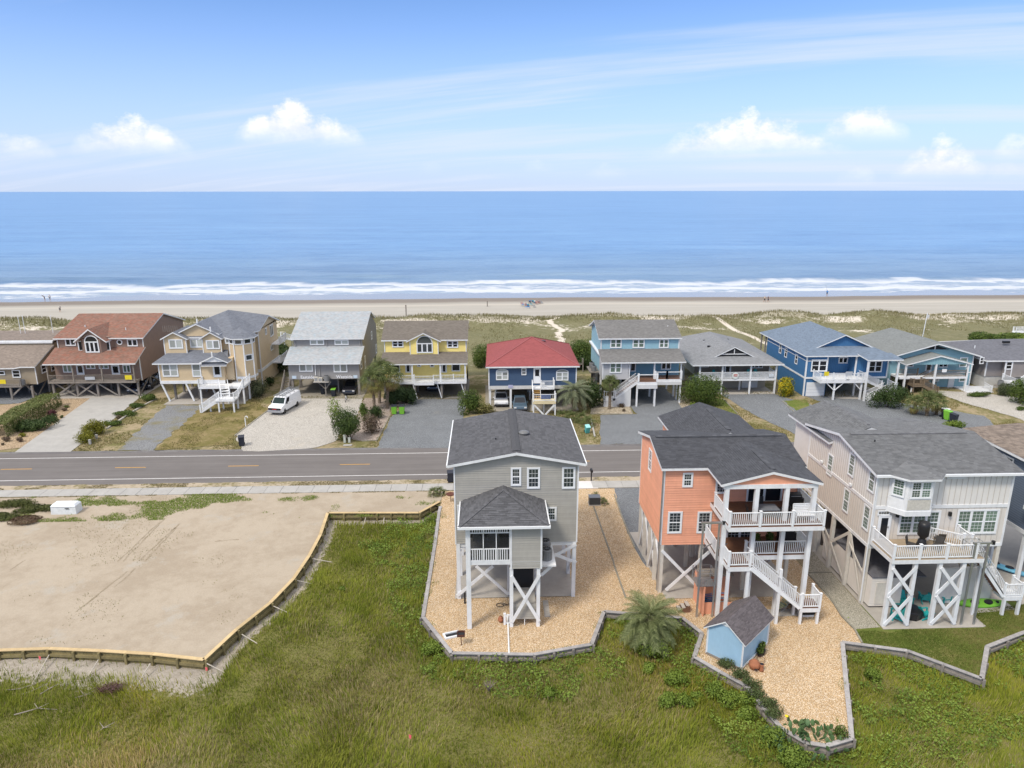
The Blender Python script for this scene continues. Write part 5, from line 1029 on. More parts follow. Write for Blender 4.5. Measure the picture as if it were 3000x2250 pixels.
def duplex():
    H = thing('beach_house', 'weathered grey duplex under a long pale roof with Eastside and Westside lettering', 'house', (-24, 101.3, 0), SEAROW)
    S = siding('grey_groove', (.30, .29, .285), .2, True, .75); S2 = siding('shaded_grey_groove', (.23, .205, .17), .2, True, .75); SH = shingle('pale_worn_shingle', (.36, .365, .37), .2, tint=(.88, .99, 1.05, 1))
    x0, x1 = -28.95, -18.75
    MB().prism([(101.3, 2.5), (118.5, 2.5), (118.5, 7.4), (116.3, 8.6), (112.3, 10.4), (105, 7.85), (105, 6.5), (101.3, 5.05)], 'x', x0, x1).build('wall', S, H)
    MB().prism([(101.3, 2.5), (118.5, 2.5), (118.5, 7.4), (116.3, 8.6), (112.3, 10.4), (105, 7.85), (105, 6.5), (101.3, 5.05)], 'x', x1, x1+.06).build('wall', S2, H)  # right wall repeated in a darker tone, its shade put into the colour
    roof(H, [[(x0-.4, 104.5, 7.85), (x1+.35, 104.5, 7.85), (x1+.35, 112.3, 10.65), (x0-.4, 112.3, 10.65)], [(x1+.35, 116.5, 8.9), (x0-.4, 116.5, 8.9), (x0-.4, 112.3, 10.65), (x1+.35, 112.3, 10.65)]], SH, t=.14)
    roof(H, [[(x0-.55, 100.6, 4.98), (x1+.3, 100.6, 4.98), (x1+.3, 104.98, 6.62), (x0-.55, 104.98, 6.62)]], SH, t=.14, name='skirt_roof')
    q = g('3', 668, 250, 10.0); MB().lathe((q.x, q.y, 9.75), [(.5, 0), (.5, .1), (.35, .28), (.1, .34)], 14).build('roof_vent', pm('dark_grey_metal', (.09, .09, .09)), H)
    for r in ((358, 480, 497, 532), (597, 482, 735, 532)): win(H, 'f', 104.97, FR('3', *r, 105), 2, 0, 0, 1, .12, GLASSC)
    for r in ((253, 712, 387, 792), (587, 714, 722, 798)): win(H, 'f', 101.27, FR('3', *r, 101.3), 2, 0, 0, 1, .12, GLASSC)
    for x, y, w, h in ((953, 440, 1.0, 1.3), (998, 570, 1.0, 1.5), (852, 722, 1.2, 1.4), (890, 700, .9, 2.0)): p = atX('3', x, y, x1); win(H, 'r', x1+.06, (p.y-w/2, p.y+w/2, p.z-h/2, p.z+h/2), 1, 0, 0, 2, .1, GLASSD)
    piece(H, 'pipe', WHITE, *[(x-.05, x+.05, 101.15, 101.25, z0_, z1_) for x, z0_, z1_ in ((-25.05, 3.1, 4.7),)]); piece(H, 'corner_board', S, (-24.6, -24.4, 101.18, 101.3, 2.5, 4.8), (-28.75, -28.6, 104.85, 105, 6.6, 7.7), (-24.1, -23.95, 104.85, 105, 6.6, 7.7), (-19.2, -19.0, 104.85, 105, 6.6, 7.7))
    posts(H, [(x, y) for x in (-28.6, -18.95) for y in (101.6, 106, 111, 117.5)], 0, 2.5, .35, WOODG); piece(H, 'ground_wall', S, (-25.2, -20.8, 107, 107.2, 0, 2.5)); piece(H, 'ground_wall', S, (-22.4, -22.2, 103, 107, 0, 2.5))
    piece(H, 'ac_shelf', CONC, (-25.3, -23.1, 100.4, 101.28, 2.2, 2.32)); brace(H, (-23.7, 100.9, .05), (-23.7, 100.9, 2.2), WOODG, .16, .16); brace(H, (-23.7, 100.9, 1.1), (-24.8, 100.9, 2.2), WOODG, .1, .12); brace(H, (-23.7, 100.9, 1.1), (-22.9, 100.9, 2.2), WOODG, .1, .12)
    stairs(H, (-29.5, 103, 2.6), (-29.5, 99.9, .1), 1.0, WOODG, WOODG, True, False)
    m_let = pm('white_lettering', (.80, .80, .82), .6, .03)
    for s_, x in (('Eastside', -26.3), ('Westside', -20.95)):
        cu = bpy.data.curves.new('lettering', 'FONT'); cu.body = s_; cu.size = .62; cu.extrude = .012; cu.align_x = 'CENTER'; cu.offset = .012
        tmp = bpy.data.objects.new('tmp', cu); COL.objects.link(tmp); bpy.context.view_layer.update(); dg = bpy.context.evaluated_depsgraph_get(); me = bpy.data.meshes.new_from_object(tmp.evaluated_get(dg)); bpy.data.objects.remove(tmp)
        me.materials.clear(); me.materials.append(m_let); o = link('lettering', me, H); o.rotation_euler.x = math.pi/2; o.location = Vector((x, 101.275, 2.62))-H.location
    for x in (-28.2, -19.35): m = MB().box(x-.3, x+.3, 101.24, 101.28, 2.62, 3.05); m.build('wall_plaque', pm('pale_blue_sign', (.55, .65, .75), .5), H)
    a = ac_unit((-23.45, 100.85, 2.32), 'dark air conditioner on the shelf under the grey duplex windows')
    for x, z0_, n_ in ((-24.95, .55, 'upright one'), (-24.35, .45, 'lower one')):
        t = thing('air_conditioner', f'cream boxy air conditioner on the grey duplex shelf, the {n_}', 'air conditioner', (x, 100.85, 2.32), 'boxy air conditioners'); MB().box(x-.28, x+.28, 100.65, 101.05, 2.32, 2.4+z0_).build('casing', pm('cream_metal', (.62, .58, .50), .5), t); MB().box(x-.2, x+.2, 100.62, 100.65, 2.4, 2.34+z0_).build('grille', pm('grey_fins', (.3, .3, .3), .5), t)
duplex()
def yellow_house():
    H = thing('beach_house', 'yellow house with big half-round window and white porch rail', 'house', (-9, 99, 0), SEAROW)
    S = siding('yellow_siding', (.95, .76, .26), .16); SH = shingle('brown_grey_shingle', (.155, .135, .115), .25)
    x0, x1 = -15.0, -3.15
    gable_y(H, x0, x1, 102, 110, 2.6, 8.1, 10.0, 106, S); MB().prism([(100.9, 2.6), (102, 2.6), (102, 6.2), (100.9, 5.7)], 'x', x0, x1).build('wall', S, H)
    roof(H, ridge_x(x0-.4, x1+.3, 101.55, 106, 110.4, 8.15, 10.2), SH); roof(H, [[(x0-.3, 98.6, 5.3), (x1+.25, 98.6, 5.3), (x1+.25, 101.98, 6.3), (x0-.3, 101.98, 6.3)]], SH, name='porch_roof')
    cx = -9.25; gable_x(H, -11.24, -7.2, 101.3, 104, 5.75, 8.1, 9.1, S); roof(H, ridge_y(-11.75, -6.75, cx, 100.95, 106.3, 8.05, 9.28), SH, t=.16, name='gable_roof')
    win(H, 'f', 101.27, FR('3', 1395, 515, 1553, 610, 101.3), 3, 0, 0, 1, .12, GLASS, arch=.95)
    for r in ((1157, 485, 1268, 555), (1690, 490, 1800, 560)): win(H, 'f', 101.97, FR('3', *r, 102), 2, 0, 0, 2, .13, GLASSD)
    Y = 100.87
    for r in ((1400, 708, 1440, 745), (1525, 708, 1568, 748)): win(H, 'f', Y, FR('3', *r, 100.9), 1, 0, 0, 1, .1, GLASSD)
    for r in ((1735, 712, 1820, 788), (1150, 708, 1235, 800)): win(H, 'f', Y, FR('3', *r, 100.9), 1, 0, 0, 1, .1, GLASSD)
    for r in ((1285, 708, 1340, 800), (1635, 712, 1690, 800)): door(H, 'f', Y, FR('3', *r, 100.9), .8)
    piece(H, 'deck', WHITE, (x0-.1, x1+.05, 98.7, 100.9, 2.3, 2.62)); piece(H, 'corner_board', WHITE, (x0-.05, x0+.07, 101.93, 102.05, 6.2, 8), (x1-.07, x1+.05, 101.93, 102.05, 6.2, 8), (-11.3, -11.18, 101.24, 101.36, 5.8, 8.0), (-7.26, -7.14, 101.24, 101.36, 5.8, 8.0))
    xs = [x0, -12.6, -10.55, -7.75, -6.7, -4.95, x1]
    for i in range(6): railing(H, (xs[i], 98.78 if i != 2 else 98.3, 2.62), (xs[i+1], 98.78 if i != 2 else 98.3, 2.62), .95, .2, False, posts=(i in (0, 2), 1))
    piece(H, 'deck_bay', WHITE, (-10.6, -7.7, 98.2, 98.69, 2.25, 2.62)); posts(H, [(x, 98.85) for x in (x0+.1, -10.8, -6.8, x1-.1)], 2.5, 5.2, .2, WHITE, 'porch_post')
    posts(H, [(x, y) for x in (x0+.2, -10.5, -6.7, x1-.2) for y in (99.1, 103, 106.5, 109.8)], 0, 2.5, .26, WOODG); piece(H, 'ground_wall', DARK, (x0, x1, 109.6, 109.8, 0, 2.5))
    for x in (-10.2, -6.7, x1-.1): brace(H, (x-.6, 98.9, 2.3), (x, 98.9, .1), WHITE, .1, .12, 'raked_post')
    for y, z in ((104, 7), (106.5, 4.6), (103.5, 4.4)): win(H, 'r', x1+.03, (y-.5, y+.5, z-.6, z+.6), 1, 0, 0, 2, .1)
    for x, y in ((1240, 380), (1770, 330)): q = g('3', x, y, 9.2); MB().lathe((q.x, q.y, q.z-.1), [(.06, 0), (.06, .3)], 8).build('vent_pipe', BLACK, H)
yellow_house()
def navy_house():
    H = thing('beach_house', 'navy house with red hipped roof and small white entry stair', 'house', (6, 94, 0), SEAROW)
    S = siding('navy_siding', (.058, .10, .18), .17); SH = shingle('red_shingle', (.27, .075, .075), .16)
    x0, x1 = .12, 12.1
    piece(H, 'wall', S, (x0, x1, 94, 107.6, 3.15, 6.0)); piece(H, 'skirt', pm('pale_skirt', (.60, .59, .57), .6, .08), (x0-.03, x1+.03, 93.95, 107.6, 2.72, 3.2))
    pk = (6.4, 101.2, 8.55); c = [(-.3, 93.5, 6.02), (12.5, 93.5, 6.02), (12.7, 108.2, 6.02), (-.1, 108.2, 6.02)]
    rf = roof(H, [[c[i], c[(i+1) % 4], pk] for i in range(4)], SH, t=.2)
    for k in range(4): MB().beam(Vector(c[k])+Vector((0, 0, .02)), Vector(pk)+Vector((0, 0, .02)), .2, .05).build('hip_cap', pm('red_cap', (.30, .09, .09), .8), rf)
    q = g('4', 968, 492, 7.9); MB().box(q.x-.3, q.x+.3, q.y-.3, q.y+.3, 7.5, 7.95).build('roof_vent', pm('brown_metal', (.10, .05, .05), .5), rf)
    for r in ((508, 790, 628, 873), (1092, 795, 1212, 878)): win(H, 'f', 93.97, FR('4', *r, 94), 2, 0, 0, 2, .1, GLASSC, arch=.42)
    win(H, 'f', 93.97, FR('4', 755, 757, 803, 825, 94), 1, 3, 2, 2, .08); door(H, 'f', 93.97, FR('4', 872, 755, 943, 905, 94), .45); piece(H, 'corner_board', WHITE, (x0-.06, x0+.08, 93.93, 94.05, 2.7, 5.9), (x1-.08, x1+.06, 93.93, 94.05, 2.7, 5.9))
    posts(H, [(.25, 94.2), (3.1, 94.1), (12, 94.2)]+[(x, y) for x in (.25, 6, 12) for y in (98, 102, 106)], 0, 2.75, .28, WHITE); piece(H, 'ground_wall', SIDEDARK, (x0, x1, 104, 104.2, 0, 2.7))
    a = atY('4', 650, 935, 93.95); piece(H, 'house_plaque', pm('lavender_sign', (.45, .45, .62), .5), (a.x-.32, a.x+.32, 93.88, 93.94, a.z-.2, a.z+.2))
    yw = pm('cream_yellow', (.70, .60, .38), .6, .08); tr = pm('ochre_tread', (.50, .30, .10), .7, .1)
    piece(H, 'deck', WHITE, (6.0, 9.0, 92.6, 93.93, 3.0, 3.2)); stairs(H, (6.55, 92.9, 3.2), (6.55, 91.6, 2.0), 1.05, WHITE, tr, False); railing(H, (7.15, 92.65, 3.2), (8.95, 92.65, 3.2), .98, .15, False); railing(H, (8.95, 92.65, 3.2), (8.95, 93.9, 3.2), .98, .2, False); railing(H, (6.0, 92.9, 3.2), (6.0, 91.6, 2.0), .95, .3, False)
    piece(H, 'landing', yw, (5.95, 9.0, 90.4, 91.7, 1.6, 1.98)); railing(H, (6.0, 90.45, 1.98), (8.95, 90.45, 1.98), .95, .2, False); railing(H, (8.95, 90.45, 1.98), (8.95, 91.6, 1.98), .95, .2, False)
    posts(H, [(6.03, 90.55), (8.92, 90.55), (6.03, 92.7), (8.92, 92.7), (7.5, 91.6)], 0, 1.65, .17, WHITE, 'deck_post'); brace(H, (6.1, 90.5, 1.5), (7.4, 90.5, .1), WHITE); brace(H, (8.85, 90.5, 1.5), (7.6, 90.5, .1), WHITE)
    piece(H, 'towel', pm('patterned_towel', (.12, .16, .28), .9, .4, 9), (7.0, 8.3, 90.36, 90.39, 2.3, 2.9)); piece(H, 'box', WHITE, (7.1, 7.7, 93.0, 93.5, 3.2, 3.75))
navy_house()
def light_blue_house():
    H = thing('beach_house', 'light blue two-storey house with grey roof and brown-floored deck stair', 'house', (21.5, 95.3, 0), SEAROW)
    S = siding('aqua_siding', (.30, .50, .585), .16); S2 = siding('pale_grey_siding', (.52, .52, .53), .14); SH = shingle('grey_brown_shingle', (.165, .16, .155), .25)
    x0, x1 = 16.0, 27.3
    gable_y(H, x0+.15, x1, 98.5, 108, 3.6, 8.8, 10.5, 103, S); MB().box(15.95, 19.6, 95.3, 98.5, 3.6, 6.2).build('wall', S2, H); piece(H, 'porch_wall', siding('teal_blue_siding', (.17, .33, .43), .16), (19.6, x1-.1, 97.4, 98.5, 3.6, 6.3))
    roof(H, ridge_x(x0-.3, x1+.3, 98.1, 103, 108.3, 8.85, 10.65), SH); roof(H, [[(x0-.35, 94.8, 6.15), (x1+.15, 94.8, 6.15), (x1+.1, 98.48, 7.25), (x0-.3, 98.48, 7.25)]], SH, name='porch_roof')
    for r in ((290, 472, 402, 562), (508, 475, 625, 562), (765, 475, 860, 562)): win(H, 'f', 98.47, FR('5', *r, 98.5), 2, 0, 0, 2, .13, GLASSG)
    win(H, 'f', 95.27, FR('5', 285, 700, 402, 805, 95.3), 2, 0, 0, 2, .13, GLASSG); win(H, 'f', 97.37, FR('5', 785, 700, 882, 772, 97.4), 2, 0, 0, 1, .12, GLASSD)
    win(H, 'f', 97.37, FR('5', 485, 700, 540, 790, 97.4), 1, 0, 0, 1, .1, GLASSD)
    piece(H, 'deck', WHITE, (20.6, 23.35, 93.9, 95.3, 3.2, 3.55), (19.65, 27.1, 95.3, 97.4, 3.2, 3.55)); piece(H, 'deck_boards', DECK, (20.62, 23.33, 93.92, 95.3, 3.55, 3.59), (19.67, 27.08, 95.3, 97.39, 3.55, 3.59))
    for a, b in (((20.7, 93.95, 3.59), (23.3, 93.95, 3.59)), ((23.35, 95.35, 3.59), (25.0, 95.35, 3.59)), ((25.0, 95.35, 3.59), (27.0, 95.35, 3.59))):
        m = MB(); m.beam(Vector(a)+Vector((0,0,.98)), Vector(b)+Vector((0,0,.98)), .12, .09)
        for p in (a, b): m.box(p[0]-.12, p[0]+.12, p[1]-.1, p[1]+.1, p[2], p[2]+1.15)
        o = m.build('railing', WHITE2, H); q = MB()
        for k in (.2, .4, .6, .8): q.beam(Vector(a)+Vector((0,0,k)), Vector(b)+Vector((0,0,k)), .012, .012)
        q.build('cable', METAL, o)
    stairs(H, (20.6, 94.6, 3.59), (17.6, 94.6, 1.3), 1.2, WHITE, DECK, True, False); piece(H, 'landing', WHITE, (16.0, 17.6, 94.0, 95.2, .9, 1.25)); railing(H, (16.05, 94.05, 1.25), (17.4, 94.05, 1.25), .95, .3, False)
    LV = siding('louvre_white', (.66, .66, .66), .13, groove=.35); MB().prism([(17.25, 0), (19.75, 0), (19.75, 3.1), (17.25, 1.2)], 'y', 94.0, 94.12).build('louvred_skirt', LV, H); piece(H, 'louvred_skirt', LV, (16, 17.25, 94.05, 94.15, 0, .9), (20.6, 23.35, 93.82, 93.9, 2.6, 3.2), (23.4, 27.1, 95.2, 95.28, 2.75, 3.2))
    posts(H, [(23.1, 94.1), (23.35, 95.5), (27.0, 95.5), (27.0, 97.3), (20.6, 94.1)], 0, 3.3, .22, WHITE, 'deck_post'); posts(H, [(23.2, 95.45), (26.95, 95.45), (19.65, 95.4)], 3.59, 6.0, .2, WHITE, 'porch_post'); posts(H, [(x, y) for x in (16.3, 20, 23.5, 27) for y in (99, 103, 107.5)], 0, 3.6, .26, WHITE); posts(H, [(15.4, 99.5), (15.4, 101.2)], 0, 3.6, .2, WOODG)
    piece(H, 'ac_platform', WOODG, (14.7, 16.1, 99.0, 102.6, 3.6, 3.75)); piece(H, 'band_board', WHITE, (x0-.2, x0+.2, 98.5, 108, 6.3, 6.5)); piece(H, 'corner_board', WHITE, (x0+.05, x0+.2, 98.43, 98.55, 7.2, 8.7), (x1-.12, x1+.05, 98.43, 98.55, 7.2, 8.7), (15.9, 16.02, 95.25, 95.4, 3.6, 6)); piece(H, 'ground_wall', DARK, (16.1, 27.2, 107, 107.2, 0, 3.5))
    for y, l in ((99.6, 'nearer'), (101.6, 'farther')): ac_unit((15.35, y, 3.75), f'dark air conditioner on high platform left of the light blue house, the {l} one')
    for x, y in ((305, 330), (850, 355)): q = g('5', x, y, 9.9); MB().lathe((q.x, q.y, q.z-.25), [(.07, 0), (.07, .4)], 8).build('vent_pipe', WHITE, H)
light_blue_house()
def hip_house():
    H = thing('beach_house', 'low house with wide grey roof and full-width white-railed deck', 'house', (36.5, 99.7, 0), SEAROW)
    S = pm('cream_wall', (.42, .385, .32), .7, .08); SH = shingle('mid_grey_shingle', (.215, .22, .23), .22); DW = siding('dark_cedar', (.20, .17, .14), .2, True)  # porch boards in one even tone, darker than the cream wall
    x0, x1 = 30.9, 42.3
    piece(H, 'wall', S, (x0, x1, 102.3, 116, 2.3, 4.6)); piece(H, 'porch_wall', DW, (x0+.05, x1-.05, 102.2, 102.3, 2.35, 4.6))
    c = [(29.7, 99.2, 4.6), (43.2, 99.2, 4.6), (43.2, 117.2, 4.6), (29.7, 117.2, 4.6)]; zr = 6.65; xm = 36.45
    rf = roof(H, [[c[0], c[1], (xm, 105.8, zr)], [c[1], c[2], (xm, 113.8, zr), (xm, 105.8, zr)], [c[3], c[0], (xm, 105.8, zr), (xm, 113.8, zr)], [c[2], c[3], (xm, 113.8, zr)]], SH, t=.2)
    roof(H, ridge_y(33.4, 39.5, xm, 101.3, 106.4, 5.25, 6.75), SH, t=.14, name='gablet_roof'); MB().prism([(33.9, 5.2), (39.0, 5.2), (xm, 6.5)], 'y', 101.5, 101.6).build('gablet', DARK, H); piece(H, 'gablet_beam', WHITE, (34.6, 38.3, 101.42, 101.5, 5.6, 5.7), (36.4, 36.5, 101.42, 101.5, 5.7, 6.4))
    piece(H, 'deck', WHITE, (x0, x1, 99.6, 102.3, 2.05, 2.35)); xs = [x0+.05, 34.3, 38.5, x1-.05]
    for i in range(3): railing(H, (xs[i], 99.68, 2.35), (xs[i+1], 99.68, 2.35), .98, .17, False, bw=.07)
    railing(H, (x1-.05, 99.7, 2.35), (x1-.05, 102.2, 2.35), .98, .17, False); posts(H, [(x, 99.75) for x in xs], 0, 4.5, .22, WHITE, 'porch_post'); posts(H, [(37.8, 102)]+[(x, 108) for x in xs], 0, 2.2, .24, WHITE)
    piece(H, 'ground_wall', S, (33, x1-.1, 103.2, 103.4, 0, 2.1)); piece(H, 'garage_door', WHITE, (38.6, 41, 103.1, 103.2, 0, 1.9)); win(H, 'f', 102.17, FR('5', 1160, 722, 1250, 748, 102.2), 2, 0, 0, 1, .08, GLASSD); door(H, 'f', 102.17, (35.4, 36.4, 2.4, 4.4), .8); win(H, 'f', 102.17, (39.3, 41.2, 3.3, 4.4), 3, 0, 0, 1, .08, GLASSD)
    q = atY('5', 1507, 832, 99.6); o = MB().lathe((0, 0, 0), [(.5, 0), (.5, .05), (.3, .06)], 18).build('round_sign', pm('cream_sign', (.66, .70, .66), .5), H); o.rotation_euler.x = math.pi/2
    for v in o.data.vertices: v.co += H.location
    o.location = Vector((q.x, 99.58, q.z))-H.location
    for dz_, t_ in ((.14, .16), (-.04, .12)):
        MB().box(q.x-.28, q.x+.28, 99.50, 99.52, q.z+dz_-.05, q.z+dz_+t_-.07).build('sign_line', pm('red_paint', (.50, .10, .08), .5), H)
    q = atY('5', 1858, 828, 99.6); piece(H, 'banner', pm('pale_banner', (.62, .66, .70), .6), (q.x-.36, q.x+.36, 99.56, 99.6, q.z-.22, q.z+.22))
    for x, y in ((1207, 482), (1433, 472), (1250, 537), (1497, 524)): p = g('5', x, y, 6.1); MB().lathe((p.x, p.y, 5.85), [(.25, 0), (.25, .2), (.1, .25)], 10).build('roof_vent', BLACK, rf)
    for i, (x, col) in enumerate(((38.9, TEAL), (40.0, TEAL), (33.2, TEAL))):
        ad_chair((x-2.5*(i == 2)+ (3.1 if i == 2 else 0), 101.2, 2.35), .2*i, f'teal chair on the deck of the low grey-roofed house, {["left of the pair", "right of the pair", "set apart from the pair"][i]}', 'teal chairs on the low house deck')
def ad_chair(loc, rz, label, group, mat=None, s=1.0):
    t = thing('adirondack_chair', label, 'chair', (0, 0, 0), group); mat = mat or TEAL
    MB().add([(-.27, -.32, .36), (.27, -.32, .36), (.27, .22, .24), (-.27, .22, .24), (-.27, -.32, .33), (.27, -.32, .33), (.27, .22, .21), (-.27, .22, .21)], [(0,1,2,3),(7,6,5,4),(0,4,5,1),(1,5,6,2),(2,6,7,3),(3,7,4,0)]).build('seat', mat, t)
    for k in range(5):
        x = -.22+.11*k; h = .93-.06*abs(k-2); MB().add([(x-.048, .22, .22), (x+.048, .22, .22), (x+.052, .50, h), (x-.052, .50, h), (x-.048, .25, .22), (x+.048, .25, .22), (x+.052, .53, h), (x-.052, .53, h)], [(0,1,2,3),(7,6,5,4),(0,4,5,1),(1,5,6,2),(2,6,7,3),(3,7,4,0)]).build('back_slat', mat, t)
    for k in (-1, 1):
        MB().box(k*.34-.07, k*.34+.07, -.36, .36, .54, .57).build('armrest', mat, t); MB().box(k*.30-.03, k*.30+.03, -.34, -.24, 0, .54).build('leg', mat, t); MB().beam((k*.28, -.28, .3), (k*.28, .5, .02), .04, .11).build('leg', mat, t)
    t.location = loc; t.rotation_euler.z = rz; t.scale = (s, s, s); return t
hip_house()
def blue_house():
    H = thing('beach_house', 'bright blue house with blue-grey roof, white garage door and switchback stair', 'house', (52, 98.3, 0), SEAROW)
    S = siding('blue_groove', (.055, .165, .335), .3, True, .65); SH = shingle('blue_grey_shingle', (.155, .195, .25), .22)
    x0, x1 = 46.0, 58.0
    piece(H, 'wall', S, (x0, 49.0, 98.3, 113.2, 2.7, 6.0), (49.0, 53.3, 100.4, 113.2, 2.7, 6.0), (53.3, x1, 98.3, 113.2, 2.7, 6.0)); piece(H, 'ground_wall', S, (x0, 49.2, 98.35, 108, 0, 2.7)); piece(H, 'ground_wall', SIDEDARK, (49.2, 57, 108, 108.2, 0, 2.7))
    xm, zr = 52.2, 8.6; e = 6.08
    rf = roof(H, [[(45.6, 97.9, e), (58.4, 97.9, e), (xm, 105.3, zr)], [(45.6, 115.8, e), (45.6, 97.9, e), (xm, 105.3, zr), (xm, 112, zr)], [(58.4, 97.9, e), (58.4, 115.8, e), (xm, 112, zr), (xm, 105.3, zr)], [(58.4, 115.8, e), (45.6, 115.8, e), (xm, 112, zr)]], SH, t=.16)
    roof(H, [[(53.3, 95.2, e-.03), (58.4, 95.2, e-.03), (58.4, 98.6, e+.22), (53.3, 98.6, e+.22)]], SH, t=.16, name='porch_roof')
    MB().prism([(48.3, 6.75), (56.1, 6.75), (xm, 8.45)], 'y', 100.45, 100.6).build('gable_wall', S, H); roof(H, ridge_y(47.9, 56.5, xm, 100.0, 105.6, 6.8, 8.72), SH, t=.16, name='gable_roof')
    for r in ((650, 748, 822, 878),): win(H, 'f', 98.27, FR('6', *r, 98.3), 2, 0, 0, 2, .13, GLASSD)
    win(H, 'f', 98.27, FR('6', 1270, 760, 1415, 885, 98.3), 2, 0, 0, 2, .13, GLASSD); win(H, 'f', 100.37, FR('6', 945, 722, 1045, 790, 100.4), 2, 0, 0, 1, .12, GLASSD)
    for x, y in ((320, 632), (380, 675), (492, 745)): p = atX('6', x, y, x0); win(H, 'l', x0-.01, (p.y-.45, p.y+.45, p.z-.75, p.z+.75), 1, 0, 0, 2, .1, GLASSD)
    piece(H, 'garage_door', WHITE2, (46.35, 49.05, 98.25, 98.33, 0, 2.05)); 
    for k in range(1, 4): piece(H, 'door_seam', pm('seam_grey', (.45, .45, .46), .6), (46.4, 49.0, 98.24, 98.25, .5*k, .5*k+.02))
    piece(H, 'band_board', WHITE, (x0-.04, 49.2, 98.24, 98.3, 2.6, 2.85), (x0-.06, x0, 98.3, 113.2, 2.6, 2.85), (53.3, x1+.04, 98.24, 98.3, 2.6, 2.85), (x0-.05, 49, 98.25, 98.3, 5.2, 5.3), (x0-.05, x0, 98.3, 113.2, 5.2, 5.3)); piece(H, 'corner_board', WHITE, (x0-.08, x0+.1, 98.22, 98.4, 0, 5.95), (48.95, 49.08, 98.24, 98.36, 2.8, 5.9), (53.25, 53.37, 98.24, 98.36, 2.8, 5.9), (x1-.1, x1+.06, 98.22, 98.36, 2.8, 5.9))
    piece(H, 'deck', WHITE, (47.1, 53.6, 95.9, 98.25, 2.55, 2.95), (49.1, 53.2, 98.25, 100.4, 2.55, 2.95)); xs = [47.15, 49.0, 50.8, 52.5, 53.55]
    for i in range(4): railing(H, (xs[i], 95.97, 2.95), (xs[i+1], 95.97, 2.95), .98, .19, False, posts=(i == 0, 1))
    railing(H, (47.15, 96, 2.95), (47.15, 98.2, 2.95), .98, .19, False)
    posts(H, [(49.4, 96.2), (53.3, 96.2), (53.4, 98.3), (49.4, 100)], 0, 2.6, .22, WHITE, 'deck_post'); posts(H, [(53.5, 95.4), (57.9, 95.5)], 0, 5.95, .22, WHITE, 'porch_post'); posts(H, [(49.1, 98.4), (53.3, 98.4)], 2.9, 6, .16, WHITE, 'porch_post'); brace(H, (48.2, 96.1, 2.5), (49.4, 96.1, 1.4), WHITE, .1, .12); brace(H, (50.6, 96.1, 2.5), (49.4, 96.1, 1.4), WHITE, .1, .12); brace(H, (52.2, 96.1, 2.5), (53.3, 96.1, 1.4), WHITE, .1, .12)
    stairs(H, (53.7, 97.6, 2.95), (56.8, 97.6, 1.5), 1.0, WHITE, WHITE, True, False); piece(H, 'landing', WHITE, (56.8, 58.2, 95.6, 98.1, 1.25, 1.5)); railing(H, (58.15, 95.65, 1.5), (58.15, 98.0, 1.5), .95, .19, False); stairs(H, (56.8, 96.0, 1.5), (54.0, 96.0, .1), 1.0, WHITE, WHITE, True, False); posts(H, [(57, 95.8), (58.1, 95.8), (58.1, 98)], 0, 1.3, .16, WHITE, 'stair_post')
    q = atY('6', 815, 902, 95.9); piece(H, 'notice_board', MATS['yellow_sign'], (q.x-.33, q.x+.33, 95.83, 95.88, q.z-.3, q.z+.3)); q = atY('6', 1060, 900, 95.9); piece(H, 'notice_board', MATS['grey_sign'], (q.x-.48, q.x+.48, 95.83, 95.88, q.z-.28, q.z+.28))
    cu = bpy.data.curves.new('lettering', 'FONT'); cu.body = '447'; cu.size = .3; cu.extrude = .01; tmp = bpy.data.objects.new('tmp', cu); COL.objects.link(tmp); bpy.context.view_layer.update(); me = bpy.data.meshes.new_from_object(tmp.evaluated_get(bpy.context.evaluated_depsgraph_get())); bpy.data.objects.remove(tmp); me.materials.clear(); me.materials.append(BLACK); o = link('house_number', me, H); o.rotation_euler.x = math.pi/2; q = atY('6', 1030, 975, 95.88); o.location = Vector((q.x, 95.885, q.z))-H.location
    piece(H, 'deck', WOODG, (43.6, 46, 113.2, 117, 2.6, 2.8)); railing(H, (43.7, 113.3, 2.8), (43.7, 117, 2.8), .95, .2, False, mat=WOODG); posts(H, [(43.8, 113.5), (43.8, 116.8)], 0, 2.6, .2, WOODG); posts(H, [(45.9, 113.6), (45.9, 115.4)], 2.8, 6, .2, WOODG, 'porch_post')
blue_house()
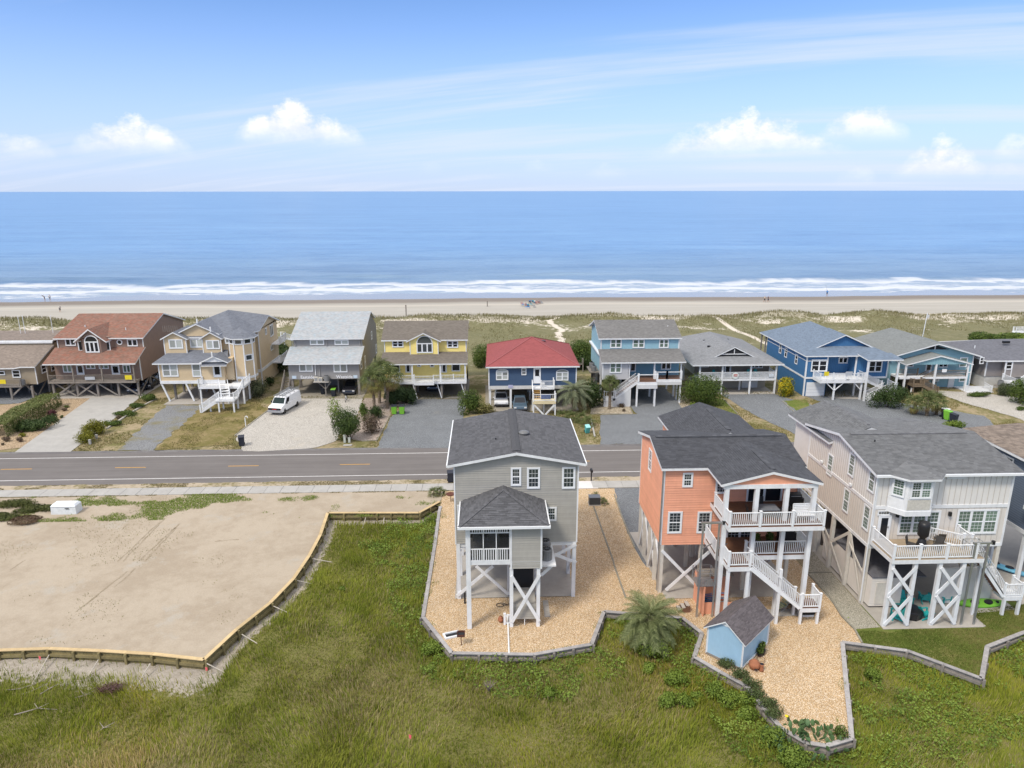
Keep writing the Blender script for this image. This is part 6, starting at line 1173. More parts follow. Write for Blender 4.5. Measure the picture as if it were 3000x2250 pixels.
def teal_house():
    H = thing('beach_house', 'pale teal house with grey-green roof and brown wooden stair under a gabled porch', 'house', (67, 101.5, 0), SEAROW)
    S = siding('teal_siding', (.26, .44, .50), .17); SB = siding('teal_batten', (.24, .42, .48), .35, True, .75); SH = shingle('green_grey_shingle', (.19, .20, .195), .18); BW = pm('brown_rail_wood', (.20, .15, .10), .8, .2, 3)
    gable_x(H, 60.8, 73.4, 102.3, 114, 0, 4.95, 6.7, S, xm=67.2)
    roof(H, ridge_y(60.2, 74.2, 67.2, 101.5, 114.5, 4.95, 6.95), SH, t=.18); roof(H, ridge_y(61.6, 71.7, 66.6, 99.6, 103, 4.25, 5.55), SH, t=.18, name='porch_roof'); MB().prism([(61.9, 4.15), (71.4, 4.15), (66.6, 5.35)], 'y', 99.85, 99.95).build('porch_gable', SB, H)
    MB().prism([(65, 5.9), (69.4, 5.9), (67.2, 6.55)], 'y', 102.24, 102.3).build('gable_vent', DARK, H); piece(H, 'king_post', WHITE, (67.1, 67.25, 102.16, 102.24, 5.9, 6.6))
    piece(H, 'deck', WHITE, (61.0, 71.3, 99.9, 102.3, 1.95, 2.25)); xs = [66.35, 71.1]
    railing(H, (66.35, 99.98, 2.25), (71.1, 99.98, 2.25), .95, .18, False, mat=BW); railing(H, (61.1, 101.0, 2.25), (64.3, 101.0, 2.25), .95, .18, False, mat=BW)
    stairs(H, (66.2, 100.6, 2.25), (64.2, 100.4, 1.2), 1.0, BW, BW, True, False); piece(H, 'landing', BW, (62.6, 64.3, 98.9, 100.9, 1.0, 1.2)); railing(H, (62.65, 98.95, 1.2), (64.2, 98.95, 1.2), .95, .18, False, mat=BW); railing(H, (62.65, 98.95, 1.2), (62.65, 100.8, 1.2), .95, .18, False, mat=BW); stairs(H, (64.3, 99.4, 1.2), (66.3, 99.0, .1), 1.0, BW, BW, True, False); posts(H, [(62.8, 99.1), (64.2, 99.1), (62.8, 100.7)], 0, 1.05, .16, BW, 'stair_post')
    posts(H, [(66.3, 99.95), (71.15, 99.95), (61.8, 99.95)], 0, 4.2, .24, WHITE, 'porch_post'); win(H, 'f', 102.27, FR('7', 1145, 540, 1230, 645, 102.3), 1, 0, 0, 2, .12, GLASSG); win(H, 'f', 102.27, FR('7', 1140, 732, 1217, 805, 102.3), 1, 0, 0, 2, .12, GLASSG); win(H, 'f', 102.27, FR('7', 855, 755, 925, 800, 102.3), 1, 0, 0, 2, .1, GLASSG); win(H, 'f', 102.27, (63.2, 64.3, 3.2, 4.1), 1, 0, 0, 1, .1, GLASSD); door(H, 'f', 102.27, (66.2, 67.2, 2.3, 4.2), .7); win(H, 'f', 102.27, (68.2, 69.6, 3.1, 4.2), 2, 0, 0, 1, .1, GLASSD)
    door(H, 'f', 102.27, FR('7', 1022, 745, 1085, 865, 102.3), 0); piece(H, 'band_board', WHITE, (71.2, 73.45, 102.23, 102.3, 2.2, 2.35)); piece(H, 'corner_board', WHITE, (73.3, 73.46, 102.22, 102.4, 0, 4.85))
    q = atY('7', 982, 685, 99.9); piece(H, 'banner', WHITE2, (q.x-.35, q.x+.35, 99.85, 99.89, q.z-.24, q.z+.24)); railing(H, (71.0, 99.3, .05), (74.6, 98.9, .05), .9, .17, False); railing(H, (74.6, 98.9, .05), (75.2, 101.6, .05), .9, .17, False); piece(H, 'patio', WHITE, (71, 75, 99, 102.2, -.02, .12))
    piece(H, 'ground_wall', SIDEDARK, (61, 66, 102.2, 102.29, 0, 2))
teal_house()
def far_right_house():
    H = thing('beach_house', 'grey house with slate roof and white ramp rail at the right edge', 'house', (80, 101, 0), SEAROW)
    S = siding('taupe_siding', (.27, .245, .235), .17); SH = shingle('dark_slate_shingle', (.14, .142, .16), .22)
    piece(H, 'wall', S, (74.9, 77.4, 101.3, 114, 1.9, 4.5), (77.4, 90, 100.6, 114, 1.9, 4.4)); piece(H, 'base_wall', pm('pale_block', (.50, .49, .46), .8), (75.0, 90, 101.4, 113.8, 0, 1.9)); e = 4.55
    rf = roof(H, [[(74.2, 100.4, e), (91, 100.2, e-.1), (91, 107, 6.5), (79.5, 107, 6.4)], [(73.4, 113.5, e), (74.2, 100.4, e), (79.5, 107, 6.4)], [(91, 114, e), (73.4, 114, e), (79.5, 107, 6.4), (91, 107, 6.5)]], SH, t=.2)
    win(H, 'f', 100.57, FR('7', 1635, 585, 1715, 672, 100.6), 1, 0, 0, 2, .1, GLASSD); win(H, 'f', 101.27, FR('7', 1362, 540, 1408, 612, 101.3), 1, 0, 0, 2, .1, GLASSD); piece(H, 'corner_board', WHITE, (77.32, 77.46, 100.53, 100.68, 1.9, 4.4), (74.85, 74.98, 101.22, 101.4, 1.9, 4.4), (78.3, 78.4, 100.52, 100.6, 1.9, 4.3))
    piece(H, 'deck', WHITE, (77, 81, 97, 100.5, 1.2, 1.5)); railing(H, (77.05, 97.05, 1.5), (79.5, 97.05, 1.5), .95, .16, False); railing(H, (77.05, 97.05, 1.5), (77.05, 100.4, 1.5), .95, .16, False); stairs(H, (81, 98.6, 2.9), (78.6, 98.0, 1.5), 1.1, WHITE, WHITE, True, False); posts(H, [(77.1, 97.1), (79.4, 97.1), (77.1, 100)], 0, 1.25, .16, WHITE, 'deck_post')
    q = g('7', 1312, 430, 5.8); MB().lathe((q.x, q.y, q.z-.2), [(.07, 0), (.07, .45)], 8).build('vent_pipe', WHITE, rf); q = g('7', 1648, 388, 6.2); MB().box(q.x-.5, q.x+.5, q.y-.2, q.y+.2, 6.2, 6.55).build('roof_vent', BLACK, rf); ac_unit((76.3, 99.6, .9), 'dark air conditioner beside the grey house at the right edge')
    piece(H, 'ac_shelf', WOODG, (75.7, 76.9, 99, 100.2, .8, .9)); posts(H, [(75.8, 99.1), (76.8, 99.1)], 0, .8, .1, WOODG)
far_right_house()
# ------------------------------------------------------------------ bulkheads along the marsh
def bulkhead(label, pts, cap, body, plank=.3, post=1.35, top=.10, h=.85, strut=(), skip_below=None):
    t = thing('bulkhead', label, 'retaining wall', (pts[0][0], pts[0][1], 0), 'timber bulkheads along the marsh'); off = root_off(t)
    pl = MB().box(-plank/2+.006, plank/2-.006, -.025, .025, -h, top-.03).mesh('plank', body); ps = MB().box(-.075, .075, -.075, .075, -h-.1, top-.04).mesh('post', body)
    for p, q in zip(pts[:-1], pts[1:]):
        p, q = Vector((*p, 0)), Vector((*q, 0)); d = q-p; L = d.length; d.normalize(); nr = Vector((d.y, -d.x, 0)); a = math.atan2(d.y, d.x)
        n = max(1, round(L/plank))
        for i in range(n):
            o = link('plank', pl, t); o.location = p+d*(L*(i+.5)/n)+nr*random.uniform(-.006, .006)-off; o.rotation_euler.z = a; o.scale.x = L/n/plank
        n = max(1, round(L/2.4))
        for i in range(n): MB().beam(p+d*(L*i/n+.005)+Vector((0,0,top)), p+d*(L*(i+1)/n-.005)+Vector((0,0,top)), .27, .05).build('cap_board', cap, t)
        for z in (-.28,): MB().beam(p+nr*.10+Vector((0,0,z)), q+nr*.10+Vector((0,0,z)), .14, .18).build('waler', body, t)
        n = max(1, round(L/post))
        for i in range(n+1 if q == Vector((*pts[-1], 0)) else n): o = link('post', ps, t); o.location = p+d*(L*i/n)+nr*.16-off; o.rotation_euler.z = a
    for a, b in strut: MB().tube([a, b], .035, 6).build('strut', pm('grey_pole', (.48, .43, .36), .8, .15), t)
    return t
G3 = lambda r, x, y, z=0: g(r, x, y, z)
bulkhead('new yellow pine bulkhead holding the bare sand lot above the marsh', LOT[:-2], PINE, PINED, .3, 1.55, .12, .9,
         [(G3('L2', 455, 375, -.1), G3('L2', 280, 680, -.6)), (G3('L2', 910, 420, -.1), G3('L2', 815, 575, -.6)), (G3('L2', 1390, 455, -.1), G3('L2', 1245, 695, -.6)), (G3('L2', 1915, 455, -.1), G3('L2', 2085, 540, -.6)), (G3('w', 240, 350, -.1), G3('w', 340, 410, -.6)), (G3('w', 440, 165, -.1), G3('w', 560, 220, -.6)), (G3('w', 590, 0, -.1), G3('w', 690, 22, -.6)), (G3('d', 665, 1205, -.1), G3('d', 720, 1215, -.6)), (G3('d', 790, 1118, -.1), G3('d', 783, 1142, -.6)), (G3('d', 830, 1118, -.1), G3('d', 826, 1142, -.6))])
bulkhead('weathered grey bulkhead edging the pebble yard of the grey house', [(-4.62, 62.4)]+YARD1, WOODGL, WOODG, .4, 1.6, .06, .7)
bulkhead('weathered grey bulkhead winding round the blue shed yard', [YARD1[-1]]+ORB, WOODGL, WOODG, .4, 1.7, .06, .75)
bulkhead('weathered grey bulkhead along the lawn edge of the pale house', TANB, WOODGL, WOODG, .4, 1.7, .07, .7)
def edging(name, label, pts, mat, w=.12, h=.10, z=.02):
    t = thing(name, label, 'edging', (pts[0][0], pts[0][1], 0)); 
    for p, q in zip(pts[:-1], pts[1:]):
        L = math.hypot(q[0]-p[0], q[1]-p[1]); n = max(1, round(L/2.6))
        for i in range(n): a = Vector((*p, z)).lerp(Vector((*q, z)), i/n); b = Vector((*p, z)).lerp(Vector((*q, z)), (i+1)/n); MB().beam(a+(b-a)*.004, b-(b-a)*.004, w, h).build('timber', mat, t)
GT = pm('mossy_timber', (.27, .25, .20), .9, .25, 3, rnd=.1)
edging('timber_edging', 'mossy timber edging between the grey and orange house yards', G2('n1', (1790, 1110), (1890, 1390), (1980, 1640))+G2('n2', (2212, 585))+G2('o2', (100, 760)), GT)
edging('timber_edging', 'timber edging along the dark gravel drive by the orange house', G2('o1', (0, 900), (60, 1080), (180, 1375)), GT)
edging('timber_edging', 'timber edging between the pebbles and the shell path', G2('t2', (45, 692), (240, 895), (350, 1075), (465, 1190), (530, 1310)), GT)
edging('timber_edging', 'timber step across the shell path beside the pale house', G2('t2', (45, 690), (262, 684)), GT)
edging('timber_edging', 'timber edging in front of the cream pebble bed', G2('5', (98, 1203), (510, 1207), (472, 1112)), GT)
edging('kerb_strip', 'pale kerb strip across the grey forecourt by the low palms', G2('4', (1432, 1262), (1468, 1425)), CONCL, .2, .12, .04)
edging('timber_edging', 'timber edging between the dry lawn and the white shell drive', G2('2', (1275, 1172), (1120, 1290), (955, 1415)), GT, .16)
edging('timber_edging', 'timber edging of the bed beside the asphalt drive', G2('3', (1135, 1225), (1010, 1462), (860, 1466)), GT)
edging('timber_edging', 'timber edging along the green lawn by the round shrub', G2('5', (1385, 1055), (1530, 1203)), GT)
edging('timber_edging', 'timber edging beside the green strip at the blue house', G2('6', (340, 1200), (640, 1470)), GT)
edging('stone_edging', 'grey stone edging below the green ground cover', G2('1', (1035, 1350), (1280, 1190), (1420, 1110), (1520, 1060)), CONC, .25, .2)
# ------------------------------------------------------------------ marsh grass and scrub
YP = [(-4.6, 66.1)]+YARD1+ORB+[tuple(g('t2', 500, 1230)[:2]), (25.0, 66.1)]
LAWNP = [tuple(g('t2', 470, 1185)[:2]), tuple(g('t2', 530, 1320)[:2])]+TANB[1:]+[(70, 60), (25, 60)]
def in_marsh(x, y): return ~(in_poly(x, y, LOT) | in_poly(x, y, YP) | in_poly(x, y, LAWNP)) & (y < 62.2) & ~((x > -4.5) & (y > 47))
def seen(x, y, m=1.0):
    v = np.stack([x, y, np.full(np.shape(x), -CH)], -1) @ np.array(RM); u = v[..., 0]/-v[..., 2]*FPX; w = -v[..., 1]/-v[..., 2]*FPX
    return (np.abs(u) < 1500+90*m) & (np.abs(w) < 1125+160*m)
def lerp_cols(stops, t):
    stops = np.array(stops); t = np.clip(t, 0, .999)*(len(stops)-1); i = t.astype(int); f = (t-i)[:, None]; return stops[i]*(1-f)+stops[i+1]*f
def scatter(n, x0, x1, y0, y1): return RNG.uniform(x0, x1, n), RNG.uniform(y0, y1, n)
x, y = scatter(760000, -46, 56, 24, 62); k = in_marsh(x, y) & seen(x, y, 4.5); x, y = x[k], y[k]
bk = bank(x, y); k = RNG.random(len(x)) > np.clip(bk*1.25-.12, 0, .96); x, y, bk = x[k], y[k], bk[k]
z = marsh_z(x, y)
GREEN = [(.135, .178, .02), (.20, .238, .028), (.26, .288, .038), (.315, .32, .056)]
TAN = [(.26, .215, .085), (.36, .30, .14), (.45, .38, .21)]
brown = .55*np.exp(-(((x+8)/7.5)**2+((y-38)/4.2)**2))+1.15*np.exp(-(((x+21)/6)**2+((y-31)/2.6)**2))+.35*np.exp(-(((x-8)/6)**2+((y-37.5)/3)**2))+.32*fbm(x, y, .22, 6, 4)+.1
t = .5+.26*fbm(x, y, .9, 8, 3)+.24*RNG.normal(0, 1, len(x)); C = lerp_cols(GREEN, t); isb = RNG.random(len(x)) < np.clip(brown*.85, .03, .78); C[isb] = lerp_cols(TAN, RNG.random(isb.sum()))
yel = np.clip(fbm(x, y, .12, 15, 3), 0, 1)[:, None]*.6; C = C*(1-yel)+C*np.array([1.28, 1.1, .8])*yel
hg = (.34+.20*fbm(x, y, .5, 12, 3))*RNG.uniform(.6, 1.35, len(x)); wd = RNG.uniform(.022, .05, len(x))
dr = fbm(x, y, .18, 20, 3)*3.2-.6
tag(blades('marsh_grass', np.stack([x, y, z-.02], 1), np.clip(hg, .12, 1), wd, C, .62, dirn=dr), 'olive green marsh grass with tan patches below the bulkheads', 'grass', kind='stuff')
# leafy scrub close to the weathered bulkheads
WB = [(-4.62, 62.4)]+YARD1+ORB+TANB
x, y = scatter(340000, -16, 52, 27, 62); k = in_marsh(x, y) & seen(x, y, 4.5); x, y = x[k], y[k]
d = pl_dist(x, y, WB); w = 2.6+1.8*fbm(x, y, .3, 33, 3)+np.where(x > 22, 4.0, 0)+np.where((x > 15) & (y < 36), 3, 0)+np.where((x < -4) & (y > 52), 3.0, 0)
k = (d < w) & (RNG.random(len(x)) < .75) & (fbm(x, y, .8, 44, 3) > -.35); x, y, d = x[k], y[k], d[k]
hz = np.clip(.42+.28*fbm(x, y, .7, 40, 3), .15, .9)*RNG.uniform(.3, 1.1, len(x)); P = np.stack([x, y, marsh_z(x, y)+hz], 1)
C = lerp_cols([(.09, .145, .02), (.145, .215, .03), (.205, .28, .045), (.27, .345, .065)], .42+.3*fbm(x, y, .6, 50, 3)+.22*RNG.normal(0, 1, len(x))+.25*(hz-.4))
V, F, CC = leafset(P, np.tile([0, 0, 1.0], (len(P), 1)), np.full(len(P), .15), C, .6)
tag(np_mesh('marsh_scrub', V, F, CC, LEAF), 'leafy green scrub crowding the weathered bulkheads', 'scrub', kind='stuff')
# tufts on sand lot, green strip beside the pavement, scrub patch on the left
x, y = scatter(90000, -50, -4, 60.5, 66.2); f = fbm(x, y, .35, 60, 4)+.9*np.exp(-((y-64.6+.5*fbm(x, y*0, .1, 61, 2))/.75)**2)*np.clip((x+43)/8, 0, 1)*np.clip((-13-x)/5, 0.12, 1)
k = (RNG.random(len(x)) < np.clip((f-.45)*2.4, 0, 1)) & seen(x, y); x, y = x[k], y[k]
tag(blades('verge_grass', np.stack([x, y, 0*x], 1), RNG.uniform(.05, .16, len(x)), RNG.uniform(.03, .06, len(x)), lerp_cols([(.15, .22, .035), (.22, .30, .055), (.32, .32, .12)], RNG.random(len(x))), .8), 'strip of green grass between the sand lot and the pavement', 'grass', kind='stuff')
x, y = scatter(60000, -50, -3, 66.0, 70); f = fbm(x, y, .5, 63, 4); k = (((y > 68.0) & (y < 69.0)) | (y < 66.2)) & (f > .05) & seen(x, y); x, y = x[k], y[k]
tag(blades('kerb_grass', np.stack([x, y, 0*x], 1), RNG.uniform(.04, .11, len(x)), RNG.uniform(.03, .06, len(x)), lerp_cols([(.13, .12, .035), (.24, .20, .09), (.36, .30, .18)], RNG.random(len(x))), .8), 'dry grass fringe along the road edge', 'grass', kind='stuff')
x, y = scatter(70000, -50, -6, 42, 66); f = fbm(x, y, .22, 70, 5)*.8+.35*np.clip((-24-x)/10, -1, 1); k = (f > .58) & (RNG.random(len(x)) < .22) & seen(x, y) & in_poly(x, y, LOT); x, y = x[k], y[k]
tag(blades('sand_tufts', np.stack([x, y, 0*x], 1), RNG.uniform(.03, .13, len(x)), RNG.uniform(.025, .05, len(x)), lerp_cols([(.16, .17, .05), (.28, .26, .11), (.40, .34, .20)], RNG.random(len(x))), .9), 'sparse yellow-green tufts scattered over the bare sand lot', 'grass', kind='stuff')
c0 = g('L1', 200, 660)
for i, (px_, py_, rx, rz_, col) in enumerate(((110, 570, 2.4, .55, 0), (360, 620, 2.2, .6, 0), (250, 720, 2.0, .35, 1), (20, 690, 1.6, .4, 0))):
    c = g('L1', px_, py_); t_ = thing('beach_scrub', ['low green scrub on the sand lot, farthest at the left edge', 'low green scrub on the sand lot next to the white box', 'reddish brown low scrub on the sand lot', 'small green scrub cut by the left edge of the sand lot'][i], 'shrub', (c.x, c.y, 0), 'scrub on the sand lot')
    leafy('foliage', (c.x, c.y, .12), (rx, 1.0, rz_), 4200, .13, [(.05, .06, .02), (.10, .115, .03), (.17, .17, .06)] if col == 0 else [(.10, .06, .04), (.17, .11, .07), (.20, .17, .09)], parent=t_, seed=i, zmin=.02)
# lawns: short blades so their edges are not clean
x, y = scatter(120000, 24, 46, 34, 45); k = in_poly(x, y, [tuple(g('t2', 470, 1185)[:2]), tuple(g('t2', 530, 1320)[:2])]+TANB[1:]+[(70, 44.6), (38.4, 44.2), (33.6, 43.3), (27.2, 41.2)]) & seen(x, y); x, y = x[k], y[k]
k = ~((x < 34) & (y > 41.5)); x, y = x[k], y[k]
t = .45+.4*fbm(x, y, .4, 80, 4)+.15*RNG.normal(0, 1, len(x))
tag(blades('lawn_grass', np.stack([x, y, 0*x], 1), RNG.uniform(.05, .12, len(x)), RNG.uniform(.03, .05, len(x)), lerp_cols([(.085, .12, .022), (.125, .16, .032), (.20, .19, .06), (.27, .23, .10)], t), .8), 'short patchy lawn behind the pale house', 'grass', kind='stuff')
# weeds rooted along the inner edge of the pebble yards
x, y = scatter(60000, -5, 26, 29, 62); d = pl_dist(x, y, [(-4.62, 62.4)]+YARD1+ORB); k = in_poly(x, y, YP) & (d < .35+.5*np.clip(fbm(x, y, .6, 71, 3), 0, 1)) & (fbm(x, y, .9, 72, 3) > .15); x, y = x[k], y[k]
tag(blades('yard_weeds', np.stack([x, y, 0*x], 1), RNG.uniform(.05, .2, len(x)), RNG.uniform(.02, .05, len(x)), lerp_cols([(.12, .16, .03), (.20, .24, .05), (.33, .30, .13)], RNG.random(len(x))), .9), 'weeds along the inner edge of the pebble yards', 'weeds', kind='stuff')
# dry grass on the sea-side lots
x, y = scatter(160000, -72, 84, 79, 101); f = fbm(x, y, .3, 90, 4); k = (f > -.05) & seen(x, y); x, y = x[k], y[k]
keep = np.ones(len(x), bool)
for nm in ('concrete_drive', 'mossy_drive', 'shell_drive', 'asphalt_drive', 'grey_forecourt', 'hip_house_drive', 'blue_house_drive', 'pale_gravel_court', 'peach_bed', 'palm_bed', 'dark_drive', 'cream_pebble_bed', 'navy_house_floor', 'beige_slab'):
    me = bpy.data.objects[nm].data
    for p in me.polygons: keep &= ~in_poly(x, y, [tuple(me.vertices[i].co[:2]) for i in p.vertices])
x, y = x[keep], y[keep]
C = lerp_cols([(.10, .115, .028), (.17, .155, .05), (.26, .21, .09), (.33, .27, .15)], .5+.35*fbm(x, y, .35, 92, 3)+.2*RNG.normal(0, 1, len(x)))
tag(blades('lot_grass', np.stack([x, y, 0*x-.03], 1), RNG.uniform(.06, .2, len(x)), RNG.uniform(.05, .1, len(x)), C, .8), 'dry olive grass on the sea-side lots', 'grass', kind='stuff')
# dune grass and sea oats
x, y = scatter(150000, -150, 170, 114, 166); ridge = np.exp(-((y-158.5+2.2*fbm(x, y*0, .045, 9, 3))/4.5)**2); f = fbm(x, y, .11, 95, 4)+ridge*.6; k = (f > -.12) & (RNG.random(len(x)) < .55+.4*ridge) & (y < 164.5); x, y, ridge = x[k], y[k], ridge[k]
C = lerp_cols([(.15, .14, .058), (.20, .18, .085), (.245, .215, .115), (.30, .26, .155)], .4+.35*fbm(x, y, .2, 97, 3)+.2*RNG.normal(0, 1, len(x)))
tag(blades('dune_grass', np.stack([x, y, dune_z(x, y)-.02], 1), RNG.uniform(.15, .4, len(x))+ridge*RNG.uniform(0, .5, len(x)), RNG.uniform(.06, .13, len(x)), C, .8), 'tan and green dune grass between the houses and the beach', 'grass', kind='stuff')
# ------------------------------------------------------------------ shrubs
DG = [(.018, .036, .010), (.035, .062, .016), (.062, .098, .026), (.09, .13, .035)]; MG = [(.035, .06, .014), (.065, .105, .02), (.11, .155, .03), (.15, .20, .045)]; YG = [(.10, .11, .012), (.19, .185, .018), (.28, .255, .03)]; LG = [(.09, .14, .02), (.16, .225, .032), (.235, .305, .05)]; BR = [(.09, .06, .04), (.16, .11, .08), (.13, .12, .06)]; RD = [(.07, .02, .03), (.12, .04, .05), (.09, .07, .03)]
def shrub(label, r, px_, py_, rx, ry, rz, cols, n=3000, size=.2, z0=0.0, group='garden shrubs', seed=None, ground=None, lift=.45):
    c = ground or g(r, px_, py_, z0); seed = int(abs(c.x*7+c.y*13)) if seed is None else seed
    t = thing('shrub', label, 'shrub', (c.x, c.y, z0), group)
    leafy('foliage', (c.x, c.y, z0+rz*lift), (rx, ry, rz), n, size, cols, parent=t, seed=seed, zmin=z0)
    m = MB()
    for k in range(5): a = k*1.3+seed; m.tube([(c.x, c.y, z0-.05), (c.x+math.cos(a)*rx*.25, c.y+math.sin(a)*ry*.25, z0+rz*.35), (c.x+math.cos(a)*rx*.5, c.y+math.sin(a)*ry*.5, z0+rz*.75)], [.05, .035, .012], 5)
    m.build('stem', pm('bark', (.10, .075, .05), .9, .2, 6), t); return t
# (label, region, base x, base y, rx, ry, rz, colours, leaves, leaf size)
for a in [('dark spreading juniper in the peach gravel bed', '1', 350, 1350, 3.2, 1.7, 1.1, DG, 3800, .22), ('dark low juniper tip beside the concrete drive', '1', 500, 1275, 1.3, .9, .7, DG, 1200, .2),
    ('small reddish shrub in the peach gravel bed', '1', 508, 1225, .75, .6, .7, RD, 700, .16), ('tiny grey-green tuft near the reddish shrub', '1', 600, 1243, .3, .3, .35, DG, 160, .12), ('tiny brown tuft in the peach bed below the hedge end', '1', 628, 1175, .5, .4, .35, BR, 250, .14),
    ('low green tuft above the brown one in the peach bed', '1', 650, 1145, .5, .3, .3, MG, 250, .12), ('small dark mound at the left edge of the peach bed', '1', 62, 1470, .55, .5, .55, BR, 450, .13), ('small dark mound second from the left edge', '1', 195, 1475, .45, .4, .5, BR, 400, .13), ('small olive mound above the dark mounds', '1', 222, 1425, .55, .4, .4, YG, 400, .13), ('tiny dark mound beneath the juniper', '1', 212, 1385, .35, .3, .35, BR, 260, .12), ('tiny dark tuft at the roadside left edge', '1', 28, 1507, .25, .2, .25, BR, 130, .1),
    ('bright yellow-green mound nearest the road by the concrete drive', '1', 845, 1475, 1.35, 1.1, 1.15, YG, 2000, .15), ('bright yellow-green mound, middle and tallest of three', '1', 905, 1405, 1.5, 1.2, 1.5, YG, 2400, .15), ('bright yellow-green mound at the right of three', '1', 985, 1390, 1.1, 1.0, 1.25, YG, 1700, .15),
    ('green ground cover next to the yellow mounds', '1', 1095, 1310, 1.6, .9, .5, MG, 1600, .15), ('green ground cover in the middle of the strip', '1', 1215, 1215, 1.9, 1.0, .5, MG, 1800, .15), ('green ground cover higher along the strip', '1', 1330, 1140, 1.6, .9, .5, MG, 1500, .15), ('bushy green shrub at the top of the strip', '1', 1440, 1075, 1.5, 1.0, .8, MG, 1600, .17), ('small dead shrub within the ground cover', '1', 1150, 1250, .5, .4, .4, BR, 300, .13),
    ('dusty green bush against the cream house side wall', '2', 1175, 1035, 1.9, 1.5, 2.0, [(.05, .065, .03), (.085, .10, .05), (.13, .145, .08)], 3000, .2), ('small dusty bush farther along the cream house wall', '2', 1300, 925, 1.0, .8, 1.1, DG, 1000, .2),
    ('loose dark green shrub beside the white shell drive', '3', 750, 1455, 2.5, 1.9, 3.0, [(.03, .05, .014), (.055, .09, .02), (.10, .14, .03)], 8000, .16), ('thin reaching branchy shrub left of the loose one', '3', 600, 1330, 1.6, 1.1, 3.0, LG, 900, .2), ('tan and pink twiggy shrub in the palm bed', '3', 965, 1390, 1.5, 1.2, 2.1, BR, 1900, .17), ('dark green bush above the twiggy shrub', '3', 1000, 1250, 1.3, 1.0, 1.5, DG, 1700, .18), ('narrow green bush between the shell drive and twiggy shrub', '3', 885, 1265, .9, .8, 1.9, MG, 1300, .18),
    ('dark feathery bush mass at the yellow house left corner', '3', 1210, 1110, 2.2, 1.6, 2.4, [(.03, .055, .018), (.055, .09, .03), (.085, .125, .045)], 3600, .24), ('second dark feathery bush by the yellow carport', '3', 1320, 1100, 1.3, 1.3, 1.9, [(.03, .055, .018), (.055, .09, .03), (.085, .125, .045)], 2000, .24),
    ('bright green wind-shaped shrub right of the asphalt drive', '4', 250, 1195, 2.0, 1.5, 2.7, MG, 4200, .2), ('yellowing grassy shrub beside the navy carport', '4', 395, 1195, 1.4, 1.0, 1.1, [(.13, .13, .03), (.22, .20, .07), (.33, .28, .13)], 1200, .22),
    ('dense dark shrub on the left behind the navy house', '4', 375, 745, 2.6, 2.4, 3.0, MG, 4200, .24), ('bright topped dense shrub on the right behind the navy house', '4', 1340, 740, 4.0, 3.0, 3.6, MG, 7500, .24), ('dense green shrub under the light blue house platform', '5', 60, 760, 2.6, 2.4, 2.6, DG, 2600, .26),
    ('dark leafy shrub behind the weeping palm', '4', 1440, 1130, 1.9, 1.6, 3.4, DG, 3600, .22), ('large round clipped shrub between two driveways', '5', 1180, 1110, 3.6, 2.9, 3.7, MG, 9000, .2), ('pale small shrub at the pebble strip', '5', 1095, 1190, .9, .7, 1.2, LG, 900, .16), ('low bright green shrub in front of the round shrub', '5', 1190, 1165, 1.7, .8, .7, LG, 1400, .16), ('small dry tuft in the cream pebble bed', '5', 395, 1140, .6, .4, .5, BR, 350, .14), ('tiny dry tuft at the right of the cream pebble bed', '5', 425, 1180, .3, .3, .35, BR, 160, .12),
    ('yellow flowering bush beside the blue garage', '6', 350, 1138, 1.8, 1.5, 2.3, [(.05, .085, .015), (.10, .15, .02), (.50, .40, .02), (.62, .48, .02)], 3600, .22), ('dark clipped shrub at the foot of the blue house stair', '6', 1470, 1262, 2.9, 2.2, 2.4, DG, 5200, .2), ('low dark shrub behind the clipped shrub', '6', 1630, 1155, 1.6, 1.2, 1.2, DG, 1500, .2), ('pale climbing shrub by the last blue porch post', '6', 1560, 1065, 1.0, .8, 1.7, [(.09, .11, .05), (.15, .17, .09)], 1000, .18),
    ('round grey-green shrub at the pale gravel court', '7', 1628, 955, 1.3, 1.1, 1.7, [(.05, .07, .03), (.09, .11, .05), (.13, .15, .08)], 2200, .18), ('tall green shrub at the right edge', '7', 1800, 1045, 2.2, 1.8, 3.3, MG, 4200, .22), ('low green mat before the white picket rail', '7', 1370, 960, 2.3, .9, .5, MG, 1600, .16), ('bright green bush beside the bins', '7', 1080, 1305, 1.6, .9, .8, LG, 1600, .16), ('low green clump at the right court edge', '7', 1810, 1110, .9, .6, .4, MG, 600, .15)]: shrub(*a)
for i, (px_, py_, w_, l) in enumerate(((1400, 372, 3.4, 'left part of the'), (1580, 372, 4, 'middle of the'), (1770, 374, 4.6, 'right part of the'))): shrub(f'long dune thicket behind the right edge house, {l} row', '7', px_, py_, w_, 2.6, 1.5, [MG, MG, LG][i], 3000, .32, .5)
for i, (px_, py_) in enumerate(((1440, 700), (1410, 640), (1450, 780))): shrub(['dark green thicket between the cream house and the grey duplex, middle', 'dark green thicket between the cream house and the grey duplex, rear', 'dark green thicket between the cream house and the grey duplex, front'][i], '2', px_, py_, 2.2, 2.6, 2.2, DG, 2200, .28)
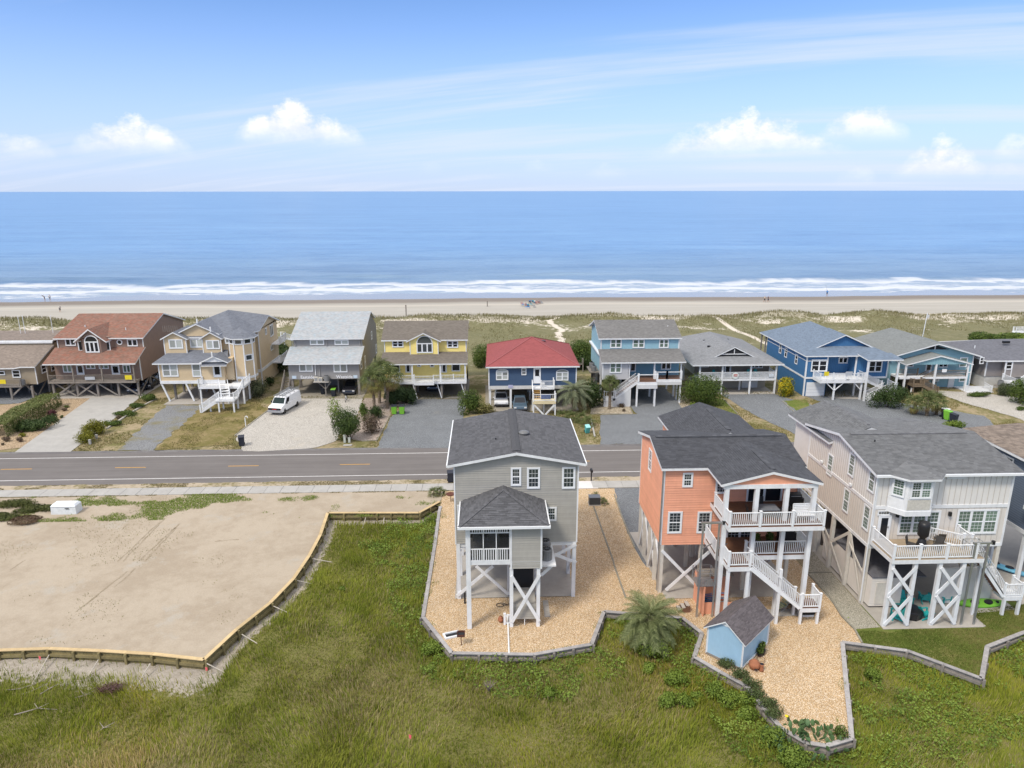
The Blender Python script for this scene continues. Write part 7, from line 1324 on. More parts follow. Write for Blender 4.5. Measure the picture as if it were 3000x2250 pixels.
# bright shrubs in the marsh
for i, (r, px_, py_, rx, rz) in enumerate((('m', 850, 215, 1.55, 1.25), ('m', 832, 330, .5, .5), ('m', 1062, 425, .9, .8), ('m', 1355, 520, .75, .75), ('m', 1215, 565, .5, .5), ('m', 965, 590, .8, .6), ('m', 1110, 605, .7, .6), ('m', 1470, 600, 1.0, .8), ('m', 1640, 600, .8, .7), ('m', 1625, 720, .7, .7), ('m', 1860, 930, 1.0, .9), ('m', 2010, 1070, 1.2, .8), ('c', 980, 400, .75, .7), ('w', 1470, 470, .9, .6), ('w', 895, 70, .3, .3), ('m', 25, 510, .5, .35))):
    lab = ['large bright green shrub at the foot of the big palm', 'small bright shrub just below the large one by the palm', 'bright shrub alone in the marsh below the palm', 'bright yellowish shrub nearest the crooked bulkhead corner', 'small bright tuft left of the yellowish shrub', 'bright tuft pair in the mid marsh, the left', 'bright tuft pair in the mid marsh, the right', 'wide bright shrub under the shed yard bulkhead', 'bright shrub touching the shed yard bulkhead', 'bright shrub just below the one touching the bulkhead', 'bright shrub left of the cactus', 'bright shrub at the bottom edge below the cactus', 'single bright shrub in the dark scrub right of the shed yard', 'bright leafy shrub at the grey house bulkhead corner', 'tiny bright tuft in the marsh left of the grey house', 'tiny bright tuft in the brown marsh left of the palm shrubs'][i]
    q = g(r, px_, py_, -.6); shrub(lab, r, px_, py_, rx, rx*.85, rz, LG, int(1500*rx+250), .13, -.6, 'bright shrubs in the marsh', ground=q)
for i, pts in enumerate((((1440, 1290), (1650, 1420), (1720, 1530)), )):
    for k, (px_, py_) in enumerate(((1460, 300), (1560, 370), (1660, 450), (1705, 520), (1790, 610), (1850, 690))): q = g('m', px_, py_, .0); shrub(f'low dark green weed clump growing over the shed yard bulkhead, {["first", "second", "third", "fourth", "fifth", "sixth"][k]} from the shed', 'm', px_, py_, .75, .6, .5, [(.055, .08, .026), (.09, .12, .04), (.13, .165, .058)], 800, .10, 0, 'weeds over the bulkhead', ground=q)
q = g('c', 725, 850); shrub('small green weed clump at the last corner of the shed yard', 'c', 725, 850, .6, .5, .5, MG, 500, .11)
# box hedge by the far-left drive
def hedge():
    a, b = g('1', 520, 1120), g('1', -40, 1440); t = thing('hedge', 'long clipped grey-green hedge beside the peach gravel bed', 'hedge', a); d = (b-a); L = d.length; d.normalize(); nr = Vector((d.y, -d.x, 0)); n = 15000
    u = RNG.uniform(0, L, n); s = RNG.uniform(-1, 1, n); v = RNG.uniform(0, 1, n); side = RNG.random(n) < .5
    w = 1.25+.15*fbm(u, u*0, .5, 3, 2); h = 1.75+.18*fbm(u, u*0, .6, 5, 2)
    off = np.where(side, np.sign(s)*w*(1-.12*v), s*w*.97); zz = np.where(side, v*h, h+.08*fbm(u, off, 1.5, 6, 2)); jit = RNG.normal(0, .07, (n, 3))
    P = np.array(a)[None]+np.outer(u, np.array(d))+np.outer(off, np.array(nr))+np.stack([u*0, u*0, zz], 1)+jit; N = np.where(side[:, None], np.outer(np.sign(off), np.array(nr)), [0, 0, 1.0])
    top = np.clip(.35+.35*(zz/1.8)+.25*RNG.normal(0, 1, n), 0, 1); C = lerp_cols([(.05, .07, .018), (.095, .125, .032), (.155, .185, .055), (.215, .235, .085)], top)  # leaf colour lightens with height, putting the lit top into the colour
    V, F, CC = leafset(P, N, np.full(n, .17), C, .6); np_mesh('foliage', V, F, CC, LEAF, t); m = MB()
    for k in range(9): c = a+d*(L*(k+.5)/9); m.tube([c, c+Vector((.1, 0, 1.3))], [.06, .03], 5)
    m.build('stem', MATS['bark'], t)
hedge()
# ------------------------------------------------------------------ palms
def fan_frond(n=13, L=.62, col=((.075, .105, .03), (.19, .21, .075))):
    """one fan leaf along +X: petiole, then pleated leaflets drooping at the tips"""
    V = []; F = []; C = []; rg = np.random.default_rng(3)
    def quad(p, c): b = len(V); V.extend(p); F.append((b, b+1, b+2, b+3)); C.extend([c]*4)
    quad([(0, -.015, 0), (0, .015, 0), (.75, .012, .10), (.75, -.012, .10)], (.13, .14, .05))
    for k in range(n):
        a = (k/(n-1)-.5)*4.0; l = L*(1-.25*abs(a/2.2)**2); dx, dy = math.cos(a), math.sin(a); w = .034; t = rg.random(); c = np.array(col[0])*(1-t)+np.array(col[1])*t
        p0 = np.array((.75, 0, .10)); p1 = p0+np.array((dx*l*.6, dy*l*.6, .06)); p2 = p0+np.array((dx*l, dy*l, -.24-.16*t)); s = np.array((-dy*w, dx*w, 0))
        quad([p0-s*.2, p0+s*.2, p1+s, p1-s], c); quad([p1-s, p1+s, p2+s*.15, p2-s*.15], c*1.08)
    return np.array(V), np.array(F), np.array(C)
def feather_frond(L=2.2, n=26, col=((.09, .115, .04), (.25, .275, .12)), droop=.9, lw=.05, ll=.5):
    V = []; F = []; C = []; rg = np.random.default_rng(5)
    def quad(p, c): b = len(V); V.extend(p); F.append((b, b+1, b+2, b+3)); C.extend([c]*4)
    def rach(t): return np.array((L*(t-.12*t*t), 0, L*(.42*t-droop*.75*t*t)))
    for k in range(9):
        a, b = rach(k/9), rach((k+1)/9); w = .022*(1-k/10); quad([a+(0, -w, 0), a+(0, w, 0), b+(0, w*.9, 0), b+(0, -w*.9, 0)], (.17, .17, .09))
    for k in range(n):
        t = .18+.82*k/n; p = rach(t); q = rach(min(1, t+.02))-p; q /= np.linalg.norm(q)+1e-9; l = ll*(1-.55*abs(t-.5)**1.2*1.6)
        for s in (-1, 1):
            tt = rg.random(); c = np.array(col[0])*(1-tt)+np.array(col[1])*tt; d = q*.75+np.array((0, s*.75, .18)); d /= np.linalg.norm(d); e = p+d*l*.6; f = e+d*l*.42+np.array((0, 0, -.16*l/ .5*1.2)); w = q*lw*.5
            quad([p-w, p+w, e+w*.9, e-w*.9], c); quad([e-w*.9, e+w*.9, f+w*.12, f-w*.12], c*1.06)
    return np.array(V), np.array(F), np.array(C)
def frond_mesh(name, VFC): o = np_mesh(name, VFC[0], VFC[1], VFC[2], LEAF); me = o.data; bpy.data.objects.remove(o); return me
FAN = frond_mesh('fan_frond', fan_frond()); FAND = frond_mesh('dead_fan_frond', fan_frond(10, .5, ((.20, .13, .06), (.30, .21, .10)))); FANY = frond_mesh('yellow_fan_frond', fan_frond(12, .58, ((.15, .15, .04), (.24, .21, .07))))
PIN = frond_mesh('feather_frond', feather_frond()); PIND = frond_mesh('dead_feather_frond', feather_frond(1.9, 18, ((.24, .16, .09), (.36, .26, .16)), 1.25, .04, .42))
NAVYP = frond_mesh('grey_feather_frond', feather_frond(2.3, 28, ((.11, .13, .07), (.23, .25, .15)), 1.05, .05, .55))
BARK = pm('palm_bark', (.20, .155, .11), .9, .35, 7, .6, 14)
def palm(label, base, h, kind='fan', s=1.0, n=30, lean=(0, 0), group='palms', name='palm_tree', trunk_r=.17, dead=7, yel=4):
    t = thing(name, label, 'palm', base, group); bx, by, bz = base; top = Vector((bx+lean[0], by+lean[1], bz+h)); m = MB(); N = max(4, int(h/.16)); pts = []; rad = []
    for k in range(N+1): f = k/N; pts.append((bx+lean[0]*f*f, by+lean[1]*f*f, bz-.05+(h+.05)*f)); rad.append(trunk_r*(1.25-.25*f)*(1.14 if k % 2 else .94))
    m.tube(pts, rad, 9); m.build('trunk', BARK, t)
    bs = MB()
    for k in range(int(h*9)):
        f = random.uniform(.25, 1); a = random.uniform(0, 6.28); c = Vector((bx+lean[0]*f*f, by+lean[1]*f*f, bz+h*f)); o = Vector((math.cos(a), math.sin(a), 0)); bs.beam(c+o*trunk_r*.9, c+o*(trunk_r+.10)+Vector((0, 0, .16)), .06, .035)
    if bs.v: tag(bs.build('boot', BARK, t), kind='stuff')
    off = root_off(t); g_ = 2.39996
    for k in range(n+dead):
        isd = k >= n; f = k/max(1, n-1); me = {'fan': FAN, 'pindo': PIN, 'grey': NAVYP}[kind]
        if kind == 'fan' and n-yel <= k < n: me = FANY
        if isd: me = FAND if kind == 'fan' else PIND
        o = link('frond', me, t); el = R_(72-105*min(1, f)) if not isd else R_(random.uniform(-78, -42) if kind == 'fan' else random.uniform(-62, -22)); sc = s*random.uniform(.85, 1.12)*(1 if not isd else .85)
        o.location = top+Vector((0, 0, -.05-.25*min(1, f)))-off; o.rotation_euler = (random.uniform(-.25, .25), -el*(.8 if kind != 'fan' else 1), k*g_+random.uniform(-.2, .2)); o.scale = (sc, sc, sc)
    return t
def palm_at(label, r, bx, by, tx, ty, **k):
    b = g(r, bx, by); tp = atY(r, tx, ty, b.y); return palm(label, tuple(b), max(.5, tp.z), lean=(tp.x-b.x, 0), **k)
palm_at('tall sabal palm, left of three by the grey duplex', '3', 985, 1168, 970, 880, s=1.6, n=27, dead=13, yel=9)
palm_at('tall sabal palm, rear middle of three by the grey duplex', '3', 1035, 1098, 1060, 790, s=1.6, n=27, dead=13, yel=9)
palm_at('tall sabal palm, right of three beside the lime bins', '3', 1110, 1150, 1140, 850, s=1.6, n=27, dead=13, yel=9)
palm_at('sabal palm with brown trunk in the cream pebble bed', '5', 285, 1155, 295, 905, s=1.05, n=30, dead=3, yel=1)
palm_at('short sabal palm, left of three near the pale gravel court', '7', 665, 1150, 665, 1040, s=1.15, n=22, dead=9)
palm_at('short sabal palm, middle and tallest of three near the court', '7', 790, 1172, 800, 1010, s=1.25, n=26, dead=4)
palm_at('short sabal palm, right of three near the bins', '7', 895, 1160, 905, 1025, s=1.2, n=24, dead=9)
palm_at('weeping grey-green palm in front of the navy house', '4', 1265, 1195, 1270, 985, kind='grey', s=1.1, n=40, dead=10, trunk_r=.25)
for i, (x_, y_) in enumerate(((1150, 1215), (1250, 1225), (1340, 1235), (1400, 1270))): q = g('4', x_, y_+45); palm(['low fan palm clump, first from the left under the weeping palm', 'low fan palm clump, second under the weeping palm', 'low fan palm clump, third under the weeping palm', 'low fan palm clump beside the forecourt kerb'][i], tuple(q), .35, s=.95, n=16, dead=0, yel=1, trunk_r=.1, group='low fan palms')
q = g('o2', 300, 1215, -.5); palm('big spreading pindo palm with hanging brown fronds in the marsh', (q.x, q.y+.2, -.55), 2.15, 'pindo', 1.05, 50, (0, .1), dead=34, trunk_r=.34, group='big palm')
for i, (px_, py_) in enumerate(((235, 985), (295, 975))): q = g('n1', px_, py_+20); palm(['spiky yucca at the sand lot corner, the left one', 'spiky yucca at the sand lot corner, the right one'][i], tuple(q), .35, s=.55, n=18, dead=5, yel=6, trunk_r=.08, name='yucca', group='yuccas by the pavement')
# prickly pear at the bulkhead end
def cactus():
    c = g('c', 430, 900, -.3); t = thing('prickly_pear', 'large prickly pear cactus with one yellow bloom spilling over the bulkhead', 'cactus', c); P = pm('cactus_pad', (.085, .15, .055), .55, .2, 4)
    me = MB().lathe((0, 0, 0), [(.02, 0), (.09, .05), (.13, .14), (.12, .24), (.06, .31), (.01, .33)], 8).mesh('pad', P); me.shade_smooth(); off = root_off(t)
    for k in range(120):
        a = random.uniform(0, 6.28); r = random.uniform(0, 1)**.6*2.0; o = link('pad', me, t); h = max(0, 1.15-.55*r+random.uniform(-.3, .3)); o.location = (math.cos(a)*r*1.1, math.sin(a)*r*.7, h*random.uniform(.35, 1)); o.rotation_euler = (random.uniform(-.6, .6), random.uniform(-.6, .6), random.uniform(0, 6.28)); o.scale = (1.0, .22, 1.15)
    MB().lathe((c.x-.9, c.y+.5, .95), [(.02, 0), (.09, .06), (.1, .1)], 8).build('flower', pm('yellow_petal', (.75, .55, .02), .6), t)
cactus()
# ------------------------------------------------------------------ shed
def shed():
    A, B, C_ = g('o2', 810, 1252), g('o2', 1118, 1398), g('o2', 1322, 1150); u = (B-A).normalized(); w = (B-A).length; v = Vector((-u.y, u.x, 0)); L = (C_-B).dot(v)
    t = thing('garden_shed', 'small light blue shed with dark shingle gable roof on the pebbles', 'shed', A); t.rotation_euler.z = 0
    BL = pm('shed_blue', (.32, .49, .63), .65, .06, 1.5); SH = shingle('shed_shingle', (.12, .105, .11), .35); he, hr = 2.05, 2.95
    P = lambda a, b, z: A+u*a+v*b+Vector((0, 0, z))
    m = MB(); sec = [(0, .12), (w, .12), (w, he), (w/2, hr), (0, he)]
    m.add([P(a, 0, z) for a, z in sec]+[P(a, L, z) for a, z in sec], [(0,1,2,3,4), (9,8,7,6,5)]+[(i, i+5, (i+1) % 5+5, (i+1) % 5) for i in range(5)]); m.build('wall', BL, t)
    o, ov = .22, .2; k = (hr-he)/(w/2)
    F = [[P(-o, L+ov, he-o*k+.06), P(-o, -ov, he-o*k+.06), P(w/2, -ov, hr+.06), P(w/2, L+ov, hr+.06)], [P(w+o, -ov, he-o*k+.06), P(w+o, L+ov, he-o*k+.06), P(w/2, L+ov, hr+.06), P(w/2, -ov, hr+.06)]]
    rf = roof(t, F, SH, t=.09)
    for f in F: shingles(rf, f, SH, each=True, tab=.34, course=.15, cap=150)
    for a in (0, w):
        for b in (0, L): MB().beam(P(a, b, .1), P(a, b, he), .09, .09).build('corner_board', WHITE, t)
    MB().beam(P(0, -.02, .1), P(w, -.02, .1), .05, .12).build('skid', WOODG, t); MB().beam(P(w+.02, 0, .1), P(w+.02, L, .1), .05, .12).build('skid', WHITE, t); MB().beam(P(w*.5-.25, -.02, hr-.28), P(w*.5+.25, -.02, hr-.28), .03, .16).build('gable_vent', WHITE, t)
    for a in (.1, w/2, w-.1):
        for b in (.1, L-.1): q = P(a, b, 0); MB().box(q.x-.1, q.x+.1, q.y-.1, q.y+.1, -.02, .13).build('block', CONC, t)
shed()
# ------------------------------------------------------------------ wheelie bins
def bin_at(label, loc, rz, body, lid, group, s=1.0, tilt=0):
    t = thing('wheelie_bin', label, 'bin', (0, 0, 0), group); m = MB()
    m.add([(-.25, -.27, .04), (.25, -.27, .04), (.25, .24, .04), (-.25, .24, .04), (-.3, -.36, .98), (.3, -.36, .98), (.3, .34, .98), (-.3, .34, .98)], [(0,3,2,1),(4,5,6,7),(0,1,5,4),(1,2,6,5),(2,3,7,6),(3,0,4,7)]); bevel(m.build('body', body, t), .03)
    bevel(MB().add([(-.32, -.39, .98), (.32, -.39, .98), (.32, .36, .98), (-.32, .36, .98), (-.31, -.36, 1.03), (.31, -.36, 1.03), (.29, .33, 1.09), (-.29, .33, 1.09)], [(0,3,2,1),(4,5,6,7),(0,1,5,4),(1,2,6,5),(2,3,7,6),(3,0,4,7)]).build('lid', lid, t), .02)
    for k in (-1, 1): o = MB().lathe((0, 0, 0), [(.13, -.03), (.13, .03)], 12).build('wheel', BLACK, t); o.rotation_euler.y = math.pi/2; o.location = (k*.27, .3, .13)
    MB().box(-.24, .24, .37, .41, .95, .99).build('handle', body, t)
    t.location = loc; t.rotation_euler = (tilt, 0, rz); t.scale = (s, s, s); return t
NB = pm('navy_plastic', (.025, .028, .04), .45); GB = 'wheelie bins'
bin_at('dark bin beside the white shell drive entrance', g('2', 1025, 1512), .3, NB, NB, GB, 1.15)
bin_at('dark bin with lime lid under the grey duplex', g('3', 590, 1032), 0, NB, LIME, GB, 1.1); bin_at('plain dark bin left of the lime-lidded one under the duplex', g('3', 485, 1010), .2, NB, NB, GB, 1.05)
bin_at('all lime green bin, left of two beside the asphalt drive', g('3', 1178, 1203), .05, LIME, NB, GB, 1.15); bin_at('all lime green bin, right of two beside the asphalt drive', g('3', 1255, 1203), -.05, LIME, NB, GB, 1.15)
bin_at('dark bin standing at the roadside left of the grey house', g('n1', 398, 868), .1, NB, NB, GB, 1.1)
for i, (x, y, b, l, n) in enumerate(((985, 1190, NB, WHITE2, 'white-lidded bin, farthest of three by the short palms'), (1010, 1215, LIME, LIME, 'lime bin, middle of three by the short palms'), (1075, 1252, NB, BLACK, 'black bin, nearest of three by the short palms'))): bin_at(n, g('7', x, y), .4, b, l, GB, 1.2)
bin_at('turquoise cart leaning on the grey forecourt', g('4', 1392, 1385), .2, pm('turquoise_plastic', (.10, .42, .40), .45), pm('pale_turquoise', (.30, .62, .60), .45), GB, .95, .25)
# ------------------------------------------------------------------ vehicles
def frus(b0, b1, wb, zb, t0, t1, wt, zt): # bottom y0,y1,width,z ; top
    return [(-wb/2, b0, zb), (wb/2, b0, zb), (wb/2, b1, zb), (-wb/2, b1, zb), (-wt/2, t0, zt), (wt/2, t0, zt), (wt/2, t1, zt), (-wt/2, t1, zt)]
FRF = [(0,3,2,1),(4,5,6,7),(0,1,5,4),(1,2,6,5),(2,3,7,6),(3,0,4,7)]
def panel(V, ids, a0, a1, b0, b1, off=.012):
    """a pane laid on one face of a frustum, inset"""
    p = [Vector(V[i]) for i in ids]; n = (p[1]-p[0]).cross(p[3]-p[0]).normalized()
    f = lambda a, b: (p[0]*(1-a)+p[1]*a)*(1-b)+(p[3]*(1-a)+p[2]*a)*b+n*off
    return [f(a0, b0), f(a1, b0), f(a1, b1), f(a0, b1)]
def wheels(t, ys, W, r=.36, w=.24):
    for y in ys:
        for k in (-1, 1):
            o = MB().lathe((0, 0, 0), [(r*.86, -w/2), (r, -w/2+.04), (r, w/2-.04), (r*.86, w/2)], 20).build('wheel', BLACK, t); o.rotation_euler.y = math.pi/2; o.location = (k*(W/2-w/2+.01), y, r)
            h = MB().lathe((0, 0, 0), [(r*.6, -w/2-.01), (r*.62, w/2+.01)], 14).build('rim', METAL, o)
def car(label, loc, rz, L=4.7, W=1.85, zb=.30, belt=.98, roofz=1.62, hood=1.25, tail=.15, ws=.75, rs=.45, paint=None, kind='suv', group='parked cars'):
    """front points to -Y in local space"""
    t = thing('parked_car', label, 'car', (0, 0, 0), group); f, r = -L/2, L/2
    prof = [(f, zb+.1), (f+.08, belt-.22), (f+.25, belt-.08), (f+hood, belt), (r-tail-.1, belt), (r-.03, belt-.12), (r, zb+.15), (r-.1, zb), (f+.15, zb)]
    bevel(MB().prism(prof, 'x', -W/2, W/2).build('body', paint, t), .07, 3, 30)
    c0, c1 = f+hood-.05, (r-tail if kind != 'pickup' else f+hood+2.0); V = frus(c0, c1, W*.95, belt-.02, c0+ws, c1-rs, W*.76, roofz); bevel(MB().add(V, FRF).build('cabin', paint, t), .06, 3, 30)
    MB().add(panel(V, (0, 1, 5, 4), .06, .94, .1, .9), [(0,1,2,3)]).build('windscreen', GLASSD, t); MB().add(panel(V, (2, 3, 7, 6), .08, .92, .15, .88), [(0,1,2,3)]).build('rear_window', GLASSD, t)
    for a0, a1 in ((.08, .48), (.52, .92)):
        MB().add(panel(V, (1, 2, 6, 5), a0, a1, .12, .86), [(0,1,2,3)]).build('side_window', GLASSD, t); MB().add(panel(V, (3, 0, 4, 7), a0, a1, .12, .86), [(0,1,2,3)]).build('side_window', GLASSD, t)
    red = pm('red_lamp', (.45, .02, .02), .3); clr = pm('clear_lamp', (.7, .7, .7), .2)
    for k in (-1, 1):
        MB().box(k*W*.40-.12, k*W*.40+.12, r-.05, r+.015, belt-.34, belt-.16).build('tail_lamp', red, t); MB().box(k*W*.36-.16, k*W*.36+.16, f-.005, f+.1, belt-.36, belt-.22).build('headlight', clr, t); MB().box(k*(W/2+.08)-.08, k*(W/2+.08)+.08, f+hood+.2, f+hood+.32, belt, belt+.14).build('mirror', paint, t)
    MB().box(-.28, .28, r-.02, r+.02, belt-.42, belt-.28).build('number_plate', clr, t); MB().box(-W*.46, W*.46, r-.06, r+.05, zb+.02, zb+.2).build('bumper', pm('dark_bumper', (.05, .05, .055), .5), t); MB().box(-W*.46, W*.46, f-.05, f+.06, zb+.02, zb+.2).build('bumper', MATS['dark_bumper'], t)
    wheels(t, (f+.85, r-.9), W)
    if kind == 'suv':
        for k in (-1, 1): MB().beam((k*W*.33, c0+ws+.2, roofz+.06), (k*W*.33, c1-rs-.2, roofz+.06), .04, .04).build('roof_rail', BLACK, t)
        MB().box(-W*.3, W*.3, c0+ws+.5, c1-rs-.5, roofz+.003, roofz+.012).build('sunroof', GLASSD, t)
    if kind == 'pickup': MB().box(-W*.44, W*.44, c1+.06, r-.1, belt-.02, belt+.012).build('bed_cover', pm('bed_black', (.03, .035, .04), .6), t)
    t.location = loc; t.rotation_euler.z = rz; return t
paint = lambda n, c: pm(n, c, .25, .03, 2, spec=.6)
a = g('4', 560, 1140); car('white SUV parked under the navy house', (a.x, a.y+2.3, .02), 0+math.pi*0, 4.9, 1.95, paint=paint('white_car_paint', (.72, .72, .73)), tail=.2).rotation_euler.z = math.pi if False else 0
a = g('4', 745, 1195); car('slate blue pickup parked by the navy house stair', (a.x, a.y+2.9, .02), 0, 5.6, 1.9, roofz=1.7, paint=paint('slate_car_paint', (.07, .11, .15)), kind='pickup', tail=.1)
a = g('3', 740, 1020); car('dark SUV with red tail lamps under the grey duplex', (a.x, a.y+2.0, .02), 0, 4.7, 1.9, paint=paint('black_car_paint', (.015, .015, .02)))
a = g('1', 1290, 1020); car('dark blue car under the brown duplex', (a.x, a.y+2.4, .02), 0, 4.5, 1.8, roofz=1.45, paint=paint('navy_car_paint', (.012, .02, .045)))
a = g('1', 1450, 955); car('second dark car behind the brown duplex braces', (a.x-.3, a.y+1.0, .02), .1, 4.3, 1.8, roofz=1.45, paint=MATS['black_car_paint'])
a = g('3', 1560, 960); car('dark car deep inside the yellow house carport', (a.x, a.y+.5, .02), 0, 4.5, 1.8, roofz=1.5, paint=MATS['navy_car_paint'])
def van():
    fr, rr = g('2', 1345, 1218), g('2', 1515, 1118); W = 2.0; L = 5.7
    t = thing('parked_van', 'white work van with ladder rack on the white shell drive', 'van', (0, 0, 0)); P_ = paint('white_van_paint', (.80, .80, .81)); f, r = -L/2, L/2; DB = pm('dark_bumper', (.05, .05, .055))
    prof = [(f, .42), (f+.05, .95), (f+.25, 1.12), (f+1.05, 1.28), (r, 1.28), (r, .36), (f+.2, .34)]; bevel(MB().prism(prof, 'x', -W/2, W/2).build('body', P_, t), .08, 3, 30)
    V = frus(f+1.0, r, W*.985, 1.27, f+1.75, r-.06, W*.86, 2.1); bevel(MB().add(V, FRF).build('cabin', P_, t), .09, 3, 30)
    MB().add(panel(V, (0, 1, 5, 4), .06, .94, .08, .88), [(0,1,2,3)]).build('windscreen', glass('van_glass', (.03, .045, .045), .5, .02), t)
    for s_ in ((1, 2, 6, 5), (3, 0, 4, 7)): q = panel(V, s_, .07, .25, .12, .82) if s_[0] == 1 else panel(V, s_, .75, .93, .12, .82); MB().add(q, [(0,1,2,3)]).build('side_window', GLASSD, t)
    MB().box(-W*.45, W*.45, f-.03, f+.06, .72, .98).build('grille', BLACK, t); MB().box(-.3, .3, f-.045, f-.02, .80, .90).build('badge', pm('red_badge', (.5, .03, .03), .4), t); bevel(MB().box(-W*.49, W*.49, f-.12, f+.1, .38, .66).build('bumper', pm('grey_bumper', (.30, .30, .31), .5), t), .03)
    for k in (-1, 1): MB().box(k*.78-.16, k*.78+.16, f-.02, f+.12, .74, .96).build('headlight', pm('amber_lamp', (.55, .35, .22), .25), t); MB().box(k*(W/2+.12)-.1, k*(W/2+.12)+.1, f+1.35, f+1.45, 1.3, 1.6).build('mirror', BLACK, t)
    MB().box(W/2-.005, W/2+.012, f+1.15, f+2.25, .5, 1.24).build('door', P_, t); MB().box(-W/2-.012, -W/2+.005, f+1.15, f+2.25, .5, 1.24).build('door', P_, t); wheels(t, (f+1.0, r-1.25), W, .38)
    for y in np.linspace(f+1.9, r-.3, 4): MB().beam((-.86, y, 2.28), (.86, y, 2.28), .05, .05).build('rack_bar', METAL, t); MB().beam((-.8, y, 2.05), (-.8, y, 2.28), .04, .04).build('rack_post', METAL, t); MB().beam((.8, y, 2.05), (.8, y, 2.28), .04, .04).build('rack_post', METAL, t)
    ld = thing('ladder', 'aluminium extension ladder on the rack of the white van, the left one', 'ladder', (0, 0, 0), 'ladders on the van'); 
    for k in (-1, 1): MB().beam((k*.2, f+1.2, 2.36), (k*.2, r+.3, 2.36), .05, .08).build('rail', METAL, ld)
    for y in np.arange(f+1.4, r+.2, .32): MB().beam((-.2, y, 2.36), (.2, y, 2.36), .03, .03).build('rung', METAL, ld)
    d = (fr-rr); a = math.atan2(d.y, d.x)+math.pi/2; c = Vector(((fr.x+rr.x)/2, (fr.y+rr.y)/2, 0)); t.rotation_euler.z = a; u = Vector((math.sin(a), -math.cos(a), 0)); c = fr-u*(L/2); t.location = (c.x, c.y, .02)
    l2 = copy_tree(ld); l2['label'] = 'aluminium extension ladder on the rack of the white van, the right one'; rt = Vector((math.cos(a), math.sin(a), 0))
    for o, k in ((ld, -.42), (l2, .42)): o.location = t.location+rt*k; o.rotation_euler.z = a
van()
# ------------------------------------------------------------------ cargo lifts of the orange and the pale house
def lift(label, base, h, cz, rx=.55, cage=(1.3, 1.2, 1.0)):
    t = thing('cargo_lift', label, 'lift', base); x, y, z = base
    for k in (-1, 1): MB().box(x+k*rx-.06, x+k*rx+.06, y-.05, y+.05, 0, h).build('mast', METAL, t); MB().beam((x+k*rx, y, h-1.9), (x+k*rx+.9, y+.7, h-1.9), .05, .08).build('wall_tie', METAL, t)
    MB().beam((x-rx-.15, y, h+.05), (x+rx+.3, y, h+.05), .14, .12).build('top_beam', METAL, t); MB().lathe((x+rx+.3, y, h-.05), [(.12, 0), (.12, .25)], 10).build('motor', BLACK, t)
    w, d, hh = cage; MB().box(x-w/2, x+w/2, y+.08, y+.08+d, cz, cz+.06).build('platform', METAL, t)
    for cx, cy in ((-w/2, .08), (w/2, .08), (-w/2, .08+d), (w/2, .08+d)): MB().box(x+cx-.025, x+cx+.025, y+cy-.025, y+cy+.025, cz+.06, cz+hh).build('cage_post', METAL, t)
    for zz in (.55, 1.0):
        for p, q in (((-w/2, .08), (w/2, .08)), ((w/2, .08), (w/2, .08+d)), ((-w/2, .08+d), (w/2, .08+d)), ((-w/2, .08), (-w/2, .08+d))): MB().beam((x+p[0], y+p[1], cz+hh*zz), (x+q[0], y+q[1], cz+hh*zz), .03, .03).build('cage_rail', METAL, t)
    for k in range(9): xx = x-w/2+w*(k+.5)/9; MB().box(xx-.012, xx+.012, y+.07, y+.09, cz+.06, cz+hh*.55).build('cage_bar', METAL, t)
b = g('o2', 795, 930); lift('aluminium cargo lift with two tall masts at the orange house', (b.x, b.y+.05, 0), 7.2, 2.35)
b = g('t2', 1455, 1150); lift('aluminium cargo lift with gate beside the pale house deck', (b.x, b.y, 0), 6.2, 4.9, .45, (1.1, 1.0, 1.1))
bevel(MB().box(b.x-1.2, b.x+1.2, b.y-.25, b.y+1.5, 0, .05).build('lift_pad', CONC), .01)['kind'] = 'structure'
# ------------------------------------------------------------------ outdoor furniture and yard things
def put(o, label, cat, group=None): return tag(o, label, cat, group)
c = (18.9, 44.2, 7.32); t = thing('patio_table', 'long grey table on the upper orange deck', 'table', c); MB().box(18.25, 19.75, 43.7, 44.7, 8.0, 8.06).build('tabletop', pm('slate_top', (.17, .18, .20), .5), t)
for x in (18.35, 19.65):
    for y in (43.8, 44.6): MB().box(x-.03, x+.03, y-.03, y+.03, 7.33, 8.0).build('leg', BLACK, t)
def patio_chair(label, loc, rz, group, mat=BLACK, cush=None):
    t = thing('patio_chair', label, 'chair', (0, 0, 0), group); MB().box(-.25, .25, -.25, .25, .4, .46).build('seat', cush or mat, t); MB().add([(-.25, .25, .42), (.25, .25, .42), (.25, .36, .95), (-.25, .36, .95), (-.25, .28, .42), (.25, .28, .42), (.25, .39, .95), (-.25, .39, .95)], FRF).build('backrest', mat, t)
    for x in (-.22, .22):
        for y in (-.22, .22): MB().box(x-.02, x+.02, y-.02, y+.02, 0, .4).build('leg', mat, t)
    t.location = loc; t.rotation_euler.z = rz
for i, (x, y, a) in enumerate(((17.9, 44.0, 1.57), (20.1, 43.9, -1.57), (20.1, 44.5, -1.57), (19.0, 45.1, 0))): patio_chair(['dark patio chair at the left end of the upper deck table', 'dark patio chair at the right end of the upper deck table, nearer', 'dark patio chair at the right end of the upper deck table, farther', 'dark patio chair behind the upper deck table'][i], (x, y, 7.33), a, 'chairs at the upper deck table', BLACK)
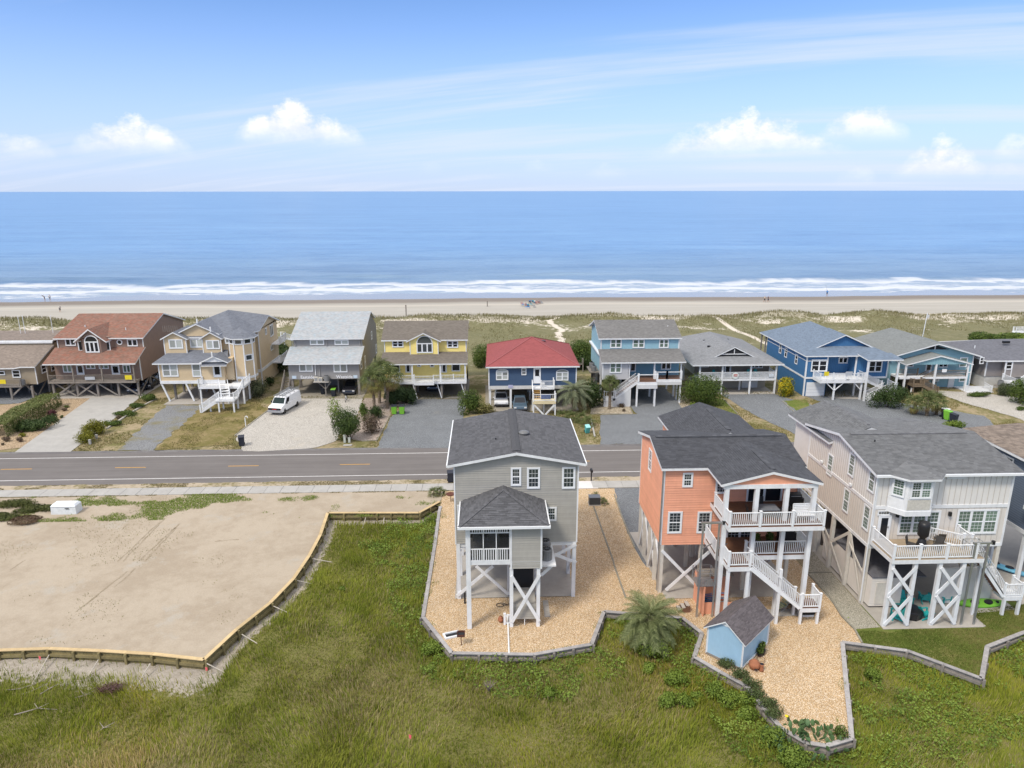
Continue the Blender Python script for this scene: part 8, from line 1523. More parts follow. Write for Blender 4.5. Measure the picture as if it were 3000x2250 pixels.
def glider(label, loc, rz):
    t = thing('slatted_bench', label, 'bench', (0, 0, 0))
    for k in range(5): MB().box(-.62, .62, -.25+.11*k, -.16+.11*k, .42, .45).build('seat_slat', WHITE2, t); MB().box(-.62, .62, .32+.03*k, .35+.03*k, .5+.11*k, .59+.11*k).build('back_slat', WHITE2, t)
    for k in (-1, 1): MB().box(k*.64-.03, k*.64+.03, -.3, .45, .62, .66).build('armrest', WHITE2, t); MB().box(k*.64-.03, k*.64+.03, -.28, -.2, 0, .62).build('leg', WHITE2, t); MB().box(k*.64-.03, k*.64+.03, .36, .44, 0, 1.0).build('leg', WHITE2, t)
    t.location = loc; t.rotation_euler.z = rz
glider('white slatted bench at the right end of the upper orange deck', (21.4, 43.6, 7.33), 0)
def grill(label, loc):
    t = thing('gas_grill', label, 'grill', loc, 'gas grills'); x, y, z = loc; MB().box(x-.6, x+.6, y-.28, y+.28, z, z+.8).build('cabinet', BLACK, t); bevel(MB().prism([(y-.3, z+.8), (y+.3, z+.8), (y+.3, z+1.0), (y+.1, z+1.15), (y-.22, z+1.08), (y-.3, z+.95)], 'x', x-.45, x+.45).build('hood', BLACK, t), .03); MB().beam((x-.35, y-.33, z+.98), (x+.35, y-.33, z+.98), .03, .03).build('handle', METAL, t)
grill('black gas grill at the right rear of the upper orange deck', (21.5, 45.6, 7.33)); grill('black gas grill at the right rear of the middle orange deck', (21.4, 45.9, 4.51))
def plant(label, loc, s=1.0, pot=None):
    t = thing('potted_plant', label, 'plant', loc, 'potted plants'); x, y, z = loc; MB().lathe(loc, [(.14*s, 0), (.19*s, .28*s), (.17*s, .28*s)], 12).build('pot', pot or BLACK, t); leafy('foliage', (x, y, z+.45*s), (.26*s, .26*s, .4*s), 260, .12*s, MG, parent=t, seed=int(abs(x*10)))
plant('potted plant on the middle orange deck, left of two', (19.0, 45.4, 4.51), 1.3); plant('potted plant on the middle orange deck, right of two', (20.0, 45.5, 4.51), 1.3)
q = g('o2', 1283, 1275); plant('black potted plant by the shed, the left one', tuple(q), .9); q = g('o2', 1303, 1255); plant('black potted plant by the shed, the right taller one', tuple(q), 1.2)
q = g('o2', 1232, 1385); t = thing('chiminea', 'round terracotta fire pot lying by the shed', 'fire pot', q); MB().lathe((q.x, q.y, q.z), [(.08, 0), (.26, .08), (.36, .28), (.33, .46), (.16, .62), (.11, .66)], 18).build('bowl', TERRA, t, True); MB().lathe((q.x-.02, q.y-.345, q.z+.2), [(.09, 0), (.09, .02)], 12).build('mouth', DARK, t)
q = g('o2', 1297, 1400); t = thing('terracotta_flue', 'short terracotta chimney pot next to the round fire pot', 'pot', q); MB().lathe((q.x, q.y, 0), [(.17, 0), (.13, .08), (.12, .38), (.16, .46)], 14).build('pipe', TERRA, t, True); MB().lathe((q.x, q.y, .462), [(.12, 0), (.12, .004)], 14).build('opening', DARK, t)
q = g('o2', 1290, 1335); t = thing('wire_ring', 'thin wire stand ring behind the terracotta pots', 'stand', q); MB().tube([(q.x+.26*math.cos(a), q.y+.26*math.sin(a), .3) for a in np.linspace(0, 6.283, 17)], .012, 5, False).build('ring', RUST, t)
for k in range(3): a = k*2.1; MB().beam((q.x+.26*math.cos(a), q.y+.26*math.sin(a), 0), (q.x+.26*math.cos(a), q.y+.26*math.sin(a), .3), .015, .015).build('leg', RUST, t)
q = g('o2', 620, 868); t = thing('wooden_steps', 'small wooden steps standing loose on the pebbles by the palm', 'steps', q)
for k in range(3): MB().box(q.x-.55+.28*k, q.x-.29+.28*k, q.y-.3, q.y+.3, .18+.17*k, .22+.17*k).build('tread', pm('grey_tread', (.42, .38, .33), .8, .15), t)
for y in (-.28, .28): MB().prism([(q.x-.55, 0), (q.x+.3, 0), (q.x+.3, .52), (q.x-.55, .16)], 'y', q.y+y-.02, q.y+y+.02).build('side', pm('brown_wood', (.17, .09, .055), .8, .15), t)
q = g('o2', 795, 860); t = thing('plastic_tub', 'blue oval tub near the lift masts', 'tub', q); MB().lathe((q.x, q.y, 0), [(.2, 0), (.27, .3), (.25, .3), (.2, .05)], 16).build('body', pm('blue_tub', (.16, .22, .33), .5), t, True)
q = g('o2', 790, 800); t = thing('bucket', 'black bucket behind the blue tub', 'bucket', q); MB().lathe((q.x, q.y, 0), [(.16, 0), (.2, .36), (.18, .36), (.15, .04)], 16).build('body', BLACK, t, True)
q = g('o2', 1710, 925); t = thing('storage_bin', 'black storage bin under the lower stair landing', 'box', q); bevel(MB().box(q.x-.5, q.x+.5, q.y, q.y+.55, .12, .75).build('body', BLACK, t), .04); MB().box(q.x-.4, q.x+.4, q.y-.02, q.y+.5, 0, .12).build('base', WHITE, t)
def lounge(label, loc, rz, cols, group='loungers'):
    t = thing('beach_lounger', label, 'lounger', (0, 0, 0), group)
    for k in (-1, 1): MB().tube([(k*.3, -.5, .32), (k*.3, .1, .30), (k*.3, .55, .95)], .02, 6).build('frame', METAL, t); MB().tube([(k*.3, -.4, 0), (k*.3, .1, .30), (k*.3, .45, 0)], .018, 6).build('leg', METAL, t)
    for k in range(6): y0, z0 = (-.5+.1*k*2*.6, .32); MB().box(-.29, .29, -.5+.11*k, -.40+.11*k, .31, .325).build('strap', cols[k % len(cols)], t)
    for k in range(6): a = k/6; MB().beam((-.29, .13+.40*a, .35+.58*a), (.29, .13+.40*a, .35+.58*a), .1, .02).build('strap', cols[(k+1) % len(cols)], t)
    t.location = loc; t.rotation_euler.z = rz
BLU = pm('blue_fabric', (.03, .20, .48), .8); PWH = pm('pale_fabric', (.60, .58, .55), .8); REDF = pm('red_fabric', (.50, .06, .05), .8); YEL = pm('pale_yellow_strap', (.55, .52, .25), .6); GRN = pm('sage_strap', (.28, .38, .28), .6)
lounge('blue beach chair in front of the orange shower wall', (15.75, 44.6, .03), .1, [BLU]); lounge('striped beach chair right of the blue one by the shower wall', (16.85, 44.7, .03), -.1, [BLU, PWH, REDF])
lounge('yellow and sage strap lounger under the long stair', (20.9, 44.3, .03), -1.2, [YEL, GRN]); lounge('faded strap lounger behind the shed roof', (18.5, 43.6, .03), .7, [GRN, YEL])
# pale house: covered heater, chairs, fire table, kayaks
q = Vector((29.75, 43.4, 5.15)); t = thing('patio_heater', 'tall black covered patio heater on the pale deck', 'heater', q); MB().lathe(tuple(q), [(.30, 0), (.33, .3), (.25, .62), (.18, .72), (.17, .80), (.36, 1.0), (.38, 1.7), (.34, 1.95), (.1, 2.0)], 14).build('cover', BLACK, t, True)
for i, (x, y, a) in enumerate(((28.9, 43.2, .8), (30.6, 43.0, -.9), (31.3, 43.9, 3.0))): patio_chair(['dark chair on the pale deck left of the heater', 'dark chair on the pale deck right of the heater', 'dark chair at the rear of the pale deck'][i], (x, y, 5.16), a, 'chairs on the pale deck', pm('dark_bronze', (.06, .055, .05), .5))
for i, (x, y, a) in enumerate(((840, 985, -.5), (915, 965, .3), (830, 1095, -1.9), (1090, 1085, 1.7), (1250, 945, .2), (1080, 940, 2.9))): q = g('t2', x, y, .04); ad_chair(tuple(q), a, ['teal chair farthest left under the pale deck', 'teal chair second from the left under the pale deck', 'teal chair left of the black fire table', 'teal chair right of the black fire table', 'teal chair behind the right crossed posts', 'teal footrest chair between the crossed posts'][i], 'teal chairs under the pale deck')
q = g('t2', 985, 1095, .04); t = thing('fire_table', 'black covered octagonal fire table under the pale deck', 'table', q); MB().lathe((q.x, q.y+.3, .04), [(.62, 0), (.66, .3), (.72, .55), (.70, .62), (.1, .66)], 8).build('cover', BLACK, t)
def kayak(label, loc, rz, mat, L=3.3, tilt=0, roll=0):
    t = thing('kayak', label, 'kayak', (0, 0, 0), 'kayaks'); n = 13; m = MB(); rings = []
    for i in range(n):
        f = i/(n-1); x = (f-.5)*L; w = .38*max(.04, math.sin(math.pi*min(1, max(0, f)))**.55); h = .15+.11*abs(2*f-1)**2
        rings.append([(x, w*math.cos(a), .17+(h if math.sin(a) > 0 else .17)*math.sin(a)*(.85 if math.sin(a) > 0 else 1)) for a in [2*math.pi*k/12 for k in range(12)]])
    m.add([p for r in rings for p in r], [(i*12+k, i*12+(k+1) % 12, (i+1)*12+(k+1) % 12, (i+1)*12+k) for i in range(n-1) for k in range(12)]+[tuple(range(12)), tuple(range((n-1)*12, n*12))]); m.build('hull', mat, t, True)
    for x, s in ((-.55, .26), (.45, .26)): o = MB().lathe((0, 0, 0), [(s, 0), (s*.9, .05), (s*.7, .03)], 14).build('cockpit', BLACK, t); o.location = (x, 0, .325); o.scale = (1.25, .8, 1)
    o = MB().lathe((0, 0, 0), [(.12, 0), (.1, .03)], 10).build('hatch', BLACK, t); o.location = (1.1, 0, .32)
    t.location = loc; t.rotation_euler = (roll, tilt, rz)
q = g('t2', 1590, 985, .05); kayak('lime green kayak lying under the pale house stair', (q.x, q.y+.2, .1), -.02, LIME, 3.6, roll=.5)
q = g('t2', 1770, 660, .05); kayak('blue kayak leaning beside the pale house', (q.x, q.y, .12), -.95, pm('aqua_kayak', (.16, .45, .62), .4), 3.2)
# beside the grey house
q = g('n2', 558, 1440); t = thing('charcoal_grill', 'rusty park-style charcoal grill on a post in the pebbles', 'grill', q); MB().lathe((q.x, q.y, 0), [(.03, 0), (.03, .75)], 8).build('post', RUST, t); m = MB()
for a in ((-.26, .26, -.2, .2, .75, .78), (-.26, -.23, -.2, .2, .78, 1.0), (.23, .26, -.2, .2, .78, 1.0), (-.23, .23, .17, .2, .78, 1.0), (-.23, .23, -.2, -.17, .78, .9)): m.box(q.x+a[0], q.x+a[1], q.y+a[2], q.y+a[3], a[4], a[5])
m.build('firebox', RUST, t); MB().box(q.x-.22, q.x+.22, q.y-.16, q.y+.1, .9, .91).build('grate', DARK, t)
q = g('n2', 455, 1335); t = thing('framed_pit', 'white framed dark pit lying in the pebbles', 'planter', q, rz=0); u = .12
for a in ((-.55, .55, -.32, -.2), (-.55, .55, .2, .32), (-.55, -.43, -.2, .2), (.43, .55, -.2, .2)): MB().box(a[0], a[1], a[2], a[3], .0, .12).build('frame_board', WHITE, None).parent = t
MB().box(-.43, .43, -.2, .2, .01, .03).build('charcoal', DARK, None).parent = t
t.rotation_euler.z = .33
q0, q1 = g('n2', 1060, 1130, .06), g('n2', 1075, 1528, .06); t = thing('drain_pipe', 'long white plastic pipe lying from the post to the bulkhead', 'pipe', q0); MB().tube([q0, q1], .055, 10).build('pipe', PVC, t); MB().tube([q0+Vector((-.1, .1, 0)), q0+Vector((0, 0, .0)), q0+Vector((.05, -.1, 0))], .07, 10).build('elbow', PVC, t)
q = g('n2', 985, 1188); t = thing('clay_pot', 'rust brown clay pot beside the white railing end', 'pot', q); MB().lathe((q.x, q.y, 0), [(.1, 0), (.2, .14), (.21, .28), (.12, .38), (.14, .42)], 16).build('body', TERRA, t, True)
q = g('n2', 1050, 1215); t = thing('gate_panel', 'short white railing panel leaning at the porch post', 'railing', q); railing(t, (q.x-.15, q.y, 0), (q.x+.3, q.y, 0), .75, .11)
q = g('n2', 985, 1015); t = thing('garden_hose', 'coiled black hose on the pebbles under the porch', 'hose', q)
MB().tube([(q.x+(.45-.02*k)*math.cos(k*.5)*(1+.12*math.sin(k*1.7)), q.y+(.38-.02*k)*math.sin(k*.5), .03+.004*k) for k in range(16)]+[(q.x+.5+.04*k, q.y+.2*math.sin(k), .05+.02*k) for k in range(6)], .022, 6).build('coil', BLACK, t)
q = g('n2', 1480, 1040); t = thing('stepping_slabs', 'three grey stepping slabs sunk in the pebbles', 'paving', q)
for k in range(3): c = g('n2', 1470+8*k, 985+60*k); MB().box(c.x-.2, c.x+.2, c.y-.33, c.y+.33, -.02, .03).build('slab', CONC, t)
q = g('n2', 598, 985); t = thing('pressure_washer', 'black upright tool leaning on the porch post', 'tool', q); MB().box(q.x-.06, q.x+.06, q.y-.05, q.y+.05, .1, .85).build('body', BLACK, t); MB().lathe((q.x, q.y, 0), [(.09, 0), (.07, .1)], 8).build('foot', BLACK, t)
q = g('n1', 1803, 1098); t = thing('utility_cabinet', 'black square cabinet on the pebbles right of the grey house', 'cabinet', q); bevel(MB().box(q.x-.55, q.x+.5, q.y, q.y+.75, 0, .75).build('body', pm('charcoal_box', (.05, .055, .06), .5), t), .03); bevel(MB().box(q.x-.58, q.x+.53, q.y-.03, q.y+.78, .75, .82).build('lid', pm('slate_lid', (.13, .14, .16), .45), t), .02); MB().box(q.x-.6, q.x+.56, q.y-.1, q.y+.8, 0, .06).build('base', CONC, t)
for i, (px_, py_) in enumerate(((1880, 1050), (1805, 1000), (1895, 1078))): q = g('n1', px_, py_+10); palm(['grey agave right of the black cabinet, larger', 'grey agave behind the black cabinet', 'grey agave right of the black cabinet, smaller'][i], tuple(q), .12, s=.42, n=14, dead=0, yel=0, trunk_r=.06, name='agave', group='agaves by the cabinet')
q = g('n1', 1765, 860); t = thing('mailbox', 'black post mailbox at the road edge', 'mailbox', q); MB().box(q.x-.06, q.x+.06, q.y-.06, q.y+.06, 0, 1.05).build('post', BLACK, t); bevel(MB().prism([(q.x-.13, 1.05), (q.x+.13, 1.05), (q.x+.13, 1.22), (q.x+.08, 1.31), (q.x-.08, 1.31), (q.x-.13, 1.22)], 'y', q.y-.28, q.y+.28).build('box', BLACK, t), .015)
q = g('n1', 400, 1060); t = thing('fire_bowl', 'rusty fire bowl on a thin stand beside the yellow bulkhead', 'fire bowl', q); MB().lathe((q.x, q.y, .62), [(.12, 0), (.38, .1), (.45, .2), (.40, .2), (.1, .06)], 18).build('bowl', RUST, t, True); MB().lathe((q.x, q.y, 0), [(.025, 0), (.025, .64)], 8).build('stand', RUST, t)
q = g('L1', 590, 655); t = thing('utility_box', 'white flat-topped utility box on the sand lot', 'utility box', q); X = pm('pale_box', (.68, .70, .70), .5); m = MB().add([(-1.15, -.55, 0), (1.15, -.55, 0), (1.15, .55, 0), (-1.15, .55, 0), (-1.12, -.5, .75), (1.12, -.5, .75), (1.12, .5, .75), (-1.12, .5, .75)], FRF); b_ = m.build('base', X, None); b_.parent = t; m = MB().add([(-1.17, -.57, .75), (1.17, -.57, .75), (1.17, .57, .75), (-1.17, .57, .75), (-.98, -.38, .98), (.98, -.38, .98), (.98, .38, .98), (-.98, .38, .98)], FRF); b_ = bevel(m.build('lid', pm('pale_box_lid', (.74, .76, .77), .45), None), .05); b_.parent = t
m = MB().box(.2, .55, -.59, -.56, .55, .63); m.build('latch', DARK, None).parent = t; t.location = (q.x, q.y+.55, 0)
q = g('2', 1062, 1325); t = thing('vent_pipe', 'white gooseneck pipe at the corner of the shell drive', 'pipe', q); MB().tube([(q.x, q.y, 0), (q.x, q.y, 1.15), (q.x+.06, q.y, 1.32), (q.x+.2, q.y, 1.38), (q.x+.32, q.y, 1.28), (q.x+.34, q.y, 1.15)], .06, 10).build('pipe', PVC, t)
for i, (px_, py_, h, n_) in enumerate(((698, 1482, 1.0, 'taller'), (743, 1482, .65, 'shorter'))): q = g('3', px_, py_); t = thing('utility_pedestal', f'pale utility pedestal by the roadside shrub, the {n_} one', 'pedestal', q, 'utility pedestals'); bevel(MB().box(q.x-.13, q.x+.13, q.y-.1, q.y+.1, 0, h*.8).build('body', pm('pale_green_box', (.50, .52, .46), .6), t), .02); bevel(MB().box(q.x-.15, q.x+.15, q.y-.12, q.y+.12, h*.8, h).build('cap', MATS['pale_green_box'], t), .03)
q = g('3', 725, 1510); put(bevel(MB().box(q.x-.5, q.x+.5, q.y-.2, q.y+.25, -.02, .08).build('meter_slab', CONCL), .02), 'flat concrete slab in front of the utility pedestals', 'slab')
for i, (r, px_, py_, h, n_) in enumerate((('1', 878, 1500, .55, 'by the yellow mounds'), ('2', 1978, 0, 0, ''), ('1', 940, 1440, .4, 'right of the yellow mounds'))):
    if h: q = g(r, px_, py_); t = thing('marker_post', f'short pale marker post {n_}', 'post', q, 'marker posts'); MB().box(q.x-.12, q.x+.12, q.y-.1, q.y+.1, 0, h).build('post', CONCL, t); MB().box(q.x-.14, q.x+.14, q.y-.12, q.y+.12, h, h+.06).build('cap', CONCL, t)
q = g('3', 712, 1080); t = thing('scooter', 'white bicycle parked at the edge of the duplex carport', 'bicycle', q)
for k in (-1, 1): o = MB().tube([(0, .33*math.cos(a), .33*math.sin(a)) for a in np.linspace(0, 6.283, 17)], .03, 6, False).build('wheel', BLACK, None); o.parent = t; o.location = (0, k*.5, .34)
for a, b_ in (((0, -.5, .34), (0, -.4, .95)), ((0, -.42, .8), (0, .1, .75)), ((0, -.42, .75), (0, .0, .34)), ((0, .1, .8), (0, .0, .34)), ((0, 0, .34), (0, .5, .34)), ((0, .1, .75), (0, .5, .34))): MB().beam(a, b_, .04, .05).build('frame_tube', WHITE, None).parent = t
MB().beam((-.28, -.4, 1.0), (.28, -.4, 1.0), .03, .03).build('handlebar', BLACK, None).parent = t; MB().box(-.08, .08, .0, .25, .82, .88).build('saddle', BLACK, None).parent = t
q = g('7', 632, 922); t = thing('white_sign_board', 'small white board leaning under the brown stair', 'board', q); bevel(MB().box(q.x-.22, q.x+.22, q.y, q.y+.06, 0, .75).build('board', WHITE, t), .03); MB().box(q.x-.1, q.x+.1, q.y+.06, q.y+.3, 0, .4).build('stay', WHITE, t)
q = g('7', 860, 885); t = thing('high_chair', 'tall dark wooden chair under the teal house porch', 'chair', q)
for x in (-.3, .3):
    for y in (-.25, .25): MB().beam((q.x+x, q.y+y, 0), (q.x+x*.8, q.y+y*.8, 1.1), .05, .05).build('leg', WOODG, t)
MB().box(q.x-.3, q.x+.3, q.y-.25, q.y+.25, 1.1, 1.15).build('seat', WOODG, t); MB().box(q.x-.28, q.x+.28, q.y+.2, q.y+.25, 1.15, 1.9).build('backrest', WOODG, t)
# ------------------------------------------------------------------ boardwalks, ramps, flagpole, beach posts
def ramp(label, a, b, w, mat, h=.95, name='boardwalk'):
    t = thing(name, label, 'boardwalk', a, 'beach walkways'); a, b = Vector(a), Vector(b); d = (b-a); s = Vector((-d.y, d.x, 0)).normalized()*w/2; n = max(2, int(d.length/.5))
    for i in range(n): MB().beam(a+d*(i/n)-s+d.normalized()*.0, a+d*(i/n)+s, d.length/n*.94, .05).build('plank', mat, t)
    for k in (-1, 1): railing(t, a+s*k, b+s*k, h, .22, False, mat=mat, cap=False)
    for f in (0, .5, 1):
        for k in (-1, 1): c = a+d*f+s*k; MB().box(c.x-.08, c.x+.08, c.y-.08, c.y+.08, -.2, c.z).build('post', mat, t)
q = g('2', 1420, 470, 2.5); ramp('white railed walkway behind the cream house', (q.x, q.y, 2.6), (q.x+3.2, q.y+2.5, 1.2), 1.4, WHITE2)
ramp('brown wooden beach ramp behind the light blue house', (27.6, 118, 2.2), (31.5, 112.5, 3.6), 1.5, WOODG); ramp('brown wooden ramp rising behind the bright blue house', (57.5, 121, 2.6), (61.5, 115, 3.6), 1.4, WOODG); q = g('7', 1740, 270, 1.4); ramp('white railed ramp on the dune at the right edge', (q.x, q.y, 1.4), (q.x+9, q.y-2.5, 2.0), 1.4, WHITE2); ramp('short brown walkway behind the navy house', (14.8, 119, .8), (15.0, 114, 1.2), 1.5, WOODG); ramp('grey walkway left of the bright blue house', (42.5, 121, .9), (43.4, 116.5, 2.6), 1.2, WOODG)
q = g('7', 735, 290, 5.6); t = thing('flagpole', 'white leaning flagpole behind the teal house', 'flagpole', (q.x, q.y, 0)); MB().tube([(q.x, q.y, 0), (q.x+.5, q.y, 9.2)], .06, 8).build('pole', WHITE, t); MB().add([(q.x+.5, q.y, 9.0), (q.x+1.0, q.y+.05, 8.8), (q.x+.85, q.y, 8.3), (q.x+.45, q.y, 8.2)], [(0,1,2,3)]).build('flag', PWH, t)
for i, (r, px_, py_, h, n_) in enumerate((('3', 1295, 262, 2.9, 'tall dark wooden post on the beach left of centre'), ('4', 424, 160, 1.4, 'short dark post on the beach behind the navy house'))): q = g(r, px_, py_, -.3); t = thing('beach_post', n_, 'post', q, 'beach posts'); MB().box(q.x-.13, q.x+.13, q.y-.13, q.y+.13, -.8, h-.3).build('shaft', WOODG, t); MB().box(q.x-.16, q.x+.16, q.y-.16, q.y+.16, h-.3, h-.24).build('cap', WOODG, t)
# ------------------------------------------------------------------ people on the beach
SKIN = pm('skin', (.45, .27, .19), .6, .05); HAIR = pm('dark_hair', (.04, .03, .02), .7)
def person(label, loc, rz, top, low, pose='walk', hs=1.0, group='people on the beach'):
    J = {'pel': (0, 0, .95, .15), 'wst': (0, -.01, 1.10, .135), 'chs': (0, -.01, 1.32, .165), 'nck': (0, -.01, 1.50, .065), 'hd0': (0, -.02, 1.60, .085), 'hd1': (0, -.02, 1.74, .085)}
    sw = .22 if pose == 'walk' else .04
    for k, s in (('l', -1), ('r', 1)):
        f = s*sw
        J['hip'+k] = (s*.10, 0, .90, .115); J['kne'+k] = (s*.11, -f*.6-.03, .50, .075); J['ank'+k] = (s*.11, -f*1.1+(.08 if f < 0 else 0), .10, .045); J['toe'+k] = (s*.12, -f*1.1-.15, .05, .04)
        J['sho'+k] = (s*.19, 0, 1.42, .075); J['elb'+k] = (s*.25, f*.5+.02, 1.14, .05); J['wri'+k] = (s*.26, f*.9-.08, .90, .035); J['han'+k] = (s*.26, f*1.0-.11, .80, .04)
    if pose == 'bend':
        for k in ('wst', 'chs', 'nck', 'hd0', 'hd1', 'shol', 'shor', 'elbl', 'elbr', 'wril', 'wrir', 'hanl', 'hanr'):
            x, y, z, r = J[k]; d = z-.95; a = R_(50); y2 = y*math.cos(a)-d*math.sin(a); z2 = .95+y*math.sin(a)*-1+d*math.cos(a); J[k] = (x, y2, z2, r)
    if pose == 'sit':
        for k in J: x, y, z, r = J[k]; J[k] = (x, y+.1, z-.55, r)
        for k in 'lr': s = -1 if k == 'l' else 1; J['kne'+k] = (s*.12, -.38, .48, .075); J['ank'+k] = (s*.12, -.55, .08, .045); J['toe'+k] = (s*.12, -.72, .05, .04); J['wri'+k] = (s*.24, -.3, .52, .035); J['han'+k] = (s*.2, -.4, .52, .04); J['elb'+k] = (s*.28, -.05, .58, .05)
    if pose == 'fish':
        for k in 'lr': s = -1 if k == 'l' else 1; J['elb'+k] = (s*.24, -.15, 1.18, .05); J['wri'+k] = (s*.1, -.4, 1.2, .035); J['han'+k] = (s*.08, -.48, 1.22, .04)
    names = list(J); E = [('pel', 'wst'), ('wst', 'chs'), ('chs', 'nck'), ('nck', 'hd0'), ('hd0', 'hd1')]
    for k in 'lr': E += [('pel', 'hip'+k), ('hip'+k, 'kne'+k), ('kne'+k, 'ank'+k), ('ank'+k, 'toe'+k), ('chs', 'sho'+k), ('sho'+k, 'elb'+k), ('elb'+k, 'wri'+k), ('wri'+k, 'han'+k)]
    me = bpy.data.meshes.new('tmp'); me.from_pydata([J[n][:3] for n in names], [(names.index(a), names.index(b)) for a, b in E], []); tmp = bpy.data.objects.new('tmp', me); COL.objects.link(tmp)
    md = tmp.modifiers.new('s', 'SKIN'); sv = me.skin_vertices[0].data
    for i, n in enumerate(names): sv[i].radius = (J[n][3], J[n][3]); sv[i].use_root = n == 'pel'
    su = tmp.modifiers.new('u', 'SUBSURF'); su.levels = su.render_levels = 1
    bpy.context.view_layer.update(); body = bpy.data.meshes.new_from_object(tmp.evaluated_get(bpy.context.evaluated_depsgraph_get())); bpy.data.objects.remove(tmp)
    body.materials.clear(); [body.materials.append(m) for m in (SKIN, top, low, HAIR)]
    ctr = {n: Vector(J[n][:3]) for n in names}
    for p in body.polygons:
        n = min(names, key=lambda q: (ctr[q]-p.center).length); p.material_index = 1 if n in ('chs', 'wst', 'shol', 'shor') else 2 if n in ('pel', 'hipl', 'hipr', 'knel', 'kner') and p.center.z > ctr['knel'].z-.02 else 3 if n == 'hd1' and (p.center.y > ctr['hd1'].y-.02 or p.center.z > ctr['hd1'].z+.05) else 0
    body.shade_smooth(); body.name = 'person'; o = link('person', body); o.location = loc; o.rotation_euler.z = rz; o.scale = (hs,)*3; return tag(o, label, 'person', group)
FB = [pm(n, c, .85) for n, c in (('black_cloth', (.02, .02, .025)), ('white_cloth', (.68, .68, .68)), ('grey_cloth', (.22, .25, .30)), ('blue_shirt', (.04, .22, .55)), ('cream_shirt', (.62, .52, .38)), ('navy_shorts', (.03, .04, .08)), ('teal_shirt', (.03, .35, .40)), ('coral_shirt', (.6, .15, .12)))]
bz = lambda r, x, y: (lambda p: (p.x, p.y, -.10-.0195*(p.y-175)))(g(r, x, y, -.55))
person('person in dark clothes bending at the water line on the left', bz('1', 435, 92), -1.2, FB[0], FB[0], 'bend'); person('person in white top beside the bending one at the water line', bz('1', 487, 97), .5, FB[1], FB[2])
person('person in pale clothes crouched on the dry sand at the left', bz('1', 588, 225), .8, FB[1], FB[0], 'bend'); person('walker in cream shirt and dark shorts, left of a pair', bz('6', 145, 135), 1.3, FB[4], FB[0]); person('walker in dark navy clothes, right of a pair', bz('6', 183, 135), 1.3, FB[5], FB[5])
p = person('angler in blue shirt standing in the swash on the right', (lambda v: (v.x, v.y, -.72))(g('6', 820, 60, -.7)), 3.0, FB[3], FB[5], 'fish'); rod = thing('fishing_rod', 'thin fishing rod held by the angler in blue', 'rod', p.location); MB().tube([p.location+Vector((0, .4, 1.2)), p.location+Vector((.3, 1.6, 2.4)), p.location+Vector((.5, 2.6, 2.9))], .02, 5).build('pole', BLACK, rod); MB().lathe(tuple(p.location+Vector((.0, .5, 1.2))), [(.05, 0), (.05, .06)], 8).build('reel', BLACK, rod)
# camp of beach chairs
CAMP = [(770, 165, 3, 0), (800, 170, 7, 1), (822, 178, 3, 1), (838, 135, 0, 1), (850, 160, 6, 0), (868, 132, 3, 1), (885, 140, 6, 1), (905, 145, 7, 0), (925, 140, 7, 1), (950, 138, 2, 0), (880, 180, 2, 0), (760, 150, 7, 0)]
CN = ['blue', 'coral', 'second blue', 'black', 'teal', 'third blue', 'second teal', 'second coral', 'third coral', 'grey', 'second grey', 'outermost coral']
CP = ['at the left front', 'left of centre', 'at the front centre', 'at the back centre', 'in the middle', 'at the back middle', 'right of the middle', 'toward the right', 'at the right back', 'at the far right', 'at the front right', 'at the far left']
for i, (px_, py_, c_, sit) in enumerate(CAMP):
    v = bz('4', px_, py_); lounge(f'{CN[i]} beach chair {CP[i]} of the beach camp', v, 2.6+random.uniform(-.6, .6), [FB[c_]], 'beach camp chairs')
    if sit: person(f'seated beachgoer {CP[i]} of the beach camp', (v[0], v[1], v[2]+.02), 2.6+random.uniform(-.4, .4), FB[(c_+3) % 8], FB[(c_+5) % 8], 'sit')
v = bz('4', 822, 190); t = thing('beach_cooler', 'pale cooler box in front of the beach camp', 'cooler', v); bevel(MB().box(v[0]-.8, v[0]+.3, v[1]-.25, v[1]+.25, v[2], v[2]+.4).build('body', PWH, t), .04); MB().box(v[0]-.83, v[0]+.33, v[1]-.28, v[1]+.28, v[2]+.4, v[2]+.47).build('lid', BLU, t)
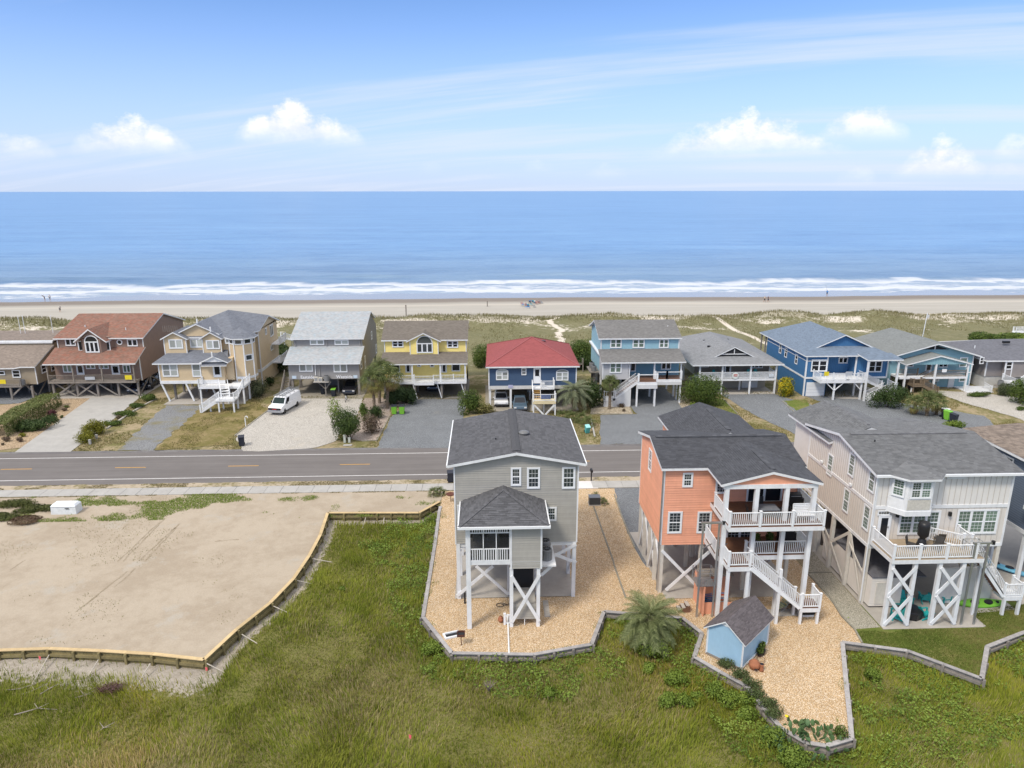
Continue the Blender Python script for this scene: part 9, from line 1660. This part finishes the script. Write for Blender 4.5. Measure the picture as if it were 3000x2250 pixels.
# driftwood and pampas wrack on the sandy bank
DW_ = pm('driftwood', (.30, .26, .225), .9, .2, 5)
for i, pts in enumerate(([(60, 700), (180, 690), (330, 640), (520, 560)], [(130, 930), (350, 870), (530, 880)], [(370, 740), (450, 690), (520, 650)], [(700, 770), (780, 750), (850, 735)], [(900, 1090), (960, 1050), (1020, 1040)], [(200, 740), (320, 700), (420, 640)])):
    P = [g('L2', a_, b_, -.48) for a_, b_ in pts]; t = thing('driftwood_branch', ['bleached branch nearest the left edge under the bulkhead', 'long bleached branch lying in the marsh at lower left', 'short bleached branch near the leaning poles', 'bleached stick left of the brush pile', 'bleached stick low in the marsh', 'second bleached branch by the left edge'][i], 'driftwood', P[0], 'driftwood branches'); MB().tube(P, [.035]+[.028]*(len(P)-2)+[.01], 6).build('branch', DW_, t)
    m = MB(); q = P[len(P)//2]; m.tube([q, q+Vector((.5, .3, .12))], [.03, .01], 5); m.tube([q, q+Vector((-.4, .35, .1))], [.03, .01], 5); m.build('twig', DW_, t)
q = g('L2', 1020, 710, -.55); t = thing('brush_pile', 'heap of reddish brown brush below the new bulkhead', 'brush pile', q); leafy('brush', (q.x, q.y, -.35), (1.0, .6, .45), 1500, .16, [(.10, .05, .045), (.17, .09, .08), (.30, .22, .20)], parent=t, asp=.15, zmin=-.6); MB().tube([q, q+Vector((.6, .2, .3))], .03, 5).build('stick', DW_, t)
q = g('w', 1840, 720, -.6); t = thing('dead_shrub', 'bare grey shrub in the marsh right of centre', 'shrub', q); m = MB()
for k in range(26): a = k*2.4; r_ = random.uniform(.25, .6); m.tube([q, q+Vector((math.cos(a)*r_*.4, math.sin(a)*r_*.4, .4)), q+Vector((math.cos(a)*r_, math.sin(a)*r_, random.uniform(.5, .85)))], [.02, .012, .004], 4)
m.build('twigs', pm('grey_twig', (.22, .18, .16), .9), t)
for i, (r, px_, py_) in enumerate((('L2', 1910, 560), ('L2', 372, 455), ('w', 1325, 1055))): q = g(r, px_, py_, -.55); t = thing('survey_flag', ['pink survey ribbon at the corner of the new bulkhead', 'pink survey ribbon under the left part of the new bulkhead', 'small pink survey flag out in the marsh'][i], 'survey flag', q, 'survey flags'); MB().box(q.x-.012, q.x+.012, q.y-.012, q.y+.012, -.65, .05).build('stake', PINE, t); MB().add([(q.x, q.y-.02, .04), (q.x+.14, q.y-.03, .0), (q.x+.12, q.y-.05, -.25), (q.x+.01, q.y-.02, -.22)], [(0,1,2,3)]).build('ribbon', pm('pink_tape', (.80, .12, .16), .6), t)
